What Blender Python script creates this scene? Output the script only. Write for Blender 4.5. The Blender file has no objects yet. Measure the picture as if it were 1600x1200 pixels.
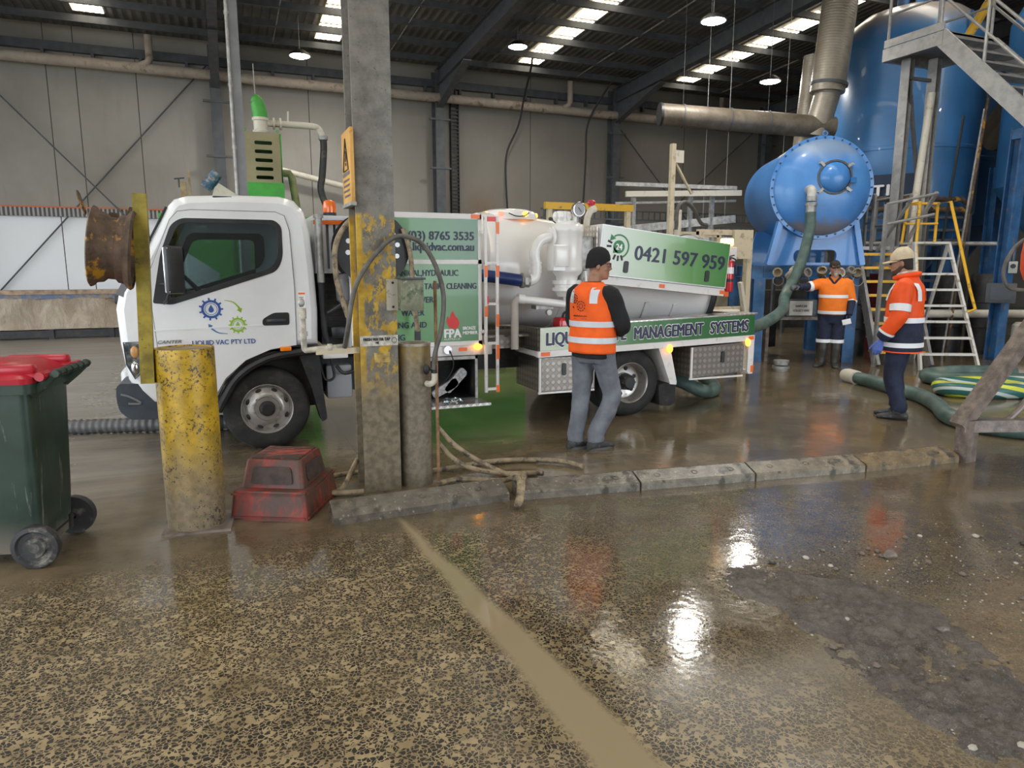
import bpy, bmesh, math, random
from mathutils import Vector, Matrix, noise

random.seed(7)
SC = bpy.context.scene
COL = SC.collection
PI = math.pi
R = math.radians

# ---------------------------------------------------------------- camera
cam_data = bpy.data.cameras.new('camera')
cam = bpy.data.objects.new('camera', cam_data)
COL.objects.link(cam)
cam.location = (0, 0, 1.65)
cam.rotation_euler = (R(90) - math.atan(185 / 1100), 0, R(-22.2))
cam_data.sensor_fit = 'HORIZONTAL'
cam_data.sensor_width = 36.0
cam_data.lens = 36.0 * 1100 / 1600
cam_data.clip_start = 0.05
cam_data.clip_end = 300
SC.camera = cam

# ---------------------------------------------------------------- world, exposure
SC.view_settings.view_transform = 'Standard'
SC.view_settings.look = 'None'
SC.view_settings.gamma = 1
SC.view_settings.exposure = 1.02
SC.view_settings.use_curve_mapping = False
W = bpy.data.worlds.new('sky')
SC.world = W
W.use_nodes = True
bg = W.node_tree.nodes['Background']
bg.inputs[0].default_value = (0.86, 0.93, 1.0, 1)
bg.inputs[1].default_value = 3.0


# ---------------------------------------------------------------- materials
class NT:
    """small helper around one material's node tree"""
    def __init__(self, name):
        self.m = bpy.data.materials.new(name)
        self.m.use_nodes = True
        self.t = self.m.node_tree
        self.b = self.t.nodes['Principled BSDF']
        self.co = self.t.nodes.new('ShaderNodeTexCoord').outputs['Object']

    def new(self, typ, **kw):
        n = self.t.nodes.new(typ)
        for k, v in kw.items():
            setattr(n, k, v)
        return n

    def put(self, sock, v):
        if hasattr(v, 'is_output') or hasattr(v, 'links'):
            self.t.links.new(v, sock)
        elif isinstance(v, tuple) and len(v) == 3 and sock.type == 'RGBA':
            sock.default_value = (*v, 1)
        else:
            sock.default_value = v

    def noise(self, scale, detail=4, rough=0.55, vec=None, out='Fac', dist=0.0):
        n = self.new('ShaderNodeTexNoise')
        self.put(n.inputs['Vector'], vec or self.co)
        n.inputs['Scale'].default_value = scale
        n.inputs['Detail'].default_value = detail
        n.inputs['Roughness'].default_value = rough
        n.inputs['Distortion'].default_value = dist
        return n.outputs[out]

    def scaled(self, s, vec=None):
        n = self.new('ShaderNodeMapping')
        self.put(n.inputs[0], vec or self.co)
        n.inputs['Scale'].default_value = s
        return n.outputs[0]

    def voro(self, scale, feature='F1', vec=None, out='Distance', rnd=1.0):
        n = self.new('ShaderNodeTexVoronoi', feature=feature)
        self.put(n.inputs['Vector'], vec or self.co)
        n.inputs['Scale'].default_value = scale
        n.inputs['Randomness'].default_value = rnd
        return n.outputs[out]

    def ramp(self, fac, lo, hi, a=0.0, b=1.0, smooth=True):
        n = self.new('ShaderNodeMapRange', interpolation_type='SMOOTHSTEP' if smooth else 'LINEAR')
        self.put(n.inputs['Value'], fac)
        self.put(n.inputs['From Min'], lo)
        self.put(n.inputs['From Max'], hi)
        self.put(n.inputs['To Min'], a)
        self.put(n.inputs['To Max'], b)
        return n.outputs[0]

    def math(self, op, a, b=0.0, c=0.0):
        n = self.new('ShaderNodeMath', operation=op)
        self.put(n.inputs[0], a)
        self.put(n.inputs[1], b)
        self.put(n.inputs[2], c)
        return n.outputs[0]

    def mix(self, fac, a, b):
        n = self.new('ShaderNodeMix', data_type='RGBA')
        self.put(n.inputs['Factor'], fac)
        self.put(n.inputs[6], a)
        self.put(n.inputs[7], b)
        return n.outputs[2]

    def mixf(self, fac, a, b):
        n = self.new('ShaderNodeMix', data_type='FLOAT')
        self.put(n.inputs['Factor'], fac)
        self.put(n.inputs[2], a)
        self.put(n.inputs[3], b)
        return n.outputs[0]

    def xyz(self):
        n = self.new('ShaderNodeSeparateXYZ')
        self.put(n.inputs[0], self.co)
        return n.outputs

    def bump(self, height, strength=0.3, dist=0.01, prev=None):
        n = self.new('ShaderNodeBump')
        self.put(n.inputs['Height'], height)
        n.inputs['Strength'].default_value = strength
        n.inputs['Distance'].default_value = dist
        if prev is not None:
            self.put(n.inputs['Normal'], prev)
        return n.outputs[0]

    def set(self, **kw):
        names = dict(col='Base Color', rough='Roughness', metal='Metallic', nrm='Normal', spec='Specular IOR Level',
                     coat='Coat Weight', trans='Transmission Weight', ior='IOR', emit='Emission Color',
                     power='Emission Strength', alpha='Alpha', sheen='Sheen Weight')
        for k, v in kw.items():
            self.put(self.b.inputs[names[k]], v)
        return self.m


def mk(name, col, rough=0.5, metal=0.0, vary=None, wear=(), bump=None, coat=0.0, spec=0.5):
    """plain painted / metal / cloth surface: VARY (scale, amount) mottles the colour, WEAR adds patches (colour, scale, lo, hi[, rough])"""
    n = NT(name)
    c, r = col, rough
    if vary:
        f = n.noise(vary[0], 5)
        c = n.mix(n.ramp(f, 0.3, 0.7), tuple(max(0, x * (1 - vary[1])) for x in col), tuple(min(1, x * (1 + vary[1])) for x in col))
    for w in wear:
        vec = n.scaled(w[5]) if len(w) > 5 else None
        f = n.ramp(n.noise(w[1], 6, 0.65, vec=vec), w[2], w[3])
        c = n.mix(f, c, w[0])
        if len(w) > 4:
            r = n.mixf(f, r, w[4])
    kw = dict(col=c, rough=r, metal=metal, coat=coat, spec=spec)
    if bump:
        kw['nrm'] = n.bump(n.noise(bump[0], 4), bump[1])
    return n.set(**kw)


def emis(name, col, power):
    n = NT(name)
    return n.set(col=col, emit=(*col, 1), power=power, rough=0.4)


def checker_plate(name, col, rough=0.32):
    """aluminium tread plate: alternating raised lozenges, in the plane of the plate"""
    n = NT(name)
    x, y, z = n.xyz()
    u = n.math('ADD', x, y)
    a = n.math('ADD', u, z)
    b = n.math('SUBTRACT', u, z)
    k = 48.0
    sa = n.math('SINE', n.math('MULTIPLY', a, k))
    sb = n.math('SINE', n.math('MULTIPLY', b, k))
    p = n.math('MULTIPLY', sa, sb)
    h = n.ramp(p, 0.06, 0.24)
    c = n.mix(h, col, tuple(min(1, v * 1.5) for v in col))
    c = n.mix(n.ramp(n.noise(6, 5), 0.5, 0.75, 0, .35), c, (0.12, 0.10, 0.08))
    return n.set(col=c, metal=0.75, rough=rough, nrm=n.bump(h, 0.5, 0.004))


M = {}
M['white_paint'] = mk('white_paint', (0.78, 0.79, 0.80), 0.22, coat=0.4, vary=(3, .03), wear=[((0.50, 0.46, 0.40), 5, .62, .85, .5)])
M['white_tank'] = mk('white_tank_paint', (0.80, 0.79, 0.77), 0.2, coat=0.3, wear=[((0.55, 0.48, 0.42), 3, .6, .9, .4)])
M['white_trim'] = mk('white_trim', (0.78, 0.76, 0.74), 0.4, wear=[((0.45, 0.40, 0.35), 9, .55, .8, .6)])
M['black_plastic'] = mk('black_plastic', (0.02, 0.021, 0.023), 0.45, vary=(8, .3))
M['bumper_plastic'] = mk('bumper_plastic', (0.045, 0.055, 0.07), 0.5, vary=(8, .2), wear=[((0.16, 0.15, 0.14), 14, .6, .85, .8)])
M['black_metal'] = mk('black_metal', (0.015, 0.015, 0.016), 0.5, metal=0.0, vary=(6, .5), wear=[((0.08, 0.07, 0.055), 7, .5, .8, .8)])
M['rubber'] = mk('tyre_rubber', (0.018, 0.018, 0.019), 0.75, vary=(10, .3), wear=[((0.07, 0.062, 0.05), 7, .5, .8, .9)], bump=(60, .15))
M['chrome'] = mk('chrome', (0.7, 0.7, 0.71), 0.15, metal=1.0)
M['silver'] = mk('silver_wheel', (0.52, 0.50, 0.48), 0.38, metal=0.85, wear=[((0.16, 0.13, 0.10), 12, .5, .78, .7)])
M['steel'] = mk('galvanised_steel', (0.36, 0.355, 0.34), 0.5, metal=0.55, vary=(14, .25), wear=[((0.26, 0.21, 0.15), 8, .55, .8, .8)], bump=(40, .1))
M['grey_steel'] = mk('grey_painted_steel', (0.075, 0.08, 0.088), 0.6, vary=(5, .2))
M['alu_slat'] = mk('bright_aluminium', (0.80, 0.82, 0.86), 0.3, metal=0.2)
M['orange_tape'] = mk('orange_reflective_tape', (0.9, 0.16, 0.01), 0.35)
M['red_tape'] = mk('red_reflective_tape', (0.75, 0.03, 0.03), 0.35)
M['tread_plate'] = checker_plate('tread_plate', (0.20, 0.18, 0.16))
M['bright_tread'] = checker_plate('bright_tread_plate', (0.5, 0.49, 0.47), 0.25)
M['navy_ink'] = mk('navy_lettering', (0.008, 0.012, 0.05), 0.4)
M['white_ink'] = mk('white_lettering', (0.85, 0.85, 0.85), 0.4)
M['blue_ink'] = mk('blue_lettering', (0.03, 0.09, 0.30), 0.4)
M['lime_ink'] = mk('lime_lettering', (0.28, 0.47, 0.04), 0.4)
M['teal_ink'] = mk('steel_blue_ink', (0.05, 0.18, 0.33), 0.4)
M['green_ink'] = mk('green_lettering', (0.01, 0.19, 0.05), 0.4)
M['red_ink'] = mk('red_lettering', (0.70, 0.02, 0.02), 0.4)
M['grey_ink'] = mk('grey_lettering', (0.16, 0.16, 0.17), 0.4)
M['black_ink'] = mk('black_lettering', (0.01, 0.01, 0.01), 0.5)
M['amber'] = mk('amber_lens', (0.95, 0.25, 0.01), 0.2, coat=.6)
M['orange_plastic'] = mk('orange_plastic', (0.85, 0.16, 0.01), 0.25, coat=.5)
M['amber_lit'] = emis('amber_lamp_lit', (1.0, 0.36, 0.03), 2.6)
M['amber_glow'] = emis('amber_beacon_lit', (1.0, 0.42, 0.05), 9.0)
M['red_lit'] = emis('red_lamp_lit', (1.0, 0.10, 0.06), 2.0)
M['cream_paint'] = mk('cream_painted_steel', (0.55, 0.47, 0.33), 0.5, wear=[((0.25, 0.19, 0.12), 9, .5, .75, .8)])
M['cream_pipe'] = mk('cream_pipe_plastic', (0.60, 0.56, 0.47), 0.45, wear=[((0.28, 0.22, 0.16), 6, .52, .75, .8)])
M['brown_pipe'] = mk('dusty_beige_pipe', (0.37, 0.31, 0.255), 0.65, vary=(4, .15), wear=[((0.16, 0.115, 0.08), 4, .5, .72, .85)])
M['yellow_paint'] = mk('yellow_safety_paint', (0.62, 0.36, 0.02), 0.45, wear=[((0.16, 0.13, 0.09), 11, .58, .68, .7)])
M['bright_yellow'] = mk('bright_yellow_paint', (0.78, 0.43, 0.02), 0.45, wear=[((0.22, 0.16, 0.08), 12, .55, .72, .7)])
M['duct'] = None
M['red_plastic'] = mk('red_plastic', (0.42, 0.015, 0.03), 0.3, vary=(5, .15))
M['red_paint'] = mk('red_enamel', (0.55, 0.01, 0.02), 0.25, coat=.5)
M['green_paint'] = mk('green_painted_steel', (0.055, 0.33, 0.045), 0.45, vary=(4, .12), wear=[((0.14, 0.13, 0.09), 6, .62, .8, .7)])
M['hose_tan'] = mk('muddy_hose', (0.27, 0.21, 0.13), 0.55, vary=(18, .35), wear=[((0.055, 0.045, 0.035), 14, .5, .65, .5)])
M['hose_grey'] = mk('grey_hose_rubber', (0.10, 0.095, 0.08), 0.5, vary=(12, .35))
M['hose_green'] = mk('green_suction_hose', (0.075, 0.125, 0.11), 0.45, vary=(6, .3), wear=[((0.20, 0.17, 0.12), 6, .55, .75, .6)])
M['hose_black'] = mk('black_hose_rubber', (0.02, 0.02, 0.02), 0.5, wear=[((0.13, 0.10, 0.07), 6, .5, .75, .7)])
M['cable'] = mk('black_cable', (0.012, 0.012, 0.012), 0.5)
M['rust'] = mk('rusty_steel', (0.095, 0.06, 0.038), 0.8, vary=(9, .45), wear=[((0.055, 0.04, 0.03), 12, .5, .7, .9), ((0.45, 0.22, 0.015), 4.2, .55, .62, .6)], bump=(35, .5))
M['mud_steel'] = mk('mud_caked_steel', (0.16, 0.125, 0.105), 0.3, vary=(12, .4), wear=[((0.40, 0.37, 0.34), 40, .63, .72, .2)], bump=(70, .35))
M['timber'] = mk('weathered_timber', (0.33, 0.24, 0.14), 0.8, vary=(8, .3))
M['concrete_lump'] = mk('wet_grey_block', (0.13, 0.12, 0.10), 0.3, vary=(9, .4), bump=(70, .4))


def glass(name, tint=(0.9, 0.95, 0.95), alpha=0.25, rough=0.02):
    n = NT(name)
    tr = n.new('ShaderNodeBsdfTransparent')
    tr.inputs[0].default_value = (*tint, 1)
    gl = n.new('ShaderNodeBsdfGlossy')
    gl.inputs['Roughness'].default_value = rough
    gl.inputs['Color'].default_value = (0.9, 0.95, 1, 1)
    fr = n.new('ShaderNodeFresnel')
    fr.inputs[0].default_value = 1.5
    mx = n.new('ShaderNodeMixShader')
    n.put(mx.inputs[0], n.math('ADD', fr.outputs[0], alpha * .2))
    n.t.links.new(tr.outputs[0], mx.inputs[1])
    n.t.links.new(gl.outputs[0], mx.inputs[2])
    n.t.links.new(mx.outputs[0], n.t.nodes['Material Output'].inputs[0])
    return n.m


M['cab_glass'] = glass('cab_window_glass', (0.62, 0.70, 0.70), 0.2)
M['clear_glass'] = glass('clear_glass', (0.9, 0.93, 0.93), 0.3)


# ---------------------------------------------------------------- geometry helpers
def V(*a):
    return Vector(a)


def catmull(pts, sub=6, closed=False):
    p = [Vector(q) for q in pts]
    n = len(p)
    if n < 3:
        return p
    out = []
    rng = range(n if closed else n - 1)
    for i in rng:
        p1, p2 = p[i], p[(i + 1) % n]
        p0 = p[(i - 1) % n] if (closed or i > 0) else p1 * 2 - p2
        p3 = p[(i + 2) % n] if (closed or i + 2 < n) else p2 * 2 - p1
        for k in range(sub):
            t = k / sub
            out.append(0.5 * ((2 * p1) + (p2 - p0) * t + (2 * p0 - 5 * p1 + 4 * p2 - p3) * t * t + (3 * p1 - p0 - 3 * p2 + p3) * t ** 3))
    if not closed:
        out.append(p[-1])
    return out


def frame_from(z, hint=None):
    z = z.normalized()
    h = hint or (V(0, 0, 1) if abs(z.z) < 0.95 else V(0, 1, 0))
    x = h.cross(z)
    if x.length < 1e-6:
        x = V(1, 0, 0).cross(z)
    x.normalize()
    y = z.cross(x)
    return x, y, z


ROOT = {}    # object name -> inverse matrix of the thing it belongs to


def tag(o, label=None, cat=None, group=None, kind=None):
    for k, v in (('label', label), ('category', cat), ('group', group), ('kind', kind)):
        if v:
            o[k] = v
    return o


def thing(name, label, cat, loc=(0, 0, 0), rz=0.0, group=None):
    o = bpy.data.objects.new(name, None)
    COL.objects.link(o)
    o.empty_display_size = 0.1
    o.location = loc
    o.rotation_euler = (0, 0, rz)
    ROOT[o.name] = (Matrix.Translation(Vector(loc)) @ Matrix.Rotation(rz, 4, 'Z')).inverted()
    return tag(o, label, cat, group)


def copy_tree(o, parent=None):
    c = o.copy()
    COL.objects.link(c)
    c.parent = parent
    for ch in list(o.children):
        copy_tree(ch, c)
    return c


class MB:
    """collects shapes in world coordinates; build() links them as one mesh object"""
    def __init__(self):
        self.bm = bmesh.new()
        self.mi = 0

    def face(self, vs):
        try:
            f = self.bm.faces.new(vs)
            f.material_index = self.mi
            return f
        except ValueError:
            return None

    def box(self, a, b, bev=0.0, seg=2):
        (x0, y0, z0), (x1, y1, z1) = a, b
        v = [self.bm.verts.new(p) for p in ((x0, y0, z0), (x1, y0, z0), (x1, y1, z0), (x0, y1, z0), (x0, y0, z1), (x1, y0, z1), (x1, y1, z1), (x0, y1, z1))]
        fs = [self.face([v[i] for i in f]) for f in ((0, 3, 2, 1), (4, 5, 6, 7), (0, 1, 5, 4), (1, 2, 6, 5), (2, 3, 7, 6), (3, 0, 4, 7))]
        if bev:
            self.bevel(fs, bev, seg)
        return self

    def bevel(self, fs, bev, seg=2):
        es = list({e for f in fs if f for e in f.edges})
        r = bmesh.ops.bevel(self.bm, geom=es, offset=bev, segments=seg, affect='EDGES', profile=0.5)
        for f in r['faces']:
            f.material_index = self.mi

    def obox(self, c, size, rot=None, bev=0.0):
        c = Vector(c)
        rot = rot or Matrix.Identity(3)
        s = [x / 2 for x in size]
        v = [self.bm.verts.new(c + rot @ V(*p)) for p in ((-s[0], -s[1], -s[2]), (s[0], -s[1], -s[2]), (s[0], s[1], -s[2]), (-s[0], s[1], -s[2]), (-s[0], -s[1], s[2]), (s[0], -s[1], s[2]), (s[0], s[1], s[2]), (-s[0], s[1], s[2]))]
        fs = [self.face([v[i] for i in f]) for f in ((0, 3, 2, 1), (4, 5, 6, 7), (0, 1, 5, 4), (1, 2, 6, 5), (2, 3, 7, 6), (3, 0, 4, 7))]
        if bev:
            self.bevel(fs, bev)
        return self

    def beam(self, p, q, w, h, hint=None, bev=0.0):
        """rectangular bar from p to q, w across and h along the hint direction"""
        p, q = Vector(p), Vector(q)
        x, y, z = frame_from(q - p, Vector(hint) if hint else None)
        rot = Matrix((x, y, z)).transposed()
        return self.obox((p + q) / 2, (w, h, (q - p).length), rot, bev)

    def ibeam(self, p, q, w, h, t=0.012, hint=None):
        """H section: flanges at +-h/2 along the hint direction, each w wide"""
        p, q = Vector(p), Vector(q)
        x, y, z = frame_from(q - p, Vector(hint) if hint else None)
        rot = Matrix((x, y, z)).transposed()
        L = (q - p).length
        c = (p + q) / 2
        self.obox(c + y * (h / 2 - t / 2), (w, t, L), rot)
        self.obox(c - y * (h / 2 - t / 2), (w, t, L), rot)
        return self.obox(c, (t, h - 2 * t, L), rot)

    def tube(self, pts, r, n=10, sub=0, closed=False, caps=True):
        """round tube along pts; r one radius or one per given point"""
        p = [Vector(q) for q in pts]
        rs = list(r) if isinstance(r, (list, tuple)) else None
        if sub:
            if rs:
                rr = catmull([V(a, 0, 0) for a in rs], sub, closed)
                rs = [max(a.x, 1e-4) for a in rr]
            p = catmull(p, sub, closed)
        m = len(p)
        rs = rs or [r] * m
        rings = []
        x = None
        for i in range(m):
            a = p[(i + 1) % m] if (closed or i + 1 < m) else p[i]
            b = p[(i - 1) % m] if (closed or i > 0) else p[i]
            t = (a - b)
            if t.length < 1e-9:
                t = V(0, 0, 1)
            t.normalize()
            if x is None:
                x, y, _ = frame_from(t)
            else:
                x = (x - t * x.dot(t))
                if x.length < 1e-6:
                    x, y, _ = frame_from(t)
                x.normalize()
                y = t.cross(x)
            rings.append([self.bm.verts.new(p[i] + (x * math.cos(2 * PI * k / n) + y * math.sin(2 * PI * k / n)) * rs[i]) for k in range(n)])
        for i in range(m if closed else m - 1):
            a, b = rings[i], rings[(i + 1) % m]
            for k in range(n):
                self.face([a[k], a[(k + 1) % n], b[(k + 1) % n], b[k]])
        if caps and not closed:
            self.face(rings[0][::-1])
            self.face(rings[-1])
        return self

    def cyl(self, p, q, r, r2=None, n=24):
        return self.tube([p, q], [r, r if r2 is None else r2], n)

    def lathe(self, prof, origin=(0, 0, 0), axis=(0, 0, 1), n=32, closed=False):
        """profile of (radius, height along axis)"""
        o = Vector(origin)
        x, y, z = frame_from(Vector(axis))
        rings = []
        for r, h in prof:
            if r < 1e-6:
                rings.append([self.bm.verts.new(o + z * h)])
            else:
                rings.append([self.bm.verts.new(o + z * h + (x * math.cos(2 * PI * k / n) + y * math.sin(2 * PI * k / n)) * r) for k in range(n)])
        prs = list(zip(rings, rings[1:]))
        if closed:
            prs.append((rings[-1], rings[0]))
        for a, b in prs:
            for k in range(n):
                k2 = (k + 1) % n
                if len(a) == 1 and len(b) == 1:
                    break
                if len(a) == 1:
                    self.face([a[0], b[k2], b[k]])
                elif len(b) == 1:
                    self.face([a[k], a[k2], b[0]])
                else:
                    self.face([a[k], a[k2], b[k2], b[k]])
        return self

    def ball(self, c, r, n=16, m=10, rot=None):
        c = Vector(c)
        r = (r, r, r) if not isinstance(r, (tuple, list)) else r
        rot = rot or Matrix.Identity(3)
        rings = []
        for i in range(m + 1):
            a = -PI / 2 + PI * i / m
            if i in (0, m):
                rings.append([self.bm.verts.new(c + rot @ V(0, 0, r[2] * math.sin(a)))])
            else:
                rings.append([self.bm.verts.new(c + rot @ V(r[0] * math.cos(a) * math.cos(2 * PI * k / n), r[1] * math.cos(a) * math.sin(2 * PI * k / n), r[2] * math.sin(a))) for k in range(n)])
        for a, b in zip(rings, rings[1:]):
            for k in range(n):
                k2 = (k + 1) % n
                if len(a) == 1:
                    self.face([a[0], b[k2], b[k]])
                elif len(b) == 1:
                    self.face([a[k], a[k2], b[0]])
                else:
                    self.face([a[k], a[k2], b[k2], b[k]])
        return self

    def loft(self, rings, n=24, caps=True):
        """rings: (centre, x axis, y axis, rx, ry); bridged in order"""
        rs = []
        for c, ax, ay, rx, ry in rings:
            c, ax, ay = Vector(c), Vector(ax), Vector(ay)
            rs.append([self.bm.verts.new(c + ax * (rx * math.cos(2 * PI * k / n)) + ay * (ry * math.sin(2 * PI * k / n))) for k in range(n)])
        for a, b in zip(rs, rs[1:]):
            for k in range(n):
                self.face([a[k], a[(k + 1) % n], b[(k + 1) % n], b[k]])
        if caps:
            self.face(rs[0][::-1])
            self.face(rs[-1])
        return self

    def sheet(self, outer, holes=(), o=(0, 0, 0), u=(1, 0, 0), v=(0, 0, 1), th=0.01, w=None):
        """flat plate: 2-d outline with holes in the plane (o; u, v), th thick along w (default u x v reversed: away from a viewer)"""
        o, u, v = Vector(o), Vector(u), Vector(v)
        w = Vector(w) if w else -(u.cross(v))
        bm = self.bm
        loops = [[bm.verts.new(o + u * a + v * b) for a, b in l] for l in [outer, *holes]]
        es = []
        for l in loops:
            for i in range(len(l)):
                es.append(bm.edges.new((l[i], l[(i + 1) % len(l)])))
        if holes:
            r = bmesh.ops.triangle_fill(bm, edges=es, use_beauty=True, use_dissolve=False)
            fs = [f for f in r['geom'] if isinstance(f, bmesh.types.BMFace)]
        else:
            fs = [bm.faces.new(loops[0])]
        for f in fs:
            f.material_index = self.mi
        if th:
            r = bmesh.ops.extrude_face_region(bm, geom=fs)
            vs = [g for g in r['geom'] if isinstance(g, bmesh.types.BMVert)]
            for g in r['geom']:
                if isinstance(g, bmesh.types.BMFace):
                    g.material_index = self.mi
            bmesh.ops.translate(bm, vec=w * th, verts=vs)
            for l in loops:
                for x in l:
                    for f in x.link_faces:
                        f.material_index = self.mi
        return self

    def jitter(self, amt, freq, seed=0.0):
        for v in self.bm.verts:
            v.co += noise.noise_vector(v.co * freq + V(seed, seed, seed)) * amt
        return self

    def build(self, name, mat, parent=None, angle=35, loc=None, recalc=True):
        bm = self.bm
        if recalc:
            bmesh.ops.recalc_face_normals(bm, faces=bm.faces[:])
        inv = None
        if parent is not None:
            top = parent
            while top.parent is not None:
                top = top.parent
            inv = ROOT.get(top.name)
        if inv is not None:
            bmesh.ops.transform(bm, matrix=inv, verts=bm.verts[:])
        elif loc is not None:
            bmesh.ops.translate(bm, vec=-Vector(loc), verts=bm.verts[:])
        me = bpy.data.meshes.new(name)
        bm.to_mesh(me)
        bm.free()
        for m in (mat if isinstance(mat, (list, tuple)) else [mat]):
            me.materials.append(m)
        me.polygons.foreach_set('use_smooth', [True] * len(me.polygons))
        me.set_sharp_from_angle(angle=R(angle))
        o = bpy.data.objects.new(name, me)
        COL.objects.link(o)
        if parent is not None:
            o.parent = parent
        elif loc is not None:
            o.location = loc
            ROOT[o.name] = Matrix.Translation(Vector(loc)).inverted()
        return o


def lettering(name, text, size, mat, parent, o, u=(1, 0, 0), v=(0, 0, 1), align='LEFT', sx=1.0, bold=0.0, th=0.003, shear=0.0, width=None, ring=False):
    """flat raised letters on a surface: size is the capitals' height, bold thickens the strokes by that share of the height; width sets the whole line's length"""
    cu = bpy.data.curves.new(name, 'FONT')
    cu.body = text
    cu.size = 1.0
    cu.align_x = align
    cu.shear = shear
    cu.resolution_u = 3
    ob = bpy.data.objects.new(name + '_src', cu)
    me = bpy.data.meshes.new_from_object(ob)
    bpy.data.objects.remove(ob)
    co = [(x.co.x, x.co.y) for x in me.vertices]
    fc = [tuple(f.vertices) for f in me.polygons]
    bpy.data.meshes.remove(me)
    bpy.data.curves.remove(cu)
    k = size / 0.729
    if width:
        sx = width / ((max(c[0] for c in co) - min(c[0] for c in co)) * k)
    o, u, v = Vector(o), Vector(u).normalized(), Vector(v).normalized()
    w = u.cross(v)
    b = bold * size
    if ring:
        sh = [(b * math.cos(a), b * math.sin(a)) for a in [2 * PI * q / 10 for q in range(10)]]
    elif bold:
        sh = [(-b, 0), (-b / 3, 0), (b / 3, 0), (b, 0), (0, b * .6), (0, -b * .6)]
    else:
        sh = [(0, 0)]
    mb = MB()
    bm = mb.bm
    for i, (da, db) in enumerate(sh):
        tt = th + i * 0.00004
        vs = [bm.verts.new(o + u * (x * k * sx + da) + v * (y * k + db) + w * tt) for x, y in co]
        for f in fc:
            mb.face([vs[q] for q in f])
    # side walls of the letters
    r = bmesh.ops.extrude_face_region(bm, geom=bm.faces[:])
    bmesh.ops.translate(bm, vec=-w * th, verts=[g for g in r['geom'] if isinstance(g, bmesh.types.BMVert)])
    return mb.build(name, mat, parent)


def circle2(cx, cy, r, n=20, r2=None, a0=0.0):
    return [(cx + r * math.cos(a0 + 2 * PI * k / n), cy + (r2 or r) * math.sin(a0 + 2 * PI * k / n)) for k in range(n)]


def round_poly(pts, rad=0.03, seg=4):
    """2-d polygon with rounded corners; a point may carry its own radius as a third value"""
    out = []
    n = len(pts)
    for i in range(n):
        p = V(*pts[i][:2])
        r = pts[i][2] if len(pts[i]) > 2 else rad
        a, b = V(*pts[i - 1][:2]), V(*pts[(i + 1) % n][:2])
        da, db = (a - p), (b - p)
        r = min(r, da.length * .45, db.length * .45)
        p0, p1 = p + da.normalized() * r, p + db.normalized() * r
        if r < 1e-5:
            out.append((p.x, p.y))
            continue
        for k in range(seg + 1):
            t = k / seg
            q = p0 * (1 - t) ** 2 + p * 2 * t * (1 - t) + p1 * t * t
            out.append((q.x, q.y))
    return out


def offset_poly(pts, d):
    """shrink a counter-clockwise 2-d polygon by d"""
    out = []
    n = len(pts)
    for i in range(n):
        p, a, b = V(*pts[i]), V(*pts[i - 1]), V(*pts[(i + 1) % n])
        e1, e2 = (p - a).normalized(), (b - p).normalized()
        nn = V(-e1.y, e1.x) + V(-e2.y, e2.x)
        nn.normalize()
        c = max(0.4, nn.dot(V(-e1.y, e1.x)))
        q = p + nn * (d / c)
        out.append((q.x, q.y))
    return out


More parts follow.
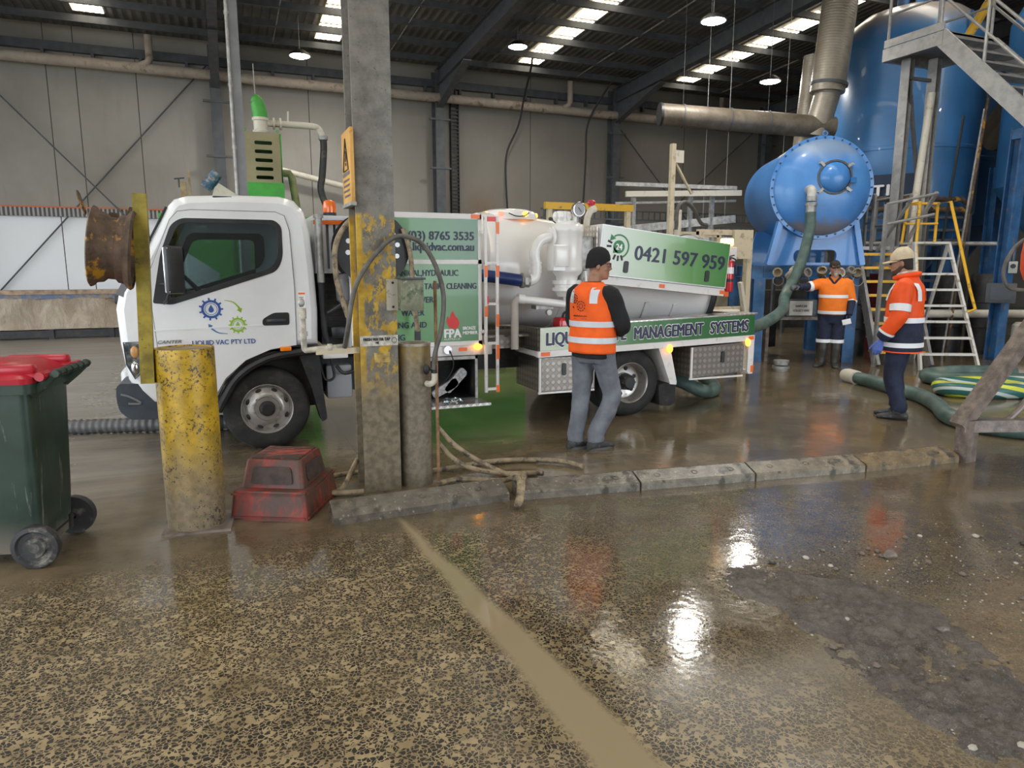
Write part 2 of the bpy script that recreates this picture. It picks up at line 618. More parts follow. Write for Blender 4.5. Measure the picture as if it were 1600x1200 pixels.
# ================================================================ SETTING
def floor_material():
    n = NT('wet_concrete_floor')
    x, y, z = n.xyz()
    # smooth muddy wet slab
    big = n.noise(0.55, 5, .6)
    mid = n.noise(2.6, 6, .65)
    streak = n.noise(1.0, 5, .6, vec=n.scaled((0.7, 5.0, 1)))
    base = n.mix(n.ramp(mid, .3, .72), (0.105, 0.08, 0.048), (0.205, 0.158, 0.098))
    base = n.mix(n.ramp(streak, .48, .75, 0, .55), base, (0.22, 0.175, 0.115))
    # drier grey concrete towards the open side
    dry = n.ramp(x, 0.6, -2.6)
    grey = n.mix(n.ramp(streak, .35, .7), (0.185, 0.165, 0.14), (0.30, 0.275, 0.24))
    base = n.mix(n.math('MULTIPLY', dry, n.ramp(y, 4.2, 6.5)), base, grey)
    # exposed dark stones in tan mortar on the apron in front of the kerb
    wob = n.new('ShaderNodeVectorMath', operation='MULTIPLY_ADD')
    n.put(wob.inputs[0], n.noise(35, 2, .5, out='Color'))
    wob.inputs[1].default_value = (0.028, 0.028, 0.0)
    n.put(wob.inputs[2], n.co)
    e = n.voro(60, 'DISTANCE_TO_EDGE', vec=wob.outputs[0])
    cell = n.voro(60, 'F1', vec=wob.outputs[0], out='Color')
    sep = n.new('ShaderNodeSeparateColor')
    n.put(sep.inputs[0], cell)
    cr = sep.outputs[0]
    stone = n.math('MULTIPLY', n.ramp(n.math('ADD', e, n.math('MULTIPLY', n.math('SUBTRACT', n.noise(140, 2), .5), .12)), .062, .088), n.ramp(cr, .15, .20))
    tan = n.mix(n.ramp(n.noise(7, 5), .3, .7), (0.21, 0.157, 0.08), (0.35, 0.27, 0.15))
    dark = n.mix(sep.outputs[1], (0.010, 0.009, 0.008), (0.034, 0.028, 0.022))
    peb = n.mix(stone, tan, dark)
    # silt film lying over the stones, in patches
    film = n.ramp(n.math('ADD', n.math('MULTIPLY', big, .5), n.math('MULTIPLY', n.noise(1.7, 6, .7), .5)), .50, .60)
    near_kerb = n.ramp(n.math('ADD', y, n.math('MULTIPLY', mid, 1.3)), 4.45, 5.0)
    right = n.ramp(n.math('ADD', x, n.math('MULTIPLY', mid, 1.2)), 1.9, 3.0)
    film = n.math('MAXIMUM', n.math('MULTIPLY', film, .35), n.math('MAXIMUM', near_kerb, n.math('MULTIPLY', right, .72)))
    silt = n.mix(n.ramp(n.noise(3.1, 6, .65), .3, .7), (0.095, 0.07, 0.04), (0.17, 0.13, 0.075))
    apron = n.mix(film, peb, silt)
    # muddy water standing in the shallow drain line
    xw = n.math('SUBTRACT', x, n.math('MULTIPLY', n.math('SUBTRACT', n.noise(1.6, 3), .5), .10))
    half = n.ramp(y, 4.35, 2.0, .004, .100, smooth=False)
    dist = n.math('ABSOLUTE', n.math('SUBTRACT', xw, n.ramp(y, 4.35, 2.0, 1.0, 1.15, smooth=False)))
    water = n.math('MULTIPLY', n.ramp(n.math('SUBTRACT', dist, half), .05, -.02), n.ramp(y, 4.45, 4.3))
    apron = n.mix(water, apron, (0.29, 0.23, 0.14))
    # which side of the kerb
    yk = n.math('ADD', y, n.math('MULTIPLY', x, 0.098))
    side = n.ramp(yk, 4.55, 4.75)
    side = n.math('MAXIMUM', side, n.ramp(n.math('ADD', y, n.math('MULTIPLY', mid, .5)), 4.65, 4.9))
    col = n.mix(side, apron, base)
    # slab joint lines behind the post
    joint = n.ramp(n.math('ABSOLUTE', n.math('SUBTRACT', x, 1.02)), .012, .004)
    col = n.mix(n.math('MULTIPLY', joint, n.ramp(y, 4.3, 4.6)), col, (0.05, 0.042, 0.032))
    # pale and black grit strewn over the silty side
    gr = n.math('MULTIPLY', n.ramp(n.math('ADD', x, n.math('MULTIPLY', mid, .8)), 1.9, 2.7), n.math('SUBTRACT', 1.0, side))
    gsel = n.new('ShaderNodeSeparateColor')
    n.put(gsel.inputs[0], n.voro(75, 'F1', out='Color'))
    gd = n.ramp(n.voro(75), .26, .16)
    gp = n.math('MULTIPLY', n.math('MULTIPLY', gd, n.ramp(gsel.outputs[0], .80, .82)), gr)
    gk = n.math('MULTIPLY', n.math('MULTIPLY', gd, n.ramp(gsel.outputs[0], .34, .32)), gr)
    col = n.mix(n.math('MULTIPLY', gp, .8), col, (0.40, 0.36, 0.30))
    col = n.mix(n.math('MULTIPLY', gk, .8), col, (0.03, 0.025, 0.02))
    # gloss: standing water against damp concrete
    pud = n.ramp(n.math('ADD', n.math('MULTIPLY', n.noise(0.8, 4, .6), .6), n.math('MULTIPLY', mid, .4)), .42, .60)
    wetb = n.mixf(pud, 0.22, 0.06)
    wetb = n.mixf(dry, wetb, .32)
    wetz = n.math('MULTIPLY', n.ramp(n.math('ADD', x, n.math('MULTIPLY', mid, .7)), 1.0, 1.6), n.ramp(n.math('SUBTRACT', y, n.math('MULTIPLY', x, .10)), 1.5, 2.2))
    wetz = n.math('MAXIMUM', wetz, n.math('MULTIPLY', n.ramp(n.math('ADD', y, n.math('MULTIPLY', n.math('SUBTRACT', mid, .5), 1.2)), 3.45, 3.85), n.ramp(x, -1.0, -.3)))
    wd = n.math('MULTIPLY', wetz, n.math('SUBTRACT', 1.0, n.math('MAXIMUM', water, side)))
    col = n.mix(n.math('MULTIPLY', wd, .26), col, (0.035, 0.026, 0.015))
    weta = n.mixf(n.ramp(n.noise(1.1, 5, .6), .4, .62), .46, .26)
    weta = n.mixf(wetz, weta, n.ramp(n.noise(2.2, 5, .6), .35, .65, .055, .12))
    weta = n.mixf(water, weta, .05)
    rough = n.mixf(side, weta, wetb)
    flat = n.math('SUBTRACT', 1.0, n.math('MAXIMUM', water, n.math('MULTIPLY', film, .75)))
    hgt = n.math('MULTIPLY', n.math('MULTIPLY', stone, flat), n.math('SUBTRACT', 1.0, side))
    hgt = n.math('ADD', hgt, n.math('ADD', gp, gk))
    nr = n.bump(hgt, .30, .003)
    dryer = n.math('SUBTRACT', 1.0, n.math('MAXIMUM', n.math('MULTIPLY', wetz, .75), water))
    nr = n.bump(n.math('MULTIPLY', n.noise(38, 4, .6), dryer), .22, .006, nr)
    nr = n.bump(n.math('MULTIPLY', n.noise(17, 3, .5), n.math('SUBTRACT', 1.0, water)), .10, .008, nr)
    nr = n.bump(n.noise(4.5, 3, .5), .10, .02, nr)
    return n.set(col=col, rough=rough, nrm=nr, spec=n.mixf(n.math('MAXIMUM', side, n.math('MAXIMUM', wetz, water)), .32, .85))


def wall_material():
    n = NT('concrete_panel_wall')
    x, y, z = n.xyz()
    c = n.mix(n.ramp(n.noise(.35, 6, .6), .3, .7), (0.25, 0.23, 0.20), (0.33, 0.31, 0.28))
    c = n.mix(n.ramp(n.noise(1.4, 7, .7, vec=n.scaled((2.5, 1, .35))), .5, .75, 0, .5), c, (0.24, 0.215, 0.185))
    # paler lower wall at the left; daylight from the side door painted in
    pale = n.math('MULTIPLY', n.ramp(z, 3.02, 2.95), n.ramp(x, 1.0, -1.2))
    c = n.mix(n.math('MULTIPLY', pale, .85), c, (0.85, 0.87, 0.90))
    c = n.mix(n.math('MULTIPLY', n.ramp(x, 2.0, 8.0), .45), c, (0.15, 0.13, 0.105))  # darker to the right: fall-off of the side daylight painted into the wall
    # rust run beside the cable tray
    rx = n.ramp(n.math('ABSOLUTE', n.math('SUBTRACT', x, n.math('ADD', 6.9, n.math('MULTIPLY', n.noise(2.2, 4), .7)))), .75, .1)
    c = n.mix(n.math('MULTIPLY', n.math('MULTIPLY', rx, n.ramp(z, 4.3, 3.0)), .55), c, (0.17, 0.085, 0.03))
    # joints between tilt-up panels
    for xs in (-3.45, -2.86, -1.6, 2.4, 8.75, 14.2):
        j = n.ramp(n.math('ABSOLUTE', n.math('SUBTRACT', x, xs)), .014, .007)
        c = n.mix(j, c, (0.06, 0.055, 0.05))
    return n.set(col=c, rough=.82, nrm=n.bump(n.noise(9, 6, .7), .25, .01))


def roof_material():
    n = NT('dark_roof_sheeting')
    x, y, z = n.xyz()
    s = n.math('SINE', n.math('MULTIPLY', x, 2 * PI / .19))
    c = n.mix(n.ramp(n.noise(1.3, 6, .7), .3, .7), (0.11, 0.106, 0.10), (0.22, 0.21, 0.20))
    c = n.mix(n.ramp(s, .75, .95, 0, .55), c, (0.03, 0.03, 0.03))
    c = n.mix(n.ramp(n.noise(60, 2), .55, .7, 0, .5), c, (0.25, 0.24, 0.23))
    return n.set(col=c, rough=.55, metal=.25, nrm=n.bump(n.math('ADD', s, n.noise(40, 2)), .6, .03))


def roof_z(y):
    return 7.0 + 0.05 * (20 - y)


mb = MB()
mb.box((-60, -25, -0.3), (60, 40, 0))
fl = mb.build('floor', floor_material())
fl['kind'] = 'structure'

mb = MB()
mb.box((-14, 20.0, 0), (34, 20.25, 8.0))
wl = mb.build('wall_back', wall_material())
wl['kind'] = 'structure'

mb = MB()
mb.sheet([(-14, 20.2), (34, 20.2), (34, -5), (-14, -5)], o=(0, 0, 8.0), u=(1, 0, 0), v=(0, 1, 0), th=0.06, w=(0, 0, 1))
for v in mb.bm.verts:
    v.co.z += -1.0 + 0.05 * (20 - v.co.y) + 0.12
cl = mb.build('ceiling', roof_material())
cl['kind'] = 'structure'

mb = MB()
mb.box((30, -5, 0), (30.25, 20, 8.4))
w2 = mb.build('wall_right', wall_material())
w2['kind'] = 'structure'
mb = MB()          # unseen shed front, added with two openings to cut sky reflection in cab glass
for a, b in ((-14, -11.5), (-3.5, 4.5), (13.5, 30)):
    mb.box((a, -5.2, 0), (b, -5.0, 8.4))
mb.box((-14, -5.2, 4.9), (30, -5.0, 8.4))
w4 = mb.build('wall_front_unseen', mk('unseen_front', (.20, .195, .185), .8))
w4['kind'] = 'structure'
M['shed_cladding'] = mk('shed_cladding', (0.30, 0.30, 0.29), .7)
mb = MB()          # open side: piers and a header over the doorway
for ya, yb in ((17.5, 20), (-5, -3.8)):
    mb.box((-14.2, ya, 0), (-13.95, yb, 8.3))
mb.box((-14.2, -5, 6.4), (-13.95, 20, 8.4))
w3 = mb.build('wall_left', M['shed_cladding'])
w3['kind'] = 'structure'

# rafters and columns, one object each
RAFT = (-5.6, 0.15, 5.85, 11.45, 17.3, 23.0)
for i, x in enumerate(RAFT):
    mb = MB()
    z0, z1 = roof_z(19.7) - .30, roof_z(-4.5) - .30
    mb.ibeam((x, 19.7, z0), (x, -4.5, z1), .20, .42, .02, hint=(0, 0, 1))
    # haunch at the eave
    mb.sheet([(19.6, z0 - .75), (19.6, z0 - .2), (17.2, z0 - .1)], o=(x - .01, 0, 0), u=(0, 1, 0), v=(0, 0, 1), th=.02, w=(1, 0, 0))
    mb.beam((x, 19.6, z0 - .78), (x, 17.2, z0 - .14), .20, .03, hint=(0, 0, 1))
    o = mb.build('roof_rafter', M['grey_steel'], loc=(x, 19.7, z0))
    tag(o, ['grey steel roof rafter beyond the open doorway side', 'grey steel rafter landing above the column behind the cab roof', 'grey sloping rafter meeting the wall beside the ladder-like cable tray',
            'grey sloping rafter meeting the wall near the capped end of the duct', 'grey rafter in shade behind the vertical spiral duct', 'grey rafter hidden beyond the blue silos'][i], 'roof rafter', 'roof rafters')
    mb = MB()
    mb.ibeam((x, 19.75, 0), (x, 19.75, roof_z(19.75) - .1), .26, .36, .018, hint=(0, 1, 0))
    for zz in (2.9, 4.3, 5.6):
        mb.box((x - .3, 19.55, zz), (x + .3, 19.62, zz + .05))
    o = mb.build('wall_column', M['grey_steel'], loc=(x, 19.75, 0))
    tag(o, ['steel wall column beyond the doorway side', 'grey steel column on the back wall behind the cab roof', 'grey steel wall column next to the cable tray and rust stain',
            'grey steel wall column behind the yellow rail near the capped duct', 'grey steel wall column behind the blue drum tank', 'steel wall column hidden beyond the silos'][i], 'column', 'back wall columns')

# purlins
PURL = [18.95, 17.85, 16.75, 15.65, 14.55, 13.4, 12.2, 11.0, 9.8, 8.6]
for i, y in enumerate(PURL):
    mb = MB()
    z = roof_z(y) - .06
    mb.box((-13.9, y - .01, z - .06), (29.9, y + .01, z + .09))
    mb.box((-13.9, y - .06, z - .07), (29.9, y + .01, z - .055))
    o = mb.build('roof_purlin', M['grey_steel'], loc=(8, y, z))
    w = 'first second third fourth fifth sixth seventh eighth ninth tenth'.split()[i]
    tag(o, f'thin grey roof purlin, {w} one out from the back wall', 'purlin', 'roof purlins')
mb = MB()
mb.box((-13.9, 19.86, 6.52), (29.9, 19.99, 6.72))
for k in range(44):
    xx = -13.5 + k * 1.0
    mb.box((xx, 19.84, 6.40), (xx + .07, 19.98, 6.54))
tag(mb.build('eave_rail', M['grey_steel'], loc=(0, 19.9, 6.5)), 'long dark steel rail with hanging cleats along the wall top', 'rail')
# bridging bars between the purlins
k = 0
for x in (1.5, 4.3, 6.95, 9.75, 12.2, 14.8):
    for i in range(7):
        y0, y1 = PURL[i], PURL[i + 1]
        mb = MB()
        mb.cyl((x, y0, roof_z(y0) - .08), (x, y1, roof_z(y1) - .08), .016, n=6)
        o = mb.build('bridging_bar', M['steel'], loc=(x, y0, roof_z(y0) - .14))
        tag(o, 'thin pale bridging bar spanning between two roof purlins', 'bar', 'bridging bars')

# translucent roof sheets
M['skylight'] = None
n = NT('translucent_roof_sheet')
x, y, z = n.xyz()
s = n.math('SINE', n.math('MULTIPLY', x, 2 * PI / .125))
d = n.ramp(n.math('ADD', n.math('MULTIPLY', s, .5), n.math('MULTIPLY', n.noise(6, 5, .7), 1.2)), .25, 1.1)
n.set(col=(.5, .45, .35), emit=n.mix(d, (.85, .66, .38), (1, .95, .82)), power=n.ramp(d, 0, 1, 1.3, 4.4), rough=.5)
M['skylight'] = n.m
strips = [(-2.34, 'over the concrete wall beyond the wheel rim'), (2.78, 'beside the mottled steel post'), (8.2, 'middle run above the white tank'), (13.35, 'run beside the spiral duct')]
for si, (x, where) in enumerate(strips):
    for i in range(6):
        y0, y1 = PURL[i], PURL[i + 1]
        mb = MB()
        a, b = y0 - .07, y1 + .05
        mb.sheet([(x - .3, a), (x + .3, a), (x + .3, b), (x - .3, b)], o=(0, 0, 0), u=(1, 0, 0), v=(0, 1, 0), th=.012, w=(0, 0, 1))
        for v in mb.bm.verts:
            v.co.z += roof_z(v.co.y) + .085
        o = mb.build('roof_skylight', M['skylight'], loc=(x, y0, roof_z(y0)))
        w = 'first second third fourth fifth sixth'.split()[i]
        tag(o, f'glowing corrugated skylight, {w} from the wall, {where}', 'skylight', 'roof skylight panels')
n = NT('translucent_roof_sheet_overhead')
n.set(col=(.5, .45, .35), emit=(1, .93, .80, 1), power=3.2, rough=.5)
for x in (-7.4, -2.34, 2.78, 8.2, 13.35, 18.4):
    mb = MB()
    mb.sheet([(x - .3, 11.9), (x + .3, 11.9), (x + .3, -4), (x - .3, -4)], o=(0, 0, 0), u=(1, 0, 0), v=(0, 1, 0), th=.012, w=(0, 0, 1))
    for v in mb.bm.verts:
        v.co.z += roof_z(v.co.y) + .085
    o = mb.build('roof_skylight_strip', n.m, loc=(x, 4, roof_z(4)))
    tag(o, 'long translucent roof sheet high overhead beyond the picture top', 'skylight', 'overhead skylight runs')

# LED high-bay lamps
M['led'] = emis('led_lens', (1.0, .98, .94), 60.0)


def high_bay(x, y, z, label, group, power=140):
    t = thing('high_bay_lamp', label, 'lamp', (x, y, z), group=group)
    mb = MB()
    mb.lathe([(0, .12), (.12, .12), (.22, .05), (.25, 0), (.22, 0)], (x, y, z), n=24)
    mb.build('housing', M['black_metal'], t)
    mb = MB()
    mb.lathe([(0, -.03), (.14, -.03), (.22, 0.0)], (x, y, z), n=24)
    mb.build('lens', M['led'], t)
    mb = MB()
    mb.cyl((x, y, z + .11), (x, y, roof_z(y) + .085), .007, n=6)
    mb.build('suspension_rod', M['steel'], t)
    ld = bpy.data.lights.new('lamp_light', 'SPOT')
    ld.energy = power
    ld.spot_size = R(150)
    ld.spot_blend = .6
    ld.shadow_soft_size = .16
    ld.color = (1, .97, .92)
    lo = bpy.data.objects.new('lamp_light', ld)
    COL.objects.link(lo)
    lo.parent = t
    lo.location = (0, 0, -.03)
    return t


high_bay(1.96, 17.56, 6.34, 'bright round lamp hanging near the wall behind the cab', 'LED high-bay lamps')
high_bay(6.9, 16.54, 6.80, 'bright round lamp between two rafters above the white tank', 'LED high-bay lamps')
high_bay(8.75, 11.55, 6.12, 'bright round lamp nearest the picture top, above the drum tank', 'LED high-bay lamps')
high_bay(11.88, 13.51, 5.79, 'bright round lamp in front of the spiral duct', 'LED high-bay lamps')
for x, y in ((-5.5, 1.0), (-1.0, -2.5), (7.4, 7.1), (13.5, 3.0), (-4.5, 9)):
    high_bay(x, y, 6.4, 'round lamp hanging high overhead beyond the picture top', 'overhead LED lamps')


# ================================================================ TRUCK
TX, TY = 2.4, 7.5


def grad(name, stops, axis=0, diag=0.0):
    """printed colour fade along the panel: stops of (position in world x, colour)"""
    n = NT(name)
    s = n.xyz()
    f = n.math('ADD', s[axis], n.math('MULTIPLY', s[2], diag))
    x0, x1 = stops[0][0] - TX, stops[-1][0] - TX
    r = n.new('ShaderNodeValToRGB')
    n.put(r.inputs[0], n.ramp(f, x0, x1, smooth=False))
    el = r.color_ramp.elements
    while len(el) < len(stops):
        el.new(.5)
    for e, (p, c) in zip(el, stops):
        e.position = (p - stops[0][0]) / (stops[-1][0] - stops[0][0])
        e.color = (*c, 1)
    return n.set(col=r.outputs[0], rough=.25, coat=.3)


M['fade_upper'] = grad('green_fade_upper', [(1.3, (.16, .36, .16)), (1.75, (.08, .26, .085)), (2.3, (.010, .125, .025))])
M['fade_lower'] = grad('green_fade_lower', [(1.1, (.15, .33, .14)), (1.7, (.085, .26, .085)), (2.1, (.025, .17, .04)), (2.3, (.02, .14, .035))], diag=-.25)
M['fade_box'] = grad('green_fade_hose_box', [(3.6, (.66, .68, .66)), (4.1, (.40, .53, .36)), (4.7, (.15, .35, .12)), (5.25, (.045, .22, .035))])
M['fade_deck'] = grad('green_fade_deck', [(2.95, (.66, .72, .60)), (3.4, (.42, .57, .37)), (4.05, (.045, .18, .045)), (5.69, (.018, .13, .032))])

truck = thing('vacuum_truck', 'white cab tank truck with green printed side panels, parked behind the mottled post', 'truck', (TX, TY, 0))
Y0 = 6.5           # near side plane

# ---- cab
CAB = [(0.77, 0.95), (0.57, 0.935), (0.36, 0.90), (0.16, 0.815), (0.0, 0.66), (-0.08, 0.52), (-0.10, 0.48), (-0.60, 0.48), (-0.70, 0.60), (-0.765, 0.72), (-0.80, 1.02), (-0.81, 1.30),
       (-0.775, 1.45), (-0.68, 1.60), (-0.60, 1.685), (-0.37, 2.13), (-0.32, 2.185), (-0.22, 2.215), (0.1, 2.235), (0.50, 2.235), (0.62, 2.205), (0.70, 2.11), (0.74, 1.95), (0.765, 1.62), (0.78, 1.26)]
CAB = CAB[::-1]    # counter-clockwise seen from the near side (x right, z up)
area = sum(CAB[i - 1][0] * CAB[i][1] - CAB[i][0] * CAB[i - 1][1] for i in range(len(CAB)))
if area < 0:
    CAB = CAB[::-1]
WIN = round_poly([(-.535, 1.345, .02), (-.39, 1.33, .03), (.45, 1.60, .09), (.505, 1.72, .09), (.505, 1.98, .06), (.45, 2.035, .06), (-.28, 2.035, .05), (-.36, 1.98, .05), (-.45, 1.75, .05)], .04, 5)
GLS = round_poly([(-.40, 1.375, .03), (.41, 1.63, .08), (.465, 1.74, .07), (.465, 1.96, .05), (.42, 2.0, .05), (-.265, 2.0, .04), (-.32, 1.96, .04), (-.415, 1.74, .03)], .04, 5)
MIR = lambda p: p
shell = MB()
prof = [(0.0, .060), (.018, .028), (.055, 0.0), (1.945, 0.0), (1.982, .028), (2.0, .060)]
rings = []
for dy, off in prof:
    pts = offset_poly(CAB, off) if off else CAB
    rings.append([shell.bm.verts.new((a, Y0 + dy, b)) for a, b in pts])
iw = [i for i, (a, b) in enumerate(CAB) if abs(a + .60) < .01 and abs(b - 1.685) < .01][0]
iw2 = [i for i, (a, b) in enumerate(CAB) if abs(a + .37) < .01 and abs(b - 2.13) < .01][0]
arch = [i for i, (a, b) in enumerate(CAB) if b < .94 and -.11 < a < .7]
nC = len(CAB)
for j in range(5):
    for i in range(nC):
        i2 = (i + 1) % nC
        if j == 2 and {i, i2} == {iw, iw2}:
            continue
        if i in arch and i2 in arch and j == 2:
            continue
        shell.face([rings[j][i], rings[j][i2], rings[j + 1][i2], rings[j + 1][i]])
inner = offset_poly(CAB, .060)
for yy, th in ((Y0, .02), (Y0 + 2.0, -.02)):
    shell.sheet(inner, [GLS], o=(0, yy, 0), th=th, w=(0, 1, 0))
cab = shell.build('cab', M['white_paint'], truck, angle=40, recalc=False)

DOOR = [(.58, .955), (.36, .925), (.15, .84), (-.02, .69), (-.10, .56), (-.50, .56), (-.545, 1.35), (-.53, 1.62), (-.36, 2.02), (-.30, 2.085), (-.2, 2.10), (.46, 2.10), (.53, 2.07), (.565, 1.95), (.585, 1.46)]
mb = MB()
mb.sheet(DOOR, [GLS], o=(0, Y0 - .012, 0), th=.012, w=(0, 1, 0))
door = mb.build('door', M['white_paint'], cab, recalc=True)
mb = MB()
mb.tube([(a, Y0 - .004, b) for a, b in DOOR], .007, 6, closed=True)
mb.build('door_seam', M['grey_ink'], cab)
mb = MB()
mb.sheet(WIN, [GLS], o=(0, Y0 - .016, 0), th=.006, w=(0, 1, 0))
mb.build('window_surround', M['black_plastic'], cab)
mb = MB()
mb.sheet(GLS, o=(0, Y0 - .004, 0), th=.004, w=(0, 1, 0))
mb.build('side_window', M['cab_glass'], cab)
FW = round_poly([(-.40, 1.375), (.33, 1.47), (.36, 1.52), (.36, 1.90), (.32, 1.93), (-.20, 1.93), (-.27, 1.90), (-.40, 1.60)], .05, 4)
mb = MB()
mb.sheet(GLS, [FW], o=(0, Y0 + 1.97, 0), th=.02, w=(0, 1, 0))
mb.build('far_window_surround', M['black_plastic'], cab)
mb = MB()
mb.sheet(GLS, o=(0, Y0 + 2.0, 0), th=.004, w=(0, 1, 0))
mb.build('far_window', M['cab_glass'], cab)
mb = MB()
a, b = CAB[iw], CAB[iw2]
for q in (0,):
    v = [mb.bm.verts.new(p) for p in ((a[0], Y0 + .055, a[1]), (a[0], Y0 + 1.945, a[1]), (b[0], Y0 + 1.945, b[1]), (b[0], Y0 + .055, b[1]))]
    mb.face(v)
mb.build('windscreen', M['cab_glass'], cab)
mb = MB()          # dark rubber along the pillar side of the windscreen
mb.beam((-.615, Y0 + .075, 1.69), (-.385, Y0 + .075, 2.125), .07, .012, hint=(-.88, 0, .46))
mb.build('windscreen_seal', M['black_plastic'], cab)
# interior
mb = MB()
mb.box((.22, Y0 + .2, .95), (.66, Y0 + .75, 1.25), .05)
mb.obox((.56, Y0 + .47, 1.50), (.14, .50, .60), Matrix.Rotation(R(10), 3, 'Y'), .05)
mb.obox((.60, Y0 + .47, 1.88), (.10, .26, .20), Matrix.Rotation(R(10), 3, 'Y'), .04)
mb.build('driver_seat', mk('seat_cloth', (.075, .08, .09), .85, vary=(20, .3)), cab)
mb = MB()
mb.box((.30, Y0 + 1.05, .95), (.66, Y0 + 1.85, 1.22), .05)
mb.obox((.62, Y0 + 1.45, 1.45), (.12, .80, .50), Matrix.Rotation(R(8), 3, 'Y'), .05)
mb.build('passenger_seat', mk('seat_cloth_two', (.06, .065, .075), .85), cab)
mb = MB()
mb.lathe([(.19 + .014 * math.cos(t), .014 * math.sin(t)) for t in [2 * PI * k / 8 for k in range(8)]], (-.19, Y0 + .47, 1.42), (.75, 0, .66), 24, closed=True)
mb.cyl((-.19, Y0 + .47, 1.42), (-.40, Y0 + .47, 1.20), .025, n=8)
mb.build('steering_wheel', M['black_plastic'], cab)
mb = MB()
mb.obox((-.52, Y0 + 1.0, 1.30), (.34, 1.86, .28), None, .06)
mb.build('dashboard', M['black_plastic'], cab)
mb = MB()
mb.box((-.60, Y0 + .03, .9), (.70, Y0 + 1.96, .93))
mb.box((.705, Y0 + .05, .93), (.735, Y0 + 1.95, 1.95))
mb.build('cab_floor_and_back_trim', mk('cab_trim', (.10, .105, .115), .8), cab)
mb = MB()
mb.box((-.3, Y0 + .1, 2.13), (.6, Y0 + 1.9, 2.16))
mb.build('headliner', mk('headliner_cloth', (.16, .17, .18), .9), cab)
mb = MB()
mb.box((-.19, Y0 + .002, 1.955), (-.09, Y0 + .006, 1.985))
mb.build('window_sticker', M['steel'], cab)
mb = MB()
mb.tube([(.53, Y0 + .09, 2.0), (.50, Y0 + .13, 1.6), (.34, Y0 + .2, 1.28)], .018, 6, sub=4)
mb.build('seat_belt', M['black_plastic'], cab)
# mirror
mb = MB()
mb.obox((-.345, Y0 - .20, 1.615), (.16, .055, .38), Matrix.Rotation(R(38), 3, 'Z'), .025)
mir = mb.build('wing_mirror', M['black_plastic'], cab)
mb = MB()
mb.obox((-.398, Y0 - .232, 1.615), (.022, .060, .36), Matrix.Rotation(R(38), 3, 'Z'), .008)
mb.build('mirror_edge', M['chrome'], mir)
mb = MB()
mb.tube([(-.47, Y0 - .01, 1.50), (-.40, Y0 - .09, 1.50), (-.38, Y0 - .16, 1.50)], .014, 8)
mb.tube([(-.37, Y0 - .17, 1.72), (-.37, Y0 - .19, 1.50), (-.42, Y0 - .10, 1.37), (-.45, Y0 - .02, 1.345)], .013, 8)
mb.build('mirror_arm', M['black_plastic'], mir)
mb = MB()
mb.obox((-.36, Y0 + .25, 1.93), (.05, .14, .10), Matrix.Rotation(R(10), 3, 'Z'), .02)
mb.build('inner_mirror', M['black_plastic'], cab)
# roof marker lamp
mb = MB()
mb.box((-.03, Y0 + .03, 2.185), (.13, Y0 + .10, 2.225), .012)
ml = mb.build('roof_marker_lamp', M['black_plastic'], cab)
mb = MB()
mb.box((-.04, Y0 + .035, 2.19), (.005, Y0 + .095, 2.22), .01)
mb.build('marker_lens', M['cream_pipe'], ml)
# door handle
mb = MB()
mb.sheet(round_poly([(.305, 1.135, .03), (.53, 1.135, .02), (.53, 1.245, .02), (.40, 1.245, .03), (.305, 1.19, .04)], .03, 4), o=(0, Y0 - .018, 0), th=.012, w=(0, 1, 0))
hd = mb.build('door_handle', M['black_plastic'], cab)
mb = MB()
mb.box((.34, Y0 - .03, 1.165), (.50, Y0 - .014, 1.19), .006)
mb.build('handle_grip', M['bumper_plastic'], hd)
# swage line on the door, indicator, labels
mb = MB()
mb.beam((-.545, Y0 - .014, 1.12), (.575, Y0 - .014, 1.145), .006, .012, hint=(0, 0, 1))
mb.build('door_swage', M['white_paint'], cab)
mb = MB()
mb.box((.44, Y0 - .03, .905), (.535, Y0, .945), .008)
mb.build('side_indicator', M['amber'], cab)
mb = MB()
mb.box((.615, Y0 - .004, 1.23), (.675, Y0, 1.42))
st = mb.build('warning_label', M['white_ink'], cab)
mb = MB()
mb.box((.617, Y0 - .006, 1.40), (.673, Y0 - .003, 1.415))
mb.build('label_heading', M['orange_tape'], st)
mb = MB()
for k in range(7):
    mb.box((.622, Y0 - .006, 1.25 + k * .02), (.66 - .008 * (k % 3), Y0 - .003, 1.256 + k * .02))
mb.build('label_print', M['grey_ink'], st)
# lamp, bumper
mb = MB()
mb.sheet(round_poly([(-.715, .73), (-.67, .78), (-.655, 1.02), (-.775, 1.03), (-.765, .85)], .03, 4), o=(0, Y0 - .006, 0), th=.06, w=(0, 1, 0))
hl = mb.build('headlamp', mk('headlamp_clear', (.30, .33, .36), .08, metal=.7, vary=(28, .6)), cab)
mb = MB()
mb.ball((-.70, Y0 - .004, .95), (.032, .02, .05), 12, 8)
mb.build('indicator_bulb', mk('amber_bulb', (.55, .28, .10), .2), hl)
mb = MB()
mb.ball((-.705, Y0 - .006, .82), (.03, .02, .055), 12, 8)
mb.build('reflector', M['chrome'], hl)
mb = MB()
mb.tube([(-.66, Y0 - .006, 1.03), (-.66, Y0 - .006, .78), (-.71, Y0 - .006, .725), (-.765, Y0 - .004, .85), (-.775, Y0 - .004, 1.03)], .006, 6, closed=True)
mb.build('lamp_edge', M['black_plastic'], hl)
mb = MB()
bp = [(-.865, .56), (-.85, .46), (-.78, .385), (-.60, .37), (-.565, .38), (-.565, .675), (-.83, .69), (-.86, .66)]
mb.sheet(round_poly(bp, .03, 4), o=(0, Y0 + .01, 0), th=1.98, w=(0, 1, 0))
bmp = mb.build('bumper', M['bumper_plastic'], cab)
mb = MB()
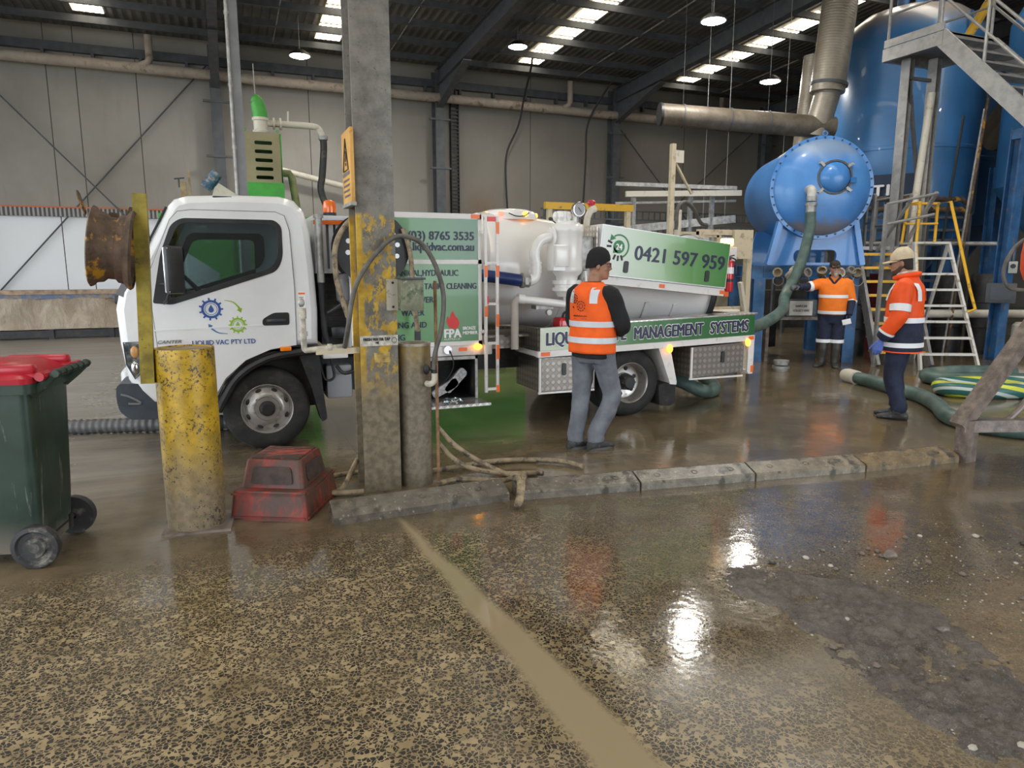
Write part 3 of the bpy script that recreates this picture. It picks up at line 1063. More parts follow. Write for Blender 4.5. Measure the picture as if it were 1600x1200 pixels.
mb.box((-.875, Y0 + .45, .40), (-.80, Y0 + 1.55, .74), .03)
mb.build('bumper_centre', M['white_paint'], bmp)
mb = MB()
mb.tube([(-.83, Y0 + .002, .60), (-.78, Y0 + .0, .585), (-.72, Y0 - .002, .55), (-.69, Y0, .515), (-.78, Y0, .52)], .009, 6, sub=3)
mb.build('fog_lamp_recess', M['grey_ink'], bmp)
mb = MB()
mb.box((-.56, Y0 + .08, .33), (-.50, Y0 + .30, .50))
mb.build('tow_bracket', M['black_metal'], bmp)
mb = MB()
mb.box((-.835, Y0 + .15, 1.33), (-.70, Y0 + 1.85, 1.41), .02)
for k in range(3):
    mb.box((-.815, Y0 + .15, 1.08 + k * .08), (-.79, Y0 + 1.85, 1.12 + k * .08))
mb.build('front_garnish', M['black_plastic'], cab)
mb = MB()
mb.beam((-.755, Y0 + .02, 1.40), (-.61, Y0 + .02, 1.66), .02, .10, hint=(-.87, 0, .49))
mb.build('wiper_cowl', M['grey_ink'], cab)
# door graphics
yg = Y0 - .013


def gear(name, cx, cz, r, mat, teeth=11):
    pts = []
    for k in range(teeth):
        a = 2 * PI * k / teeth
        for da, rr in ((-.30, .80), (-.17, .80), (-.13, 1.0), (.13, 1.0), (.17, .80), (.30, .80)):
            aa = a + da * 2 * PI / teeth / .62 * .6
            pts.append((cx + r * rr * math.cos(aa), cz + r * rr * math.sin(aa)))
    mb = MB()
    mb.sheet(pts, [circle2(cx, cz, r * .60, 24)], o=(0, yg - .002, 0), th=.002, w=(0, 1, 0))
    mb.sheet(circle2(cx, cz, r * .52, 24), [circle2(cx, cz, r * .47, 24)], o=(0, yg - .002, 0), th=.002, w=(0, 1, 0))
    g_ = mb.build(name, mat, door)
    mb = MB()
    drop = [(cx + .30 * r * .75 * math.cos(a), cz - .07 * r + .30 * r * .75 * math.sin(a)) for a in [R(150 + k * 24) for k in range(11)]] + [(cx, cz + .40 * r)]
    mb.sheet(drop, o=(0, yg - .002, 0), th=.002, w=(0, 1, 0))
    mb.build('droplet_mark', mat, door)
    return g_


gear('gear_mark', -.098, 1.287, .096, M['blue_ink'])
gear('gear_mark', .105, 1.148, .076, M['lime_ink'], 12)


def arrow(name, pts, mat, head):
    mb = MB()
    p = catmull([V(a, 0, b) for a, b in pts], 5)
    n = len(p)
    L, Rr = [], []
    for i, q in enumerate(p):
        t = (p[min(i + 1, n - 1)] - p[max(i - 1, 0)]).normalized()
        nn = V(-t.z, 0, t.x) * (.002 + .008 * i / n)
        L.append(((q + nn).x, (q + nn).z))
        Rr.append(((q - nn).x, (q - nn).z))
    mb.sheet(L + Rr[::-1], o=(0, yg - .002, 0), th=.002, w=(0, 1, 0))
    t = (p[-1] - p[-3]).normalized()
    nn = V(-t.z, 0, t.x) * head
    mb.sheet([((p[-1] + nn).x, (p[-1] + nn).z), ((p[-1] - nn).x, (p[-1] - nn).z), ((p[-1] + t * head * 1.5).x, (p[-1] + t * head * 1.5).z)], o=(0, yg - .002, 0), th=.002, w=(0, 1, 0))
    mb.build(name, mat, door)


arrow('arrow_mark', [(.01, 1.36), (.075, 1.345), (.115, 1.305), (.125, 1.285)], M['lime_ink'], .024)
arrow('arrow_mark', [(.02, 1.075), (-.05, 1.085), (-.095, 1.115), (-.11, 1.135)], M['teal_ink'], .022)
lettering('door_lettering', 'LIQUID VAC PTY LTD', .042, M['blue_ink'], door, (-.265, yg, .985), width=.50, bold=.03)
lettering('model_badge', 'CANTER', .028, M['grey_ink'], cab, (-.53, yg - .003, 1.01), sx=1.25, shear=.3, bold=.03)
# grey ghosted band on the door
# ---- wheel arch, front wheel
mb = MB()
ap = [(.77, .90), (.57, .885), (.36, .85), (.18, .77), (.05, .66), (-.05, .50), (-.10, .40)]
mb.tube([(a, Y0 + .015, b) for a, b in ap], .035, 8, sub=4)
mb.build('wheel_arch_trim', M['black_plastic'], cab)
mb = MB()
mb.box((-.15, Y0 + .25, .35), (.80, Y0 + 1.75, .92))
mb.sheet([(-.12, .45), (-.04, .62), (.14, .80), (.40, .89), (.77, .92), (.77, .95), (-.12, .95)], o=(0, Y0 + .03, 0), th=.25, w=(0, 1, 0))
mb.build('wheel_well', M['black_metal'], cab)
mb = MB()
mb.sheet(round_poly([(.60, .86), (.78, .86), (.80, .55), (.83, .25), (.78, .22), (.70, .55)], .02, 2), o=(0, Y0 + .06, 0), th=.22, w=(0, 1, 0))
mb.build('mud_flap', M['rubber'], truck)


def wheel(x, y, front, label=None, rr=.375):
    mb = MB()
    w = .21
    mb.lathe([(.225, .0), (.25, -.012), (.30, -.012), (.345, .0), (.366, .022), (rr, .05), (rr, w - .05), (.366, w - .022), (.345, w), (.25, w + .01), (.225, w)], (x, y, .378), (0, 1, 0), 48, closed=True)
    ty = mb.build('wheel', M['rubber'], truck)
    mb = MB()
    if front:
        mb.lathe([(.232, .004), (.222, -.004), (.214, .004), (.205, .035), (.195, .045), (.15, .020), (.142, .012), (.11, .012), (.105, .02), (.07, .02), (0.066, .05), (0, .05)], (x, y, .378), (0, 1, 0), 48)
    else:
        mb.lathe([(.232, .004), (.222, -.004), (.214, .004), (.205, .05), (.190, .14), (.16, .155), (.10, .155), (.09, .10), (.075, .06), (.07, .055), (0, .055)], (x, y, .378), (0, 1, 0), 48)
    rim = mb.build('rim', M['silver'], ty, angle=50)
    if front:
        for k in range(8):
            a = 2 * PI * (k + .5) / 8
            c = V(x + .176 * math.cos(a), y + .034, .378 + .176 * math.sin(a))
            mb = MB()
            rot = Matrix.Rotation(-a, 3, 'Y')
            mb.ball(c, (.016, .012, .028), 12, 6, rot)
            mb.build('hand_hole', M['black_metal'], ty)
        for k in range(6):
            a = 2 * PI * (k + .25) / 6
            mb = MB()
            c = V(x + .118 * math.cos(a), y + .014, .378 + .118 * math.sin(a))
            mb.cyl(c, c + V(0, -.022, 0), .014, .011, 6)
            mb.build('wheel_nut', M['steel'], ty)
        mb = MB()
        mb.lathe([(.068, .022), (.062, -.012), (.05, -.02), (.045, -.028), (0, -.03)], (x, y, .378), (0, 1, 0), 24)
        mb.build('hub_cap', M['black_metal'], ty)
    else:
        for k in range(6):
            a = 2 * PI * (k + .3) / 6
            mb = MB()
            c = V(x + .145 * math.cos(a), y + .152, .378 + .145 * math.sin(a))
            mb.ball(c, (.026, .012, .026), 12, 6)
            mb.build('hand_hole', M['black_metal'], ty)
        mb = MB()
        mb.lathe([(.095, .11), (.085, .05), (.07, .01), (.06, 0), (0, 0)], (x, y, .378), (0, 1, 0), 24)
        for k in range(8):
            a = 2 * PI * k / 8
            mb.cyl((x + .078 * math.cos(a), y + .05, .378 + .078 * math.sin(a)), (x + .078 * math.cos(a), y + .02, .378 + .078 * math.sin(a)), .009, n=6)
        mb.build('hub_cap', M['black_metal'], ty)
    return ty


wheel(.31, 6.58, True)
wheel(4.09, 6.58, False)
wheel(4.09, 6.82, False)
mb = MB()
for xx in (.31, 4.09):
    for yy in (8.1, 8.35):
        if xx < 1 and yy < 8.2:
            continue
        mb2 = MB()
        mb2.lathe([(.0, .0), (.23, .0), (.345, .0), (.375, .04), (.375, .17), (.345, .21), (0, .21)], (xx, yy, .378), (0, 1, 0), 32)
        mb2.build('far_wheel', M['rubber'], truck)
    mb.cyl((xx, 6.7, .378), (xx, 8.4, .378), .06, n=10)
mb.build('axle', M['black_metal'], truck)

# ---- chassis
for yy in (7.08, 7.86):
    mb = MB()
    mb.box((-.4, yy, .55), (5.5, yy + .07, .76))
    mb.build('chassis_rail', M['black_metal'], truck)
mb = MB()
mb.box((.86, 6.75, .40), (1.10, 7.05, .72), .02)
mb.build('battery_box', mk('grey_box', (.30, .31, .33), .5), truck)
mb = MB()
mb.box((.82, 6.62, .80), (1.05, 6.95, .88), .01)
mb.box((1.0, 6.6, .84), (1.25, 7.2, .90))
mb.build('step_bracket', M['white_trim'], truck)
mb = MB()
mb.cyl((.86, 6.85, .60), (.95, 6.85, .60), .09, n=16)
mb.tube([(.80, 6.7, .75), (.84, 6.68, .60), (.92, 6.68, .62), (.90, 6.7, .80)], .012, 6, sub=4)
mb.tube([(.95, 6.7, .72), (1.02, 6.66, .65), (1.2, 6.7, .70)], .016, 6, sub=4)
mb.box((.80, 6.9, .45), (1.9, 7.08, .78))
mb.build('air_lines_and_tank', M['black_metal'], truck)
# engine / pump bay between cab and cabinet
mb = MB()
mb.box((.84, 6.78, .92), (1.08, 8.35, 1.585))
for k in range(12):
    mb.box((.835, 6.76, .97 + k * .05), (1.05, 6.785, .985 + k * .05))
mb.build('cooler_core', M['black_metal'], truck)
mb = MB()
mb.lathe([(0, 0), (.06, .0), (.085, .03), (.09, .1), (.09, .22), (.06, .26), (0, .27)], (1.05, 6.62, 1.31), (0, 0, 1), 20)
mb.build('pump_reservoir', M['grey_ink'], truck)
mb = MB()
mb.tube([(.83, 6.62, 1.55), (.835, 6.62, 1.3), (.85, 6.62, 1.05), (.87, 6.62, .95)], .026, 10, sub=3)
mb.tube([(.88, 6.60, 1.22), (1.0, 6.58, 1.30)], .02, 8)
mb.build('coolant_hose', M['black_plastic'], truck)
mb = MB()
mb.box((.90, 6.58, .99), (1.05, 6.62, 1.10), .02)
mb.jitter(.012, 25)
mb.build('wrapped_pump', M['black_plastic'], truck)
mb = MB()
mb.cyl((.83, 6.60, 1.50), (.83, 6.60, 2.07), .032, n=12)
mb.cyl((.83, 6.60, 2.07), (.83, 6.60, 2.10), .045, n=12)
mb.build('exhaust_stack', M['steel'], truck)
mb = MB()
mb.box((.80, 6.72, 1.58), (1.50, 8.4, 1.62))
mb.box((.80, 6.72, 2.06), (1.50, 8.4, 2.10))
mb.box((.80, 6.85, 1.62), (1.50, 8.4, 2.06))
for k in range(11):
    mb.box((.805 + k * .065, 6.735, 1.62), (.845 + k * .065, 6.85, 2.06))
lv = mb.build('louvred_housing', M['alu_slat'], truck)
mb = MB()
mb.box((.80, 6.715, 2.02), (1.20, 6.73, 2.055))
mb.build('orange_strip', M['orange_plastic'], lv)
mb = MB()
mb.tube([(1.00, 6.73, 1.90), (1.05, 6.71, 1.92), (1.09, 6.72, 1.88), (1.04, 6.71, 1.86)], .012, 6)
mb.build('red_latch', M['red_paint'], lv)
mb = MB()
mb.cyl((.96, 6.80, 2.10), (.96, 6.80, 2.13), .06, n=16)
bc = mb.build('roof_beacon', M['black_plastic'], truck)
mb = MB()
mb.lathe([(.058, 0), (.060, .05), (.052, .10), (.03, .112), (0, .114)], (.96, 6.80, 2.13), n=20)
mb.build('beacon_lens', M['orange_plastic'], bc)

# hose reel
mb = MB()
rc = V(1.27, 6.40, 1.80)
mb.lathe([(.33, 0), (.33, .012), (.07, .012), (.07, 0)], rc, (0, 1, 0), 40, closed=True)
mb.lathe([(.33, .26), (.33, .272), (.07, .272), (.07, .26)], rc, (0, 1, 0), 40, closed=True)
mb.cyl(rc, rc + V(0, .28, 0), .10, n=20)
rl = mb.build('hose_reel', M['black_plastic'], truck)
for k in range(14):
    a = 2 * PI * (k + .35) / 14
    mb = MB()
    c = rc + V(.225 * math.cos(a), -.002, .225 * math.sin(a))
    mb.cyl(c, c + V(0, .004, 0), .022, n=16)
    mb.build('reel_hole', M['alu_slat'], rl)
for k in range(4):
    mb = MB()
    rad = .17 + .035 * k
    mb.lathe([(rad + .017 * math.cos(t), .05 + .04 * k * .0 + .017 * math.sin(t)) for t in [2 * PI * q / 8 for q in range(8)]], rc + V(0, .02 + .02 * k, 0), (0, 1, 0), 32, closed=True)
    mb.build('wound_hose', M['hose_black'], rl)
mb = MB()
mb.tube([rc + V(-.05, -.03, .30), rc + V(-.22, -.05, .22), rc + V(-.335, -.05, .02), rc + V(-.34, -.05, -.25), rc + V(-.29, -.05, -.46), rc + V(-.25, -.05, -.60)], .024, 10, sub=5)
mb.build('reel_hose_tail', M['hose_tan'], rl)
mb = MB()
mb.tube([rc + V(.27, -.03, .18), rc + V(.33, -.04, -.05), rc + V(.345, -.05, -.4), rc + V(.38, -.05, -.75)], .022, 10, sub=5)
mb.build('reel_hose_tail', M['hose_tan'], rl)

# ---- cabinet behind the cab
mb = MB()
mb.box((1.07, Y0 + .02, .90), (2.31, 8.5, 1.68))
mb.box((1.42, Y0 + .02, 1.68), (2.31, 8.5, 2.13))
cb = mb.build('equipment_cabinet', M['white_trim'], truck)
mb = MB()
for z0, z1, x0 in ((2.085, 2.135, 1.42), (1.665, 1.705, 1.07), (.885, .925, 1.07)):
    mb.box((x0, Y0, z0), (2.335, Y0 + .03, z1))
mb.box((2.30, Y0, .885), (2.335, Y0 + .03, 2.13))
mb.box((1.07, Y0, .885), (1.105, Y0 + .03, 1.70))
mb.build('cabinet_frame', M['white_trim'], cb)
mb = MB()
mb.box((1.45, Y0 + .004, 1.705), (2.30, Y0 + .03, 2.085))
up = mb.build('upper_panel', M['fade_upper'], cb)
mb = MB()
mb.box((1.105, Y0 + .004, .925), (2.30, Y0 + .03, 1.665))
lo = mb.build('lower_door', M['fade_lower'], cb)
yl = Y0 + .002
lettering('phone_lettering', '(03) 8765 3535', .080, M['navy_ink'], up, (2.265, yl, 1.89), align='RIGHT', width=.64, bold=.04)
lettering('web_lettering', 'www.liquidvac.com.au', .078, M['navy_ink'], up, (2.265, yl, 1.79), align='RIGHT', width=.82, bold=.04)
for t, z, xr, wd in (('MECHANICAL,HYDRAULIC', 1.555, 2.10, .77), ('GREASE TANKS CLEANING', 1.43, 2.285, .75), ('SEWER', 1.305, 1.85, .22), ('WATER', 1.185, 1.755, .22), ('DRAINING AND', 1.07, 1.78, .50), ('SERVICING', .955, 1.57, .36)):
    lettering('service_lettering', t, .058, M['navy_ink'], lo, (xr, yl, z), align='RIGHT', width=wd, bold=.03)
mb = MB()
mb.sheet(round_poly([(1.66, .93), (1.715, .93), (1.715, 1.06), (1.66, 1.06)], .025, 5), o=(0, Y0 - .006, 0), th=.01, w=(0, 1, 0))
mb.build('door_latch', M['black_plastic'], lo)
mb = MB()
fl_ = [(1.96, 1.07), (1.945, 1.11), (1.96, 1.16), (1.98, 1.135), (1.985, 1.17), (2.01, 1.215), (2.03, 1.16), (2.055, 1.14), (2.075, 1.09), (2.06, 1.05), (2.02, 1.035), (1.98, 1.045)]
mb.sheet([(a + .03, b + .01) for a, b in fl_], o=(0, yl - .002, 0), th=.002, w=(0, 1, 0))
mb.build('flame_mark', M['red_ink'], lo)
lettering('member_lettering', 'FPA', .085, M['white_ink'], lo, (1.945, yl - .001, .965), width=.165, bold=.06)
lettering('member_lettering', 'AUSTRALIA', .018, M['white_ink'], lo, (1.945, yl - .001, .94), width=.165)
lettering('member_lettering', 'BRONZE', .033, M['white_ink'], lo, (2.135, yl - .001, 1.035), width=.13, bold=.05)
lettering('member_lettering', 'MEMBER', .033, M['white_ink'], lo, (2.135, yl - .001, .99), width=.15, bold=.05)
mb = MB()
mb.box((2.23, Y0 - .002, 2.09), (2.32, Y0 + .02, 2.13))
mb.build('orange_tape', M['orange_tape'], cb)
mb = MB()
mb.box((1.08, Y0 - .002, 1.2), (1.10, Y0 + .02, 1.28))
mb.build('orange_tape', M['orange_tape'], cb)
# side rail under the cabinet with lamp
mb = MB()
mb.box((1.25, Y0 + .02, .78), (2.45, Y0 + .09, .885), .01)
rl2 = mb.build('side_rail', M['white_trim'], truck)
mb = MB()
mb.box((2.10, Y0 + .0, .83), (2.18, Y0 + .02, .86))
mb.build('reflector', M['orange_tape'], rl2)
mb = MB()
mb.cyl((1.98, Y0 + .03, .845), (1.98, Y0 - .01, .845), .04, n=16)
mb.build('rail_socket', M['chrome'], rl2)
mb = MB()
mb.ball((2.29, Y0 - .005, .865), (.045, .02, .03), 14, 8)
mb.build('marker_lamp', M['amber_lit'], rl2)
# open tool locker under it
mb = MB()
mb.box((1.62, Y0 + .02, .74), (2.28, Y0 + .5, .78))
mb.box((1.62, Y0 + .02, .33), (2.28, Y0 + .5, .36))
mb.box((1.62, Y0 + .48, .36), (2.28, Y0 + .5, .74))
mb.box((1.62, Y0 + .02, .36), (1.64, Y0 + .5, .74))
mb.box((2.26, Y0 + .02, .36), (2.28, Y0 + .5, .74))
lk = mb.build('tool_locker', M['black_metal'], truck)
mb = MB()
for q in (((1.61, .745), (2.29, .775)), ((2.265, .35), (2.29, .775)), ((1.61, .35), (1.635, .775))):
    mb.box((q[0][0], Y0 + .01, q[0][1]), (q[1][0], Y0 + .03, q[1][1]))
mb.build('locker_frame', M['steel'], lk)
mb = MB()
mb.obox((1.97, Y0 - .13, .335), (.70, .30, .015))
mb.box((1.62, Y0 - .285, .33), (2.32, Y0 - .275, .355))
mb.build('drop_down_lid', M['bright_tread'], lk)
mb = MB()
mb.tube([(2.0, Y0 - .02, .84), (2.02, Y0 - .06, .70), (1.95, Y0 - .02, .55), (1.82, Y0 + .03, .47), (1.72, Y0 + .0, .50), (1.76, Y0 - .05, .42), (1.7, Y0 - .05, .38)], .006, 6, sub=5)
mb.build('lead', M['cable'], lk)
# ladder
mb = MB()
for xx in (2.345, 2.465):
    mb.box((xx, Y0 - .06, .41), (xx + .028, Y0 - .03, 2.12), .004)
for zz in (2.08, 1.66, 1.27, .885, .43):
    mb.box((2.345, Y0 - .055, zz), (2.49, Y0 - .03, zz + .025))
for zz in (1.95, 1.0):
    mb.box((2.32, Y0 - .04, zz), (2.35, Y0 + .02, zz + .03))
ld_ = mb.build('side_ladder', M['white_trim'], truck)
for xx, z0, z1 in ((2.465, 1.95, 2.06), (2.345, 1.54, 1.65), (2.465, 1.54, 1.65), (2.345, 1.16, 1.26), (2.465, 1.06, 1.18), (2.465, .74, .88), (2.465, .41, .48)):
    mb = MB()
    mb.box((xx - .002, Y0 - .064, z0), (xx + .03, Y0 - .058, z1))
    mb.build('orange_tape', M['orange_tape'], ld_)
for q in (((2.375, Y0 - .06, 2.065), (2.46, Y0 - .054, 2.11)), ((2.37, Y0 - .06, 1.28), (2.385, Y0 - .03, 1.36))):
    mb = MB()
    mb.box(*q)
    mb.build('red_tape', M['red_tape'], ld_)

# ---- tank
ax = V(1, 0, -math.tan(R(5))).normalized()
tc = V(2.55, 7.5, 1.625)
RT = .62
mb = MB()
prof = [(0, -.16), (.2, -.15), (.40, -.10), (.53, -.04), (.60, .02), (RT, .10)]
prof += [(RT, .9), (RT + .012, .9), (RT + .012, .94), (RT, .94), (RT, 2.82)]
prof += [(RT + .03, 2.82), (RT + .03, 2.86), (RT, 2.86), (.53, 2.94), (.3, 3.0), (0, 3.01)]
mb.lathe(prof, tc, ax, 64)
tank = mb.build('tank', M['white_tank'], truck, angle=30)
mb = MB()
mb.lathe([(RT + .034, 2.80), (RT + .045, 2.82), (RT + .045, 2.87), (RT + .034, 2.89)], tc, ax, 64, closed=True)
mb.build('rear_rim_seal', M['black_plastic'], tank)
mb = MB()
mc = tc + ax * .46 + V(0, 0, RT - .06)
mb.lathe([(.33, 0), (.32, .06), (.30, .09), (.22, .115), (0, .125)], mc, (0, 0, 1), 40)
mw = mb.build('manway_lid', M['white_tank'], tank, angle=45)
for k, (a, m_) in enumerate(((R(235), 'red_lit'), (R(285), 'amber_lit'), (R(340), 'amber_lit'), (R(200), 'amber_lit'))):
    mb = MB()
    c = mc + V(.315 * math.cos(a), .315 * math.sin(a), .055)
    mb.ball(c, (.035, .022, .028), 12, 8, Matrix.Rotation(a + PI / 2, 3, 'Z'))
    mb.build('clearance_lamp', M[m_], mw)
mb = MB()
mb.tube([mc + V(-.12, -.33, .06), mc + V(-.04, -.345, .03), mc + V(.06, -.34, .035), mc + V(.12, -.325, .07)], .006, 6, sub=4)
mb.build('lamp_lead', M['cable'], mw)
mb = MB()
p0 = tc + ax * .86 + V(0, -.33, .56)
mb.tube([p0 + V(-.03, 0, .05), p0 + V(.03, -.02, .0), p0 + V(.13, -.10, -.13), p0 + V(.18, -.13, -.22)], .008, 6)
mb.ball(p0 + V(-.02, 0, .045), (.03, .02, .02))
mb.build('level_gauge_rod', M['black_plastic'], tank)
for xx in (1.95, 2.33, 1.1):
    mb = MB()
    for k in range(9):
        a0, a1 = R(200 + k * 7), R(207 + k * 7)
        c = tc + ax * xx
        p = [c + V(0, math.cos(a) * (RT + .012), math.sin(a) * (RT + .012)) for a in (a0, a1)]
        mb.beam(p[0], p[1], .06, .018, hint=(p[0] - c))
    mb.build('tank_saddle_strap', M['white_tank'], tank)

# ---- separator, pipes
sy = 6.70
mb = MB()
mb.lathe([(0, 2.115), (.06, 2.11), (.12, 2.09), (.16, 2.05), (.168, 2.02), (.168, 1.99), (.165, 1.985), (.165, 1.64), (.168, 1.635), (.168, 1.60), (.16, 1.58), (.12, 1.54), (.11, 1.5), (.155, 1.5), (.155, 1.46), (.13, 1.455), (.13, 1.43), (.155, 1.425), (.155, 1.39), (.12, 1.37), (.10, 1.33), (0, 1.32)], (3.355, sy, 0), (0, 0, 1), 36)
sep = mb.build('separator_vessel', M['white_tank'], truck, angle=40)
mb = MB()
for k in range(5):
    a = 2 * PI * k / 5 + .4
    mb.ball((3.295 + .07 * math.cos(a), sy + .06 * math.sin(a), 2.15), (.035, .035, .05), 10, 8)
mb.cyl((3.295, sy, 2.08), (3.295, sy, 2.2), .06, n=16)
mb.cyl((3.435, sy, 2.08), (3.435, sy, 2.18), .035, n=12)
mb.build('relief_valve', M['white_tank'], sep)
mb = MB()
mb.lathe([(0, .01), (.07, .01), (.075, .0), (.078, -.035), (.065, -.04), (0, -.03)][::-1], (3.420, sy - .10, 2.215), (0, 1, 0), 28)
gp = mb.build('pressure_gauge', M['chrome'], sep)
mb = MB()
mb.cyl((3.420, sy - .141, 2.215), (3.420, sy - .137, 2.215), .062, n=24)
mb.build('gauge_face', mk('gauge_dial', (.38, .38, .40), .5), gp)
mb = MB()
mb.beam((3.405, sy - .144, 2.235), (3.440, sy - .144, 2.19), .008, .003)
mb.build('gauge_needle', M['black_ink'], gp)
mb = MB()
mb.cyl((3.420, sy - .10, 2.14), (3.420, sy - .10, 2.05), .012, n=8)
mb.build('gauge_stem', M['steel'], gp)
mb = MB()
mb.tube([(3.215, sy, 1.94), (3.115, sy, 1.935), (3.025, sy, 1.88), (2.985, sy, 1.78), (2.995, sy, 1.68), (3.005, sy, 1.60)], .055, 16, sub=5)
mb.cyl((3.185, sy, 1.94), (3.160, sy, 1.94), .10, n=20)
for zz in (1.69, 1.64, 1.60):
    mb.cyl((2.997, sy, zz), (2.997, sy, zz - .02), .066, n=16)
mb.tube([(3.000, sy, 1.62), (2.995, sy, 1.55), (2.965, sy, 1.51), (2.905, sy, 1.495)], .058, 16, sub=4)
mb.build('suction_bend', M['white_tank'], sep)
mb = MB()
mb.cyl((2.920, sy, 1.495), (2.825, sy, 1.50), .068, n=18)
mb.cyl((2.865, sy, 1.498), (2.835, sy, 1.50), .078, n=18)
mb.box((2.845, sy - .09, 1.46), (2.885, sy - .06, 1.53))
mb.build('cam_coupling', M['steel'], sep)
mb = MB()
mb.tube([(2.825, sy, 1.50), (2.685, sy + .01, 1.52), (2.435, sy + .05, 1.55), (2.215, sy + .12, 1.56)], .062, 16, sub=4)
mb.build('blue_hose', mk('blue_hose_rubber', (.012, .03, .14), .35), truck)
mb = MB()
mb.box((3.140, sy - .20, 1.64), (3.280, sy - .14, 1.85), .006)
mb.box((3.135, sy - .14, 1.60), (3.315, sy + .02, 1.86))
mb.build('control_box', M['white_tank'], sep)
mb = MB()
for xx in (3.535, 3.595):
    mb.obox((xx, sy - .05, 1.42), (.018, .15, .36), Matrix.Rotation(R(-8), 3, 'Y'), .005)
mb.cyl((3.475, sy, 1.44), (3.555, sy, 1.43), .07, n=16)
mb.build('flange_pair', M['white_tank'], sep)
mb = MB()
mb.tube([(3.355, sy, 1.34), (3.355, sy, 1.27), (3.315, sy, 1.25), (2.835, sy, 1.31)], .042, 12)
mb.cyl((2.865, sy, 1.307), (2.795, sy, 1.318), .052, n=14)
mb.build('drain_pipe', M['white_tank'], sep)
mb = MB()
mb.tube([(2.825, sy, 1.315), (2.785, sy, 1.31), (2.765, sy, 1.26), (2.745, sy - .05, .80)], .04, 12)
mb.build('drain_drop', mk('dull_pipe', (.50, .46, .42), .4), sep)
mb = MB()
mb.box((3.015, sy + .02, 1.20), (3.215, sy + .15, 1.24))
mb.cyl((3.135, sy - .05, 1.17), (3.135, sy + .0, 1.17), .03, n=10)
mb.build('pipe_bracket', M['steel'], sep)
mb = MB()
mb.tube([(3.375, sy - .03, 1.26), (3.395, sy - .05, 1.20), (3.375, sy - .05, 1.14)], .008, 6)
mb.build('drain_tap', M['steel'], sep)
# valve with wheel on top, against the yellow rail
mb = MB()
mb.tube([(3.635, 6.80, 1.95), (3.635, 6.80, 2.12), (3.675, 6.80, 2.22), (3.735, 6.80, 2.25)], .035, 10, sub=3)
vv = mb.build('top_valve', M['cream_pipe'], truck)
mb = MB()
mb.ball((3.76, 6.94, 2.32), (.05, .04, .035), 10, 8)
mb.build('valve_knob', M['red_plastic'], vv)

# ---- hose box with phone number
sl = -math.tan(R(5.6))
ub = V(1, 0, sl).normalized()
vb = V(-sl, 0, 1).normalized()
bx0, bx1 = 3.61, 5.245
mb = MB()
mb.sheet([(0, 0), (1.645, 0), (1.645, .495), (0, .52)], o=(bx0, Y0, 1.555), u=ub, v=vb, th=.34, w=(0, 1, 0))
hb = mb.build('hose_box', M['white_paint'], truck)
mb = MB()
mb.sheet([(.012, .012), (1.635, .012), (1.635, .49), (.012, .51)], o=(bx0, Y0 - .004, 1.555), u=ub, v=vb, th=.004, w=(0, 1, 0))
hp = mb.build('box_front', M['fade_box'], hb)
mb = MB()
mb.sheet([(0.02, .04), (.32, .04), (.32, .49), (0.02, .49)], o=(bx0 - .004, Y0, 1.555), u=(0, 1, 0), v=(0, 0, 1), th=.004, w=(1, 0, 0))
mb.build('expanded_mesh_end', checker_plate('mesh_end', (.55, .52, .48), .35), hb)
mb = MB()
mb.sheet([(0, -.085), (1.65, -.085), (1.65, -.005), (0, -.005)], o=(bx0, Y0 + .02, 1.555), u=ub, v=vb, th=.3, w=(0, 1, 0))
br = mb.build('box_rail', M['white_trim'], hb)
mb = MB()
for a in (.78, 1.59):
    mb.sheet([(a, -.065), (a + .07, -.065), (a + .07, -.025), (a, -.025)], o=(bx0, Y0 + .016, 1.555), u=ub, v=vb, th=.004, w=(0, 1, 0))
mb.build('orange_tape', M['orange_tape'], br)
P = lambda a, b, d=-.006: V(bx0, Y0 + d, 1.555) + ub * a + vb * b
lettering('phone_lettering', '0421 597 959', .155, M['navy_ink'], hp, P(.41, .20), u=ub, v=vb, width=1.17, bold=.03)
for a in (.295, 1.34):
    mb = MB()
    mb.sheet(round_poly([(a, .05), (a + .055, .05), (a + .055, .175), (a, .175)], .025, 5), o=(bx0, Y0 - .016, 1.555), u=ub, v=vb, th=.012, w=(0, 1, 0))
    mb.build('box_latch', M['black_plastic'], hb)
mb = MB()
cx, cz = .215, .315
arc = [(cx + .125 * math.cos(R(a)), cz + .125 * math.sin(R(a))) for a in range(125, -75, -10)]
arc2 = [(cx + .108 * math.cos(R(a)), cz + .108 * math.sin(R(a))) for a in range(-65, 126, 10)]
mb.sheet(arc + arc2, o=(bx0, Y0 - .007, 1.555), u=ub, v=vb, th=.003, w=(0, 1, 0))
mb.sheet([(cx - .115, cz + .045), (cx - .105, cz + .115), (cx - .045, cz + .075)], o=(bx0, Y0 - .007, 1.555), u=ub, v=vb, th=.003, w=(0, 1, 0))
mb.sheet(circle2(cx, cz - .005, .068, 28), o=(bx0, Y0 - .007, 1.555), u=ub, v=vb, th=.003, w=(0, 1, 0))
mb.sheet([(cx - .065, cz - .075), (cx - .06, cz - .01), (cx, cz - .065)], o=(bx0, Y0 - .007, 1.555), u=ub, v=vb, th=.003, w=(0, 1, 0))
mb.build('round_the_clock_mark', M['green_ink'], hp)
lettering('clock_lettering', '24', .062, M['white_ink'], hp, P(cx, cz - .035, -.009), u=ub, v=vb, align='CENTER', sx=.9, bold=.05)
mb = MB()
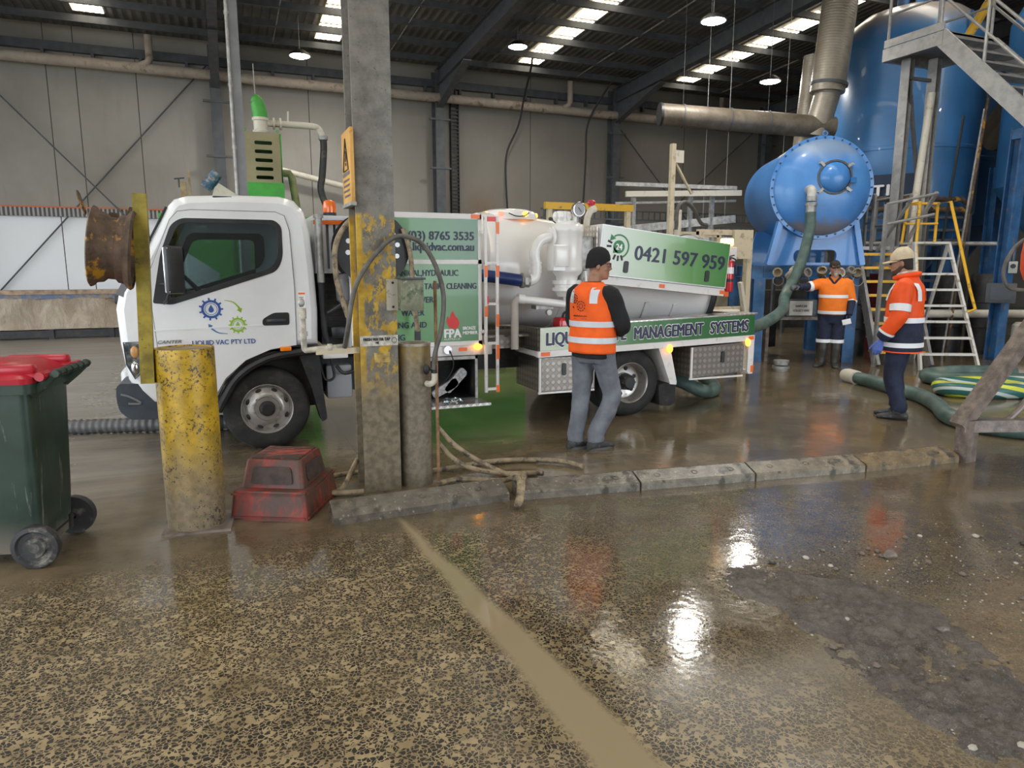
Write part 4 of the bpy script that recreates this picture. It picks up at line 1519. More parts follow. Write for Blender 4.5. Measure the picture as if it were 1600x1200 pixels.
for k in range(7):
    a = R(160 + k * 22)
    c = (cx + .118 * math.cos(a), cz - .005 + .118 * math.sin(a))
    du, dv = math.cos(a), math.sin(a)
    if k in (2, 3):
        continue
    s1, s2 = .028, .011
    q = [(c[0] + du * i * s1 + -dv * j * s2, c[1] + dv * i * s1 + du * j * s2) for i, j in ((-1, -1), (1, -1), (1, 1), (-1, 1))]
    mb.sheet(q, o=(bx0, Y0 - .007, 1.555), u=ub, v=vb, th=.003, w=(0, 1, 0))
mb.build('clock_ticks', M['black_ink'], hp)
mb = MB()
for k in range(2):
    mb.beam((3.56, 6.6 + .12 * k, 1.60), (3.45, 6.62 + .12 * k, 1.30), .05, .012, hint=(0, 1, 0))
mb.box((3.44, 6.58, 1.60), (3.60, 6.8, 1.95), .01)
mb.build('box_bracket', M['steel'], hb)

# ---- rear deck
dz = lambda x: .0256 * (x - 2.96)
mb = MB()
DK = [(2.96, .785), (5.69, .785 + dz(5.69)), (5.69, 1.095), (2.96, 1.025)]
mb.sheet(DK, o=(0, Y0, 0), th=.03, w=(0, 1, 0))
mb.sheet(DK, o=(0, Y0 + 1.97, 0), th=.03, w=(0, 1, 0))
mb.sheet([(Y0 + .03, .79), (7.2, .79), (7.2, 1.02), (Y0 + .03, 1.02)], o=(2.95, 0, 0), u=(0, 1, 0), v=(0, 0, 1), th=.01, w=(1, 0, 0))
mb.box((5.66, Y0 + .03, .86), (5.69, Y0 + 1.97, 1.09))
mb.box((2.96, Y0 + .03, .79), (5.68, Y0 + 1.97, .84))
deck = mb.build('rear_deck', M['tread_plate'], truck)
mb = MB()
mb.sheet([(2.962, .79), (5.688, .79 + dz(5.69)), (5.688, 1.092), (2.962, 1.022)], o=(0, Y0 - .004, 0), th=.004, w=(0, 1, 0))
dp = mb.build('deck_side_panel', M['fade_deck'], deck)
mb = MB()
mb.sheet([(3.75, 1.046), (5.72, 1.097), (5.72, 1.112), (3.75, 1.06)], o=(0, Y0 - .008, 0), th=.24, w=(0, 1, 0))
mb.build('deck_edge_tread', M['bright_tread'], deck)
du = V(1, 0, .0256).normalized()
dv = V(-.0256, 0, 1).normalized()
for nm, mt, bo, dd, rg in (('deck_lettering_outline', 'white_ink', .085, -.0045, True), ('deck_lettering', 'navy_ink', .055, -.0065, False)):
    lettering(nm, 'LIQUID WASTE', .135, M[mt], dp, V(3.02, Y0 + dd, .845), u=du, v=dv, width=.94, bold=bo, shear=.05, ring=rg)
    lettering(nm, 'MANAGEMENT', .135, M[mt], dp, V(4.06, Y0 + dd, .868), u=du, v=dv, width=.90, bold=bo, shear=.05, ring=rg)
    lettering(nm, 'SYSTEMS', .135, M[mt], dp, V(5.06, Y0 + dd, .893), u=du, v=dv, width=.53, bold=bo, shear=.05, ring=rg)
mb = MB()
mb.sheet([(2.94, .72), (5.70, .72 + dz(5.70)), (5.70, .785 + dz(5.70)), (2.94, .785)], o=(0, Y0 - .006, 0), th=.06, w=(0, 1, 0))
mb.box((2.93, Y0 + .0, .73), (2.97, 7.1, .78))
dr = mb.build('deck_rail', M['white_trim'], deck)
for a, b in ((2.97, 3.07), (5.61, 5.685)):
    mb = MB()
    mb.box((a, Y0 - .012, .735 + dz(a)), (b, Y0 - .004, .775 + dz(a)))
    mb.build('orange_tape', M['orange_tape'], dr)
for xx in (4.53, 5.60):
    mb = MB()
    mb.ball((xx, Y0 - .012, .735 + dz(xx) - .03), (.035, .02, .045), 12, 8)
    mb.build('marker_lamp', M['amber_lit'], dr)
mb = MB()
mb.box((5.62, Y0 - .004, .42), (5.70, Y0 + .03, .79))
mb.box((5.64, Y0 + .0, .40), (5.70, Y0 + .8, .44))
mb.box((5.57, Y0 + .10, .42), (5.60, Y0 + .5, .80))
rp = mb.build('rear_corner_post', M['white_trim'], truck)
mb = MB()
mb.box((5.665, Y0 - .008, .42), (5.702, Y0 - .003, .50))
mb.build('orange_tape', M['orange_tape'], rp)


def locker(x0, x1, z0, z1, zr, d):
    mb = MB()
    mb.sheet([(x0, z0), (x1, z0 + zr), (x1, z1 + zr), (x0, z1)], o=(0, Y0 + .005, 0), th=d, w=(0, 1, 0))
    t_ = mb.build('side_locker', M['tread_plate'], truck)
    mb = MB()
    mb.sheet([(x0 + .02, z0 + .015), (x1 - .02, z0 + zr + .015), (x1 - .02, z1 + zr - .015), (x0 + .02, z1 - .015)], o=(0, Y0 - .006, 0), th=.012, w=(0, 1, 0))
    mb.build('locker_door', M['tread_plate'], t_)
    mb = MB()
    mb.sheet([(x0 - .008, z0 - .01), (x0 + .014, z0 - .01), (x0 + .014, z1), (x0 - .008, z1)], o=(0, Y0 - .008, 0), th=.02, w=(0, 1, 0))
    mb.box((x0 - .01, Y0 + .0, z0 - .025), (x1, Y0 + .02, z0 - .005))
    mb.build('locker_edge', M['white_trim'], t_)
    mb = MB()
    a = x0 + (.25 if x0 < 4 else .40)
    mb.sheet(round_poly([(a, z1 - .19), (a + .045, z1 - .19), (a + .045, z1 - .06), (a, z1 - .06)], .02, 4), o=(0, Y0 - .018, 0), th=.012, w=(0, 1, 0))
    mb.build('locker_latch', M['black_plastic'], t_)


locker(2.96, 3.60, .365, .715, 0, .62)
locker(4.83, 5.56, .40, .745, .03, .60)
mb = MB()
mb.sheet([(4.40, .78), (4.55, .80), (4.665, .36), (4.66, .33), (4.58, .34)], o=(0, Y0 + .03, 0), th=.42, w=(0, 1, 0))
mb.build('mudguard', M['white_trim'], truck)
mb = MB()
mb.sheet(round_poly([(4.44, .34), (4.665, .36), (4.665, .12), (4.60, .09), (4.46, .10)], .03, 3), o=(0, Y0 + .05, 0), th=.4, w=(0, 1, 0))
mb.build('mud_flap', M['rubber'], truck)
mb = MB()
mb.sheet([(3.62, .80), (4.42, .80), (4.52, .72), (4.5, .79), (4.42, .84), (3.62, .83)], o=(0, Y0 + .06, 0), th=.45, w=(0, 1, 0))
mb.build('rear_wheel_well', M['black_metal'], truck)
mb = MB()
mb.box((2.36, 6.95, .78), (2.96, 7.08, .92))
mb.box((2.36, 6.75, .92), (2.96, 7.1, .945))
mb.build('subframe_step', M['tread_plate'], truck)
# rear bracket with beacon
mb = MB()
mb.box((5.28, 6.62, 1.36), (5.33, 6.68, 1.80))
mb.box((5.30, 6.60, 1.70), (5.47, 6.72, 1.86), .008)
rb = mb.build('rear_lamp_bracket', M['white_trim'], truck)
mb = MB()
mb.box((5.31, 6.61, 1.87), (5.43, 6.71, 1.955), .015)
mb.build('flashing_beacon', M['amber_glow'], rb)
mb = MB()
mb.box((5.32, 6.60, 1.30), (5.38, 6.64, 1.56))
mb.build('orange_tape', M['orange_tape'], rb)
mb = MB()
mb.tube([(5.69, 7.55, .90), (5.76, 7.52, .90)], .07, 14)
mb.build('discharge_coupling', M['steel'], truck)


# ================================================================ THINGS NEAR THE CAMERA
def worn_yellow(name, z0, z1, base=(.60, .37, .02), under=(.15, .13, .105), chips=True, hi=.60):
    """yellow paint over steel: chipped, and worn away below z0 (bare) to z1 (painted)"""
    n = NT(name)
    x, y, z = n.xyz()
    big = n.noise(3.2, 6, .7)
    edge = n.ramp(n.math('ADD', z, n.math('MULTIPLY', n.math('SUBTRACT', big, .5), .7)), z0, z1)
    c = n.mix(n.ramp(n.noise(8, 5), .3, .7), tuple(v * .62 for v in base), tuple(min(1, v * 1.18) for v in base))
    st = n.mix(n.ramp(n.noise(26, 5), .35, .65), tuple(v * .78 for v in under), tuple(v * 1.2 for v in under))
    c = n.mix(edge, st, c)
    if chips:
        ch = n.ramp(n.math('ADD', n.noise(52, 5, .75), n.math('MULTIPLY', n.noise(5, 3), .35)), hi + .145, hi + .17)
        c = n.mix(ch, c, (.045, .035, .028))
    return n.set(col=c, rough=n.mixf(edge, .55, .42), nrm=n.bump(n.noise(30, 4), .15, .006))


# ---- yellow bollard
bx, by = -.243, 4.79
t = thing('bollard', 'fat chipped yellow steel bollard standing on the wet floor beside the red step', 'bollard', (bx, by, 0))
mb = MB()
mb.lathe([(0, 1.135), (.150, 1.135), (.158, 1.15), (.172, 1.15), (.174, 1.14), (.174, 0), (0, 0)], (bx, by, 0), n=48)
mb.build('shaft', worn_yellow('bollard_yellow', .1, .75, (.50, .31, .012), (.20, .155, .095)), t)
mb = MB()
mb.lathe([(0, 1.142), (.157, 1.142), (.157, 1.13), (0, 1.13)], (bx, by, 0), n=40)
mb.build('concrete_top', mk('bollard_concrete', (.26, .20, .11), .8, vary=(12, .3)), t)
mb = MB()
mb.obox((bx + .02, by, .008), (.40, .38, .016), Matrix.Rotation(R(-6), 3, 'Z'))
mb.build('base_plate', M['mud_steel'], t)

# ---- hose hanger: square yellow post with a rusty wheel rim welded on
t = thing('hose_hanger', 'square yellow post with a rusty wheel rim welded to its side, fixed to the bollard', 'hose hanger', (-.43, 4.73, .95))
mb = MB()
mb.beam((-.452, 4.74, .948), (-.412, 4.74, 2.063), .075, .075, hint=(0, 1, 0))
mb.build('post', mk('dull_yellow_post', (.26, .20, .022), .5, vary=(9, .45), wear=[((.06, .05, .03), 22, .62, .68, .8)]), t)
mb = MB()
ra = V(-.985, 0, .12)
rp_ = [(.222, 0), (.232, .012), (.222, .03), (.200, .045), (.196, .075), (.178, .09), (.178, .13), (.198, .15), (.205, .185), (.225, .20), (.232, .215), (.222, .222)]
rin = [(r - .012, h) for r, h in rp_[::-1]]
mb.lathe(rp_ + rin, (-.462, 4.74, 1.735), ra, 40, closed=True)
mb.lathe([(.06, .10), (.17, .085), (.17, .092), (.06, .11)], (-.462, 4.74, 1.735), ra, 32, closed=True)
mb.build('wheel_rim', M['rust'], t, angle=45)
mb = MB()
mb.sheet(round_poly([(0, 0), (.05, .02), (.055, .13), (.02, .15), (-.01, .10)], .02, 3), o=(-.69, 4.70, 1.93), u=(.2, .5, 0), v=(-.25, 0, .97), th=.012)
for a in (60, 95):
    c = V(-.57 + .12 * (a == 95), 4.74 + .20 * math.cos(R(a)), 1.75 + .19 * math.sin(R(a)))
    mb.sheet([(-.05, -.03), (.05, -.03), (.02, .045), (-.02, .045)], o=c, u=(1, 0, -.1), v=(0, .2, 1), th=.012)
mb.build('welded_tab', M['rust'], t)

# ---- wheelie bin
t = thing('wheelie_bin', 'dark green wheelie bin with a red lid, cut off by the picture edge', 'bin', (0, 0, 0))
M['bin_green'] = None
n = NT('bin_green_plastic')
x, y, z = n.xyz()
c = n.mix(n.ramp(n.noise(4, 5), .3, .7), (.014, .030, .022), (.030, .055, .042))
scr = n.ramp(n.noise(2.0, 6, .7, vec=n.scaled((9, 9, .8))), .60, .68)
c = n.mix(n.math('MULTIPLY', scr, .6), c, (.26, .27, .25))
c = n.mix(n.math('MULTIPLY', n.ramp(z, .30, .03), n.ramp(n.noise(7, 5), .35, .6)), c, (.20, .175, .145))
M['bin_green'] = n.set(col=c, rough=.42)
mb = MB()
# body rings from the bottom up: centre x, half depth, half width
def ring(cx, hx, hy, z, r):
    p = round_poly([(cx - hx, -hy), (cx + hx, -hy), (cx + hx, hy), (cx - hx, hy)], r, 4)
    return [mb.bm.verts.new((a, b, z)) for a, b in p]
rg = [ring(-.26, .245, .215, .07, .05), ring(-.275, .275, .235, .30, .05), ring(-.30, .315, .255, .70, .05), ring(-.31, .335, .268, .965, .05), ring(-.31, .335, .268, .97, .05), ring(-.31, .365, .29, .975, .05), ring(-.31, .37, .292, 1.03, .05)]
for a, b in zip(rg, rg[1:]):
    k = len(a)
    for i in range(k):
        mb.face([a[i], a[(i + 1) % k], b[(i + 1) % k], b[i]])
mb.face(rg[0][::-1])
mb.build('body', M['bin_green'], t)
mb = MB()
for s in (-1, 1):
    mb.tube([(.02, .21 * s, .97), (.10, .21 * s, 1.03), (.15, .21 * s, 1.075)], [.03, .024, .02], 8)
mb.tube([(.152, -.23, 1.075), (.152, .23, 1.075)], .02, 10)
for k in range(6):
    mb.cyl((.152, -.2 + .08 * k, 1.075), (.152, -.195 + .08 * k, 1.075), .025, n=10)
mb.build('handle', M['bin_green'], t)
mb = MB()
def lring(cx, hx, hy, z, r):
    p = round_poly([(cx - hx, -hy), (cx + hx, -hy), (cx + hx, hy), (cx - hx, hy)], r, 4)
    return [mb.bm.verts.new((a, b, zz)) for (a, b), zz in zip(p, [z] * len(p))]
rg = [lring(-.32, .375, .30, 1.03, .06), lring(-.32, .378, .303, 1.06, .06), lring(-.32, .36, .285, 1.075, .06), lring(-.32, .34, .265, 1.082, .06), lring(-.33, .25, .18, 1.13, .08), lring(-.33, .2, .13, 1.135, .08)]
for a, b in zip(rg, rg[1:]):
    k = len(a)
    for i in range(k):
        mb.face([a[i], a[(i + 1) % k], b[(i + 1) % k], b[i]])
mb.face(rg[-1])
mb.face(rg[0][::-1])
for s in (-1, 1):
    mb.box((-.02, .21 * s - .05, 1.05), (.12, .21 * s + .05, 1.085), .02)
    mb.beam((-.28, .24 * s, 1.10), (.06, .22 * s, 1.10), .07, .06, bev=.02)
    mb.cyl((.09, .21 * s - .06, 1.065), (.09, .21 * s + .06, 1.065), .024, n=12)
mb.build('lid', M['red_plastic'], t)
for s in (-1, 1):
    mb = MB()
    mb.lathe([(.02, .05), (.055, .05), (.062, .035), (.085, .035), (.095, .05), (.118, .045), (.122, .02), (.118, -.01), (.02, -.01)], (-.02, .245 * s, .122), (0, s, 0), 32, closed=True)
    w_ = mb.build('wheel', mk('bin_wheel_rubber', (.03, .03, .032), .6, wear=[((.22, .20, .17), 11, .5, .7, .8)]), t)
    mb = MB()
    mb.lathe([(0, .046), (.02, .052), (.045, .045), (.058, .036), (.058, .02), (0, .02)], (-.02, .245 * s, .122), (0, s, 0), 24)
    mb.build('hub', mk('bin_hub', (.09, .085, .08), .7, vary=(20, .5)), w_)
mb = MB()
mb.cyl((-.02, -.24, .122), (-.02, .24, .122), .012, n=10)
for s in (-1, 1):
    mb.box((-.10, .17 * s - .02, .07), (.0, .17 * s + .02, .16))
mb.build('axle', M['black_metal'], t)
t.location = (-.97, 4.655, 0)
t.rotation_euler = (0, 0, R(-10.7))

# ---- red step stool
t = thing('step_stool', 'scuffed red plastic step stool in front of the truck wheel', 'step stool', (.31, 4.93, 0))
n = NT('scuffed_red_plastic')
x, y, z = n.xyz()
c = n.mix(n.ramp(n.noise(5, 5), .3, .7), (.14, .022, .016), (.30, .04, .024))
c = n.mix(n.ramp(n.noise(3.4, 6, .75, vec=n.scaled((1, 4, 1))), .42, .56, 0, .9), c, (.060, .042, .030))
n.set(col=c, rough=.5, nrm=n.bump(n.noise(30, 4), .25, .006))
red = n.m
mb = MB()
rot = Matrix.Rotation(R(-27), 3, 'Z')
c0 = V(.325, 4.955, 0)
def sring(hx, hy, z, dx=0, dy=0):
    p = round_poly([(-hx + dx, -hy + dy), (hx + dx, -hy + dy), (hx + dx, hy + dy), (-hx + dx, hy + dy)], .03, 3)
    return [mb.bm.verts.new(c0 + rot @ V(a, b, z)) for a, b in p]
rg = [sring(.265, .31, 0), sring(.262, .307, .02), sring(.245, .285, .19), sring(.215, .225, .195), sring(.19, .185, .36), sring(.183, .178, .375)]
for a, b in zip(rg, rg[1:]):
    k = len(a)
    for i in range(k):
        mb.face([a[i], a[(i + 1) % k], b[(i + 1) % k], b[i]])
mb.face(rg[-1])
mb.face(rg[0][::-1])
mb.build('body', red, t)
mb = MB()
mb.obox(c0 + V(0, 0, .379), (.33, .30, .012), rot, .004)
mb.build('tread_top', mk('worn_red_top', (.36, .05, .035), .5, wear=[((.05, .03, .022), 4.5, .42, .55, .8, (1, 4, 1))]), t)
dk = mk('step_recess', (.05, .032, .026), .7, vary=(12, .4))
for (u_, hz, yy, wdt) in ((V(0, -1, 0), .28, .203, .25), (V(1, 0, 0), .28, .198, .24)):
    mb = MB()
    o_ = c0 + rot @ (u_ * yy) + V(0, 0, hz)
    tilt = rot @ u_
    side = tilt.cross(V(0, 0, 1))
    mb.sheet(round_poly([(-wdt / 2 - .02, -.06), (wdt / 2 + .02, -.06), (wdt / 2, .055), (-wdt / 2, .055)], .025, 3), o=o_ + tilt * .006, u=side, v=(V(0, 0, 1) - tilt * (.2 if abs(u_.y) else .16)).normalized(), th=.012)
    mb.build('hand_opening', dk, t)
mb = MB()
for sx_, sy_, L in ((0, -1, .50), (1, 0, .58)):
    o_ = c0 + rot @ V(sx_ * .258, sy_ * .302, .10)
    d_ = rot @ V(abs(sy_), abs(sx_), 0)
    for zz in (.02, .17):
        q = c0 + rot @ V(sx_ * (.268 - zz * .11), sy_ * (.313 - zz * .13), zz)
        mb.beam(q - d_ * L * .5, q + d_ * L * .5, .012, .014, hint=(0, 0, 1))
mb.build('skirt_rib', red, t)

# ---- galvanised column with yellow foot
t = thing('steel_post', 'mottled steel roof post, flaking yellow paint up to head height', 'steel post', (1.015, 5.14, 0))
n = NT('mottled_post_steel')
x, y, z = n.xyz()
st = n.mix(n.ramp(n.noise(9, 6, .7), .3, .7), (.13, .122, .105), (.24, .225, .195))
st = n.mix(n.ramp(n.voro(24), .12, .05), st, (.05, .045, .035))
st = n.mix(n.ramp(n.noise(4.2, 5, .7), .58, .72, 0, .6), st, (.09, .08, .06))
low = n.mix(n.ramp(n.noise(20, 5), .3, .7), (.15, .125, .085), (.27, .225, .16))
st = n.mix(n.ramp(n.math('ADD', z, n.math('MULTIPLY', n.noise(3, 4), .3)), 1.15, .85), st, low)
flake = n.noise(4.6, 7, .75, vec=n.scaled((1.6, 1.6, 1)))
zone = n.math('MULTIPLY', n.ramp(z, 2.02, 1.98), n.ramp(z, .62, 1.05))
sidey = n.ramp(x, -.085, -.11)
mask = n.math('MULTIPLY', zone, n.math('MAXIMUM', n.ramp(flake, .50, .535), n.math('MULTIPLY', sidey, n.ramp(flake, .32, .40))))
yel = n.mix(n.ramp(n.noise(13, 5), .3, .7), (.40, .24, .025), (.62, .40, .045))
n.set(col=n.mix(mask, st, yel), rough=n.mixf(mask, .48, .6), metal=.15, nrm=n.bump(n.math('ADD', mask, n.noise(34, 4)), .25, .004))
mb = MB()
px0, px1 = .88, 1.15
mb.box((px0, 5.0, 0), (px1, 5.016, roof_z(5) - .2), .003)
mb.box((px0, 5.28, 0), (px1, 5.296, roof_z(5) - .2), .003)
mb.box((1.009, 5.016, 0), (1.021, 5.28, roof_z(5) - .2))
mb.build('h_section', n.m, t)
mb = MB()
mb.box((px0 + .0, 4.992, 1.085), (px1, 4.999, 1.158))
lb = mb.build('white_label', mk('dirty_white_label', (.50, .47, .41), .5, vary=(25, .3)), t)
lettering('label_lettering', 'FRESH WATER TAP', .022, M['black_ink'], lb, (.90, 4.991, 1.122), width=.19, bold=.04)
mb = MB()
mb.sheet([(.98, 1.107), (1.01, 1.117), (1.01, 1.097)], o=(0, 4.990, 0), th=.002, w=(0, 1, 0))
mb.lathe([(.016, 0), (.020, 0), (.020, .002), (.016, .002)], (1.122, 4.991, 1.122), (0, 1, 0), 16, closed=True)
mb.build('label_marks', M['black_ink'], lb)
mb = MB()
mb.box((.975, 4.99, .965), (1.085, 4.999, 1.035))
mb.build('yellow_tag', mk('yellow_tag_plate', (.36, .25, .07), .5, vary=(20, .5)), t)
# bracket arm to the left
mb = MB()
mb.box((.58, 5.03, 1.035), (.88, 5.075, 1.075))
mb.build('bracket_arm', M['cream_paint'], t)

# ---- warning sign on the post
t = thing('warning_sign', 'narrow amber warning board bolted high on the side of the mottled post', 'sign', (.86, 5.1, 2.3))
amb = mk('amber_sign_board', (.66, .36, .09), .5, vary=(5, .15), wear=[((.25, .15, .06), 18, .6, .75, .7)])
mb = MB()
mb.box((.850, 4.955, 2.075), (.876, 5.30, 2.565), .003)
mb.build('board', amb, t)
mb = MB()
mb.tube([(.848, 5.03, 2.30), (.848, 5.23, 2.30), (.848, 5.13, 2.51)], .006, 6, closed=True)
mb.build('triangle', M['black_ink'], t)
lettering('sign_lettering', '?', .10, M['black_ink'], t, (.848, 5.15, 2.335), u=(0, -1, 0), v=(0, 0, 1), bold=.04)
mb = MB()
mb.box((.847, 4.99, 2.265), (.849, 5.27, 2.288))
for k, (a, b) in enumerate(((.02, .24), (.03, .20), (.02, .25), (.05, .22))):
    for q in range(5):
        mb.box((.847, 5.27 - a - q * .05 - .03, 2.225 - k * .035), (.849, 5.27 - a - q * .05, 2.24 - k * .035))
mb.build('worn_print', M['grey_ink'], t)
mb = MB()
mb.box((.842, 4.95, 2.055), (.882, 5.305, 2.078))
mb.build('bottom_edge', M['steel'], t)

# ---- electrical box beside it
t = thing('junction_box', 'stained grey-green junction box on a bolted plate at the post edge', 'junction box', (1.2, 4.93, 1.44))
mb = MB()
mb.box((1.075, 4.985, 1.335), (1.17, 4.999, 1.555))
pl_ = mb.build('mounting_plate', mk('cream_plate', (.45, .42, .34), .5, wear=[((.12, .10, .07), 14, .55, .7, .8)]), t)
for zz in (1.36, 1.53):
    mb = MB()
    mb.cyl((1.12, 4.985, zz), (1.12, 4.978, zz), .009, n=8)
    mb.build('bolt', M['black_metal'], pl_)
mb = MB()
mb.box((1.155, 4.87, 1.335), (1.315, 4.995, 1.555), .006)
mb.build('box_body', mk('stained_box', (.20, .21, .14), .55, vary=(8, .4), wear=[((.07, .10, .06), 7, .5, .65, .7), ((.45, .42, .33), 20, .6, .7, .6)]), t)
mb = MB()
mb.box((1.15, 4.86, 1.553), (1.33, 4.998, 1.567), .003)
mb.build('box_lid', M['grey_steel'], t)

# ---- concrete filled guard pipe, riser, tap, hoses
t = thing('guard_pipe', 'stout concrete-filled pipe standing hard against the mottled post', 'guard pipe', (1.298, 5.13, 0))
mb = MB()
mb.lathe([(0, 0), (.128, 0), (.128, 1.06), (.126, 1.08), (.112, 1.08), (.11, 1.06), (0, 1.055)], (1.295, 5.13, 0), n=40)
mb.build('pipe', worn_yellow('guard_yellow', .75, 1.25, (.30, .21, .06), (.17, .14, .10), chips=False), t)
mb = MB()
mb.lathe([(.110, 1.066), (.130, 1.066), (.131, 1.085), (.110, 1.085)], (1.295, 5.13, 0), n=40, closed=True)
mb.build('rim', mk('pipe_rim', (.33, .30, .24), .5, vary=(12, .3)), t)
mb = MB()
mb.cyl((1.445, 5.03, 0), (1.443, 5.03, 1.54), .0125, n=10)
o = mb.build('riser_pipe', mk('rusty_riser', (.24, .13, .065), .7, vary=(15, .4)), loc=(1.445, 5.03, 0))
tag(o, 'thin brown riser pipe standing beside the concrete-filled guard pipe', 'pipe')
t = thing('water_tap', 'white elbow tap with a valve beside the guard pipe', 'tap', (1.39, 4.97, .83))
mb = MB()
mb.tube([(1.36, 5.0, .79), (1.37, 4.96, .79), (1.40, 4.95, .81), (1.405, 4.95, .87)], .022, 10, sub=3)
mb.build('elbow', mk('dirty_white_pvc', (.55, .50, .42), .4), t)
mb = MB()
mb.cyl((1.405, 4.95, .86), (1.405, 4.95, .93), .018, n=10)
mb.ball((1.35, 4.97, .90), (.025, .02, .04), 10, 8)
mb.cyl((1.35, 4.995, .90), (1.40, 4.95, .90), .012, n=8)
mb.build('valve', M['black_metal'], t)
t = thing('tap_pipework', 'mud-caked tap standpipe with elbow reaching out before the cab rear corner', 'pipework', (.50, 5.05, 1.07))
mb = MB()
mb.tube([(.50, 5.05, 1.33), (.502, 5.05, 1.12), (.505, 5.05, 1.075), (.54, 5.05, 1.07), (.78, 5.05, 1.085)], .02, 10, sub=2)
mb.cyl((.50, 5.05, 1.36), (.50, 5.05, 1.29), .027, n=12)
mb.cyl((.503, 5.05, 1.20), (.503, 5.05, 1.17), .028, n=12)
mb.cyl((.66, 5.05, 1.08), (.69, 5.05, 1.08), .028, n=12)
mb.build('standpipe', mk('limed_pipe', (.42, .39, .32), .6, vary=(20, .4)), t)
mb = MB()
mb.ball((.495, 5.03, 1.40), (.022, .02, .03), 10, 8)
mb.build('outlet', M['steel'], t)
mb = MB()
pts = [(.775, 1.08), (.795, 1.25), (.82, 1.40), (.875, 1.56), (1.01, 1.745), (1.15, 1.85), (1.31, 1.815), (1.42, 1.66), (1.48, 1.44), (1.462, 1.21), (1.41, 1.02), (1.395, .90)]
mb.tube([(a, 4.94 if i else 5.03, b) for i, (a, b) in enumerate(pts)], .017, 12, sub=5)
o = mb.build('water_hose', M['hose_grey'], loc=(.775, 5.0, 1.08))
tag(o, 'grey rubber hose arching across the mottled post down to the tap', 'hose')
floor_hoses = [
    ('muddy tan hose dropping beside the guard pipe and looping over the kerb', [(1.47, 5.12, .42), (1.60, 5.10, .27), (1.80, 5.10, .12), (1.96, 4.98, .04), (2.05, 4.80, .05), (1.98, 4.62, .13), (1.90, 4.45, .12), (1.82, 4.30, .05), (1.78, 4.27, .03), (1.84, 4.37, .08), (1.90, 4.55, .13), (1.86, 4.80, .04), (1.6, 4.98, .03), (1.40, 4.93, .03)], .021),
    ('muddy tan hose sagging from the riser and running on along the kerb top', [(1.47, 5.12, .30), (1.58, 5.06, .17), (1.74, 5.03, .08), (1.98, 4.99, .03), (2.2, 4.92, .03), (2.26, 4.88, .03)], .021),
    ('muddy tan hose arcing flat across the floor behind the kerb', [(1.45, 5.28, .03), (1.65, 5.30, .03), (1.95, 5.36, .03), (2.3, 5.30, .03), (2.55, 5.13, .03), (2.64, 4.93, .03)], .021),
    ('muddy tan hose slanting from the post foot toward the red step', [(1.2, 5.35, .03), (.98, 5.42, .22), (.88, 5.3, .18), (.74, 5.12, .03), (.64, 5.02, .03), (.74, 4.98, .03), (.86, 4.96, .03)], .02),
    ('short muddy hose loop on the floor behind the red step', [(1.1, 5.42, .03), (.92, 5.46, .03), (.74, 5.44, .03), (.62, 5.36, .03)], .02),
]
for lab, pts, r in floor_hoses:
    mb = MB()
    mb.tube(pts, r, 10, sub=6)
    tag(mb.build('floor_hose', M['hose_tan'], loc=pts[0]), lab, 'hose', 'tan hoses around the post')

# ---- rubber kerb pieces
kp = [((.57, 4.42), (1.80, 4.455)), ((1.86, 4.43), (2.78, 4.30)), ((2.795, 4.295), (3.735, 4.165)), ((3.75, 4.16), (4.73, 4.02)), ((4.745, 4.015), (5.71, 3.93))]
kl = ['darkest wheel-stop kerb piece, in front of the mottled post', 'wheel-stop kerb piece under the draped tan hose', 'wheel-stop kerb piece in front of the man in the orange vest',
      'long wheel-stop kerb piece, second from the muddy steel frame', 'brownish wheel-stop kerb piece ending at the muddy steel frame']
for i, ((a, b), lab) in enumerate(zip(kp, kl)):
    a, b = V(a[0], a[1], 0), V(b[0], b[1], 0)
    d = (b - a).normalized()
    w = V(-d.y, d.x, 0)
    mb = MB()
    wd = .19
    prof = [(0, 0), (0, .05), (.012, .062), (wd - .03, .105 if i else .12), (wd, .10), (wd + .012, 0)]
    r0 = [mb.bm.verts.new(a + w * p + V(0, 0, q)) for p, q in prof]
    r1 = [mb.bm.verts.new(b + w * p + V(0, 0, q)) for p, q in prof]
    for k in range(len(prof)):
        mb.face([r0[k], r0[(k + 1) % len(prof)], r1[(k + 1) % len(prof)], r1[k]])
    mb.face(r0[::-1])
    mb.face(r1)
    cdk = [(.105, .09, .07), (.15, .135, .11), (.17, .15, .12), (.19, .16, .115), (.17, .12, .06)][i]
    m_ = mk('kerb_rubber', cdk, .26, vary=(9, .35), wear=[((.04, .037, .03), 8, .52, .68, .35), ((.33, .29, .22), 30, .6, .7, .5)], bump=(55, .35))
    t = thing('kerb_piece', lab, 'kerb piece', ((a + b) / 2)[:], group='wheel-stop kerb pieces')
    mb.build('wedge', m_, t, angle=25)
    for k in range(3):
        c = a + (b - a) * (.17 + .33 * k) + w * (wd * .45)
        zt = .062 + (prof[3][1] - .062) * (wd * .45 / (wd - .03))
        mb = MB()
        mb.lathe([(.018, 0), (.022, .003), (.026, 0), (.022, -.004)], (c.x, c.y, zt), (w * -.26 + V(0, 0, 1))[:], 14, closed=True)
        mb.build('fixing_hole', m_, t)

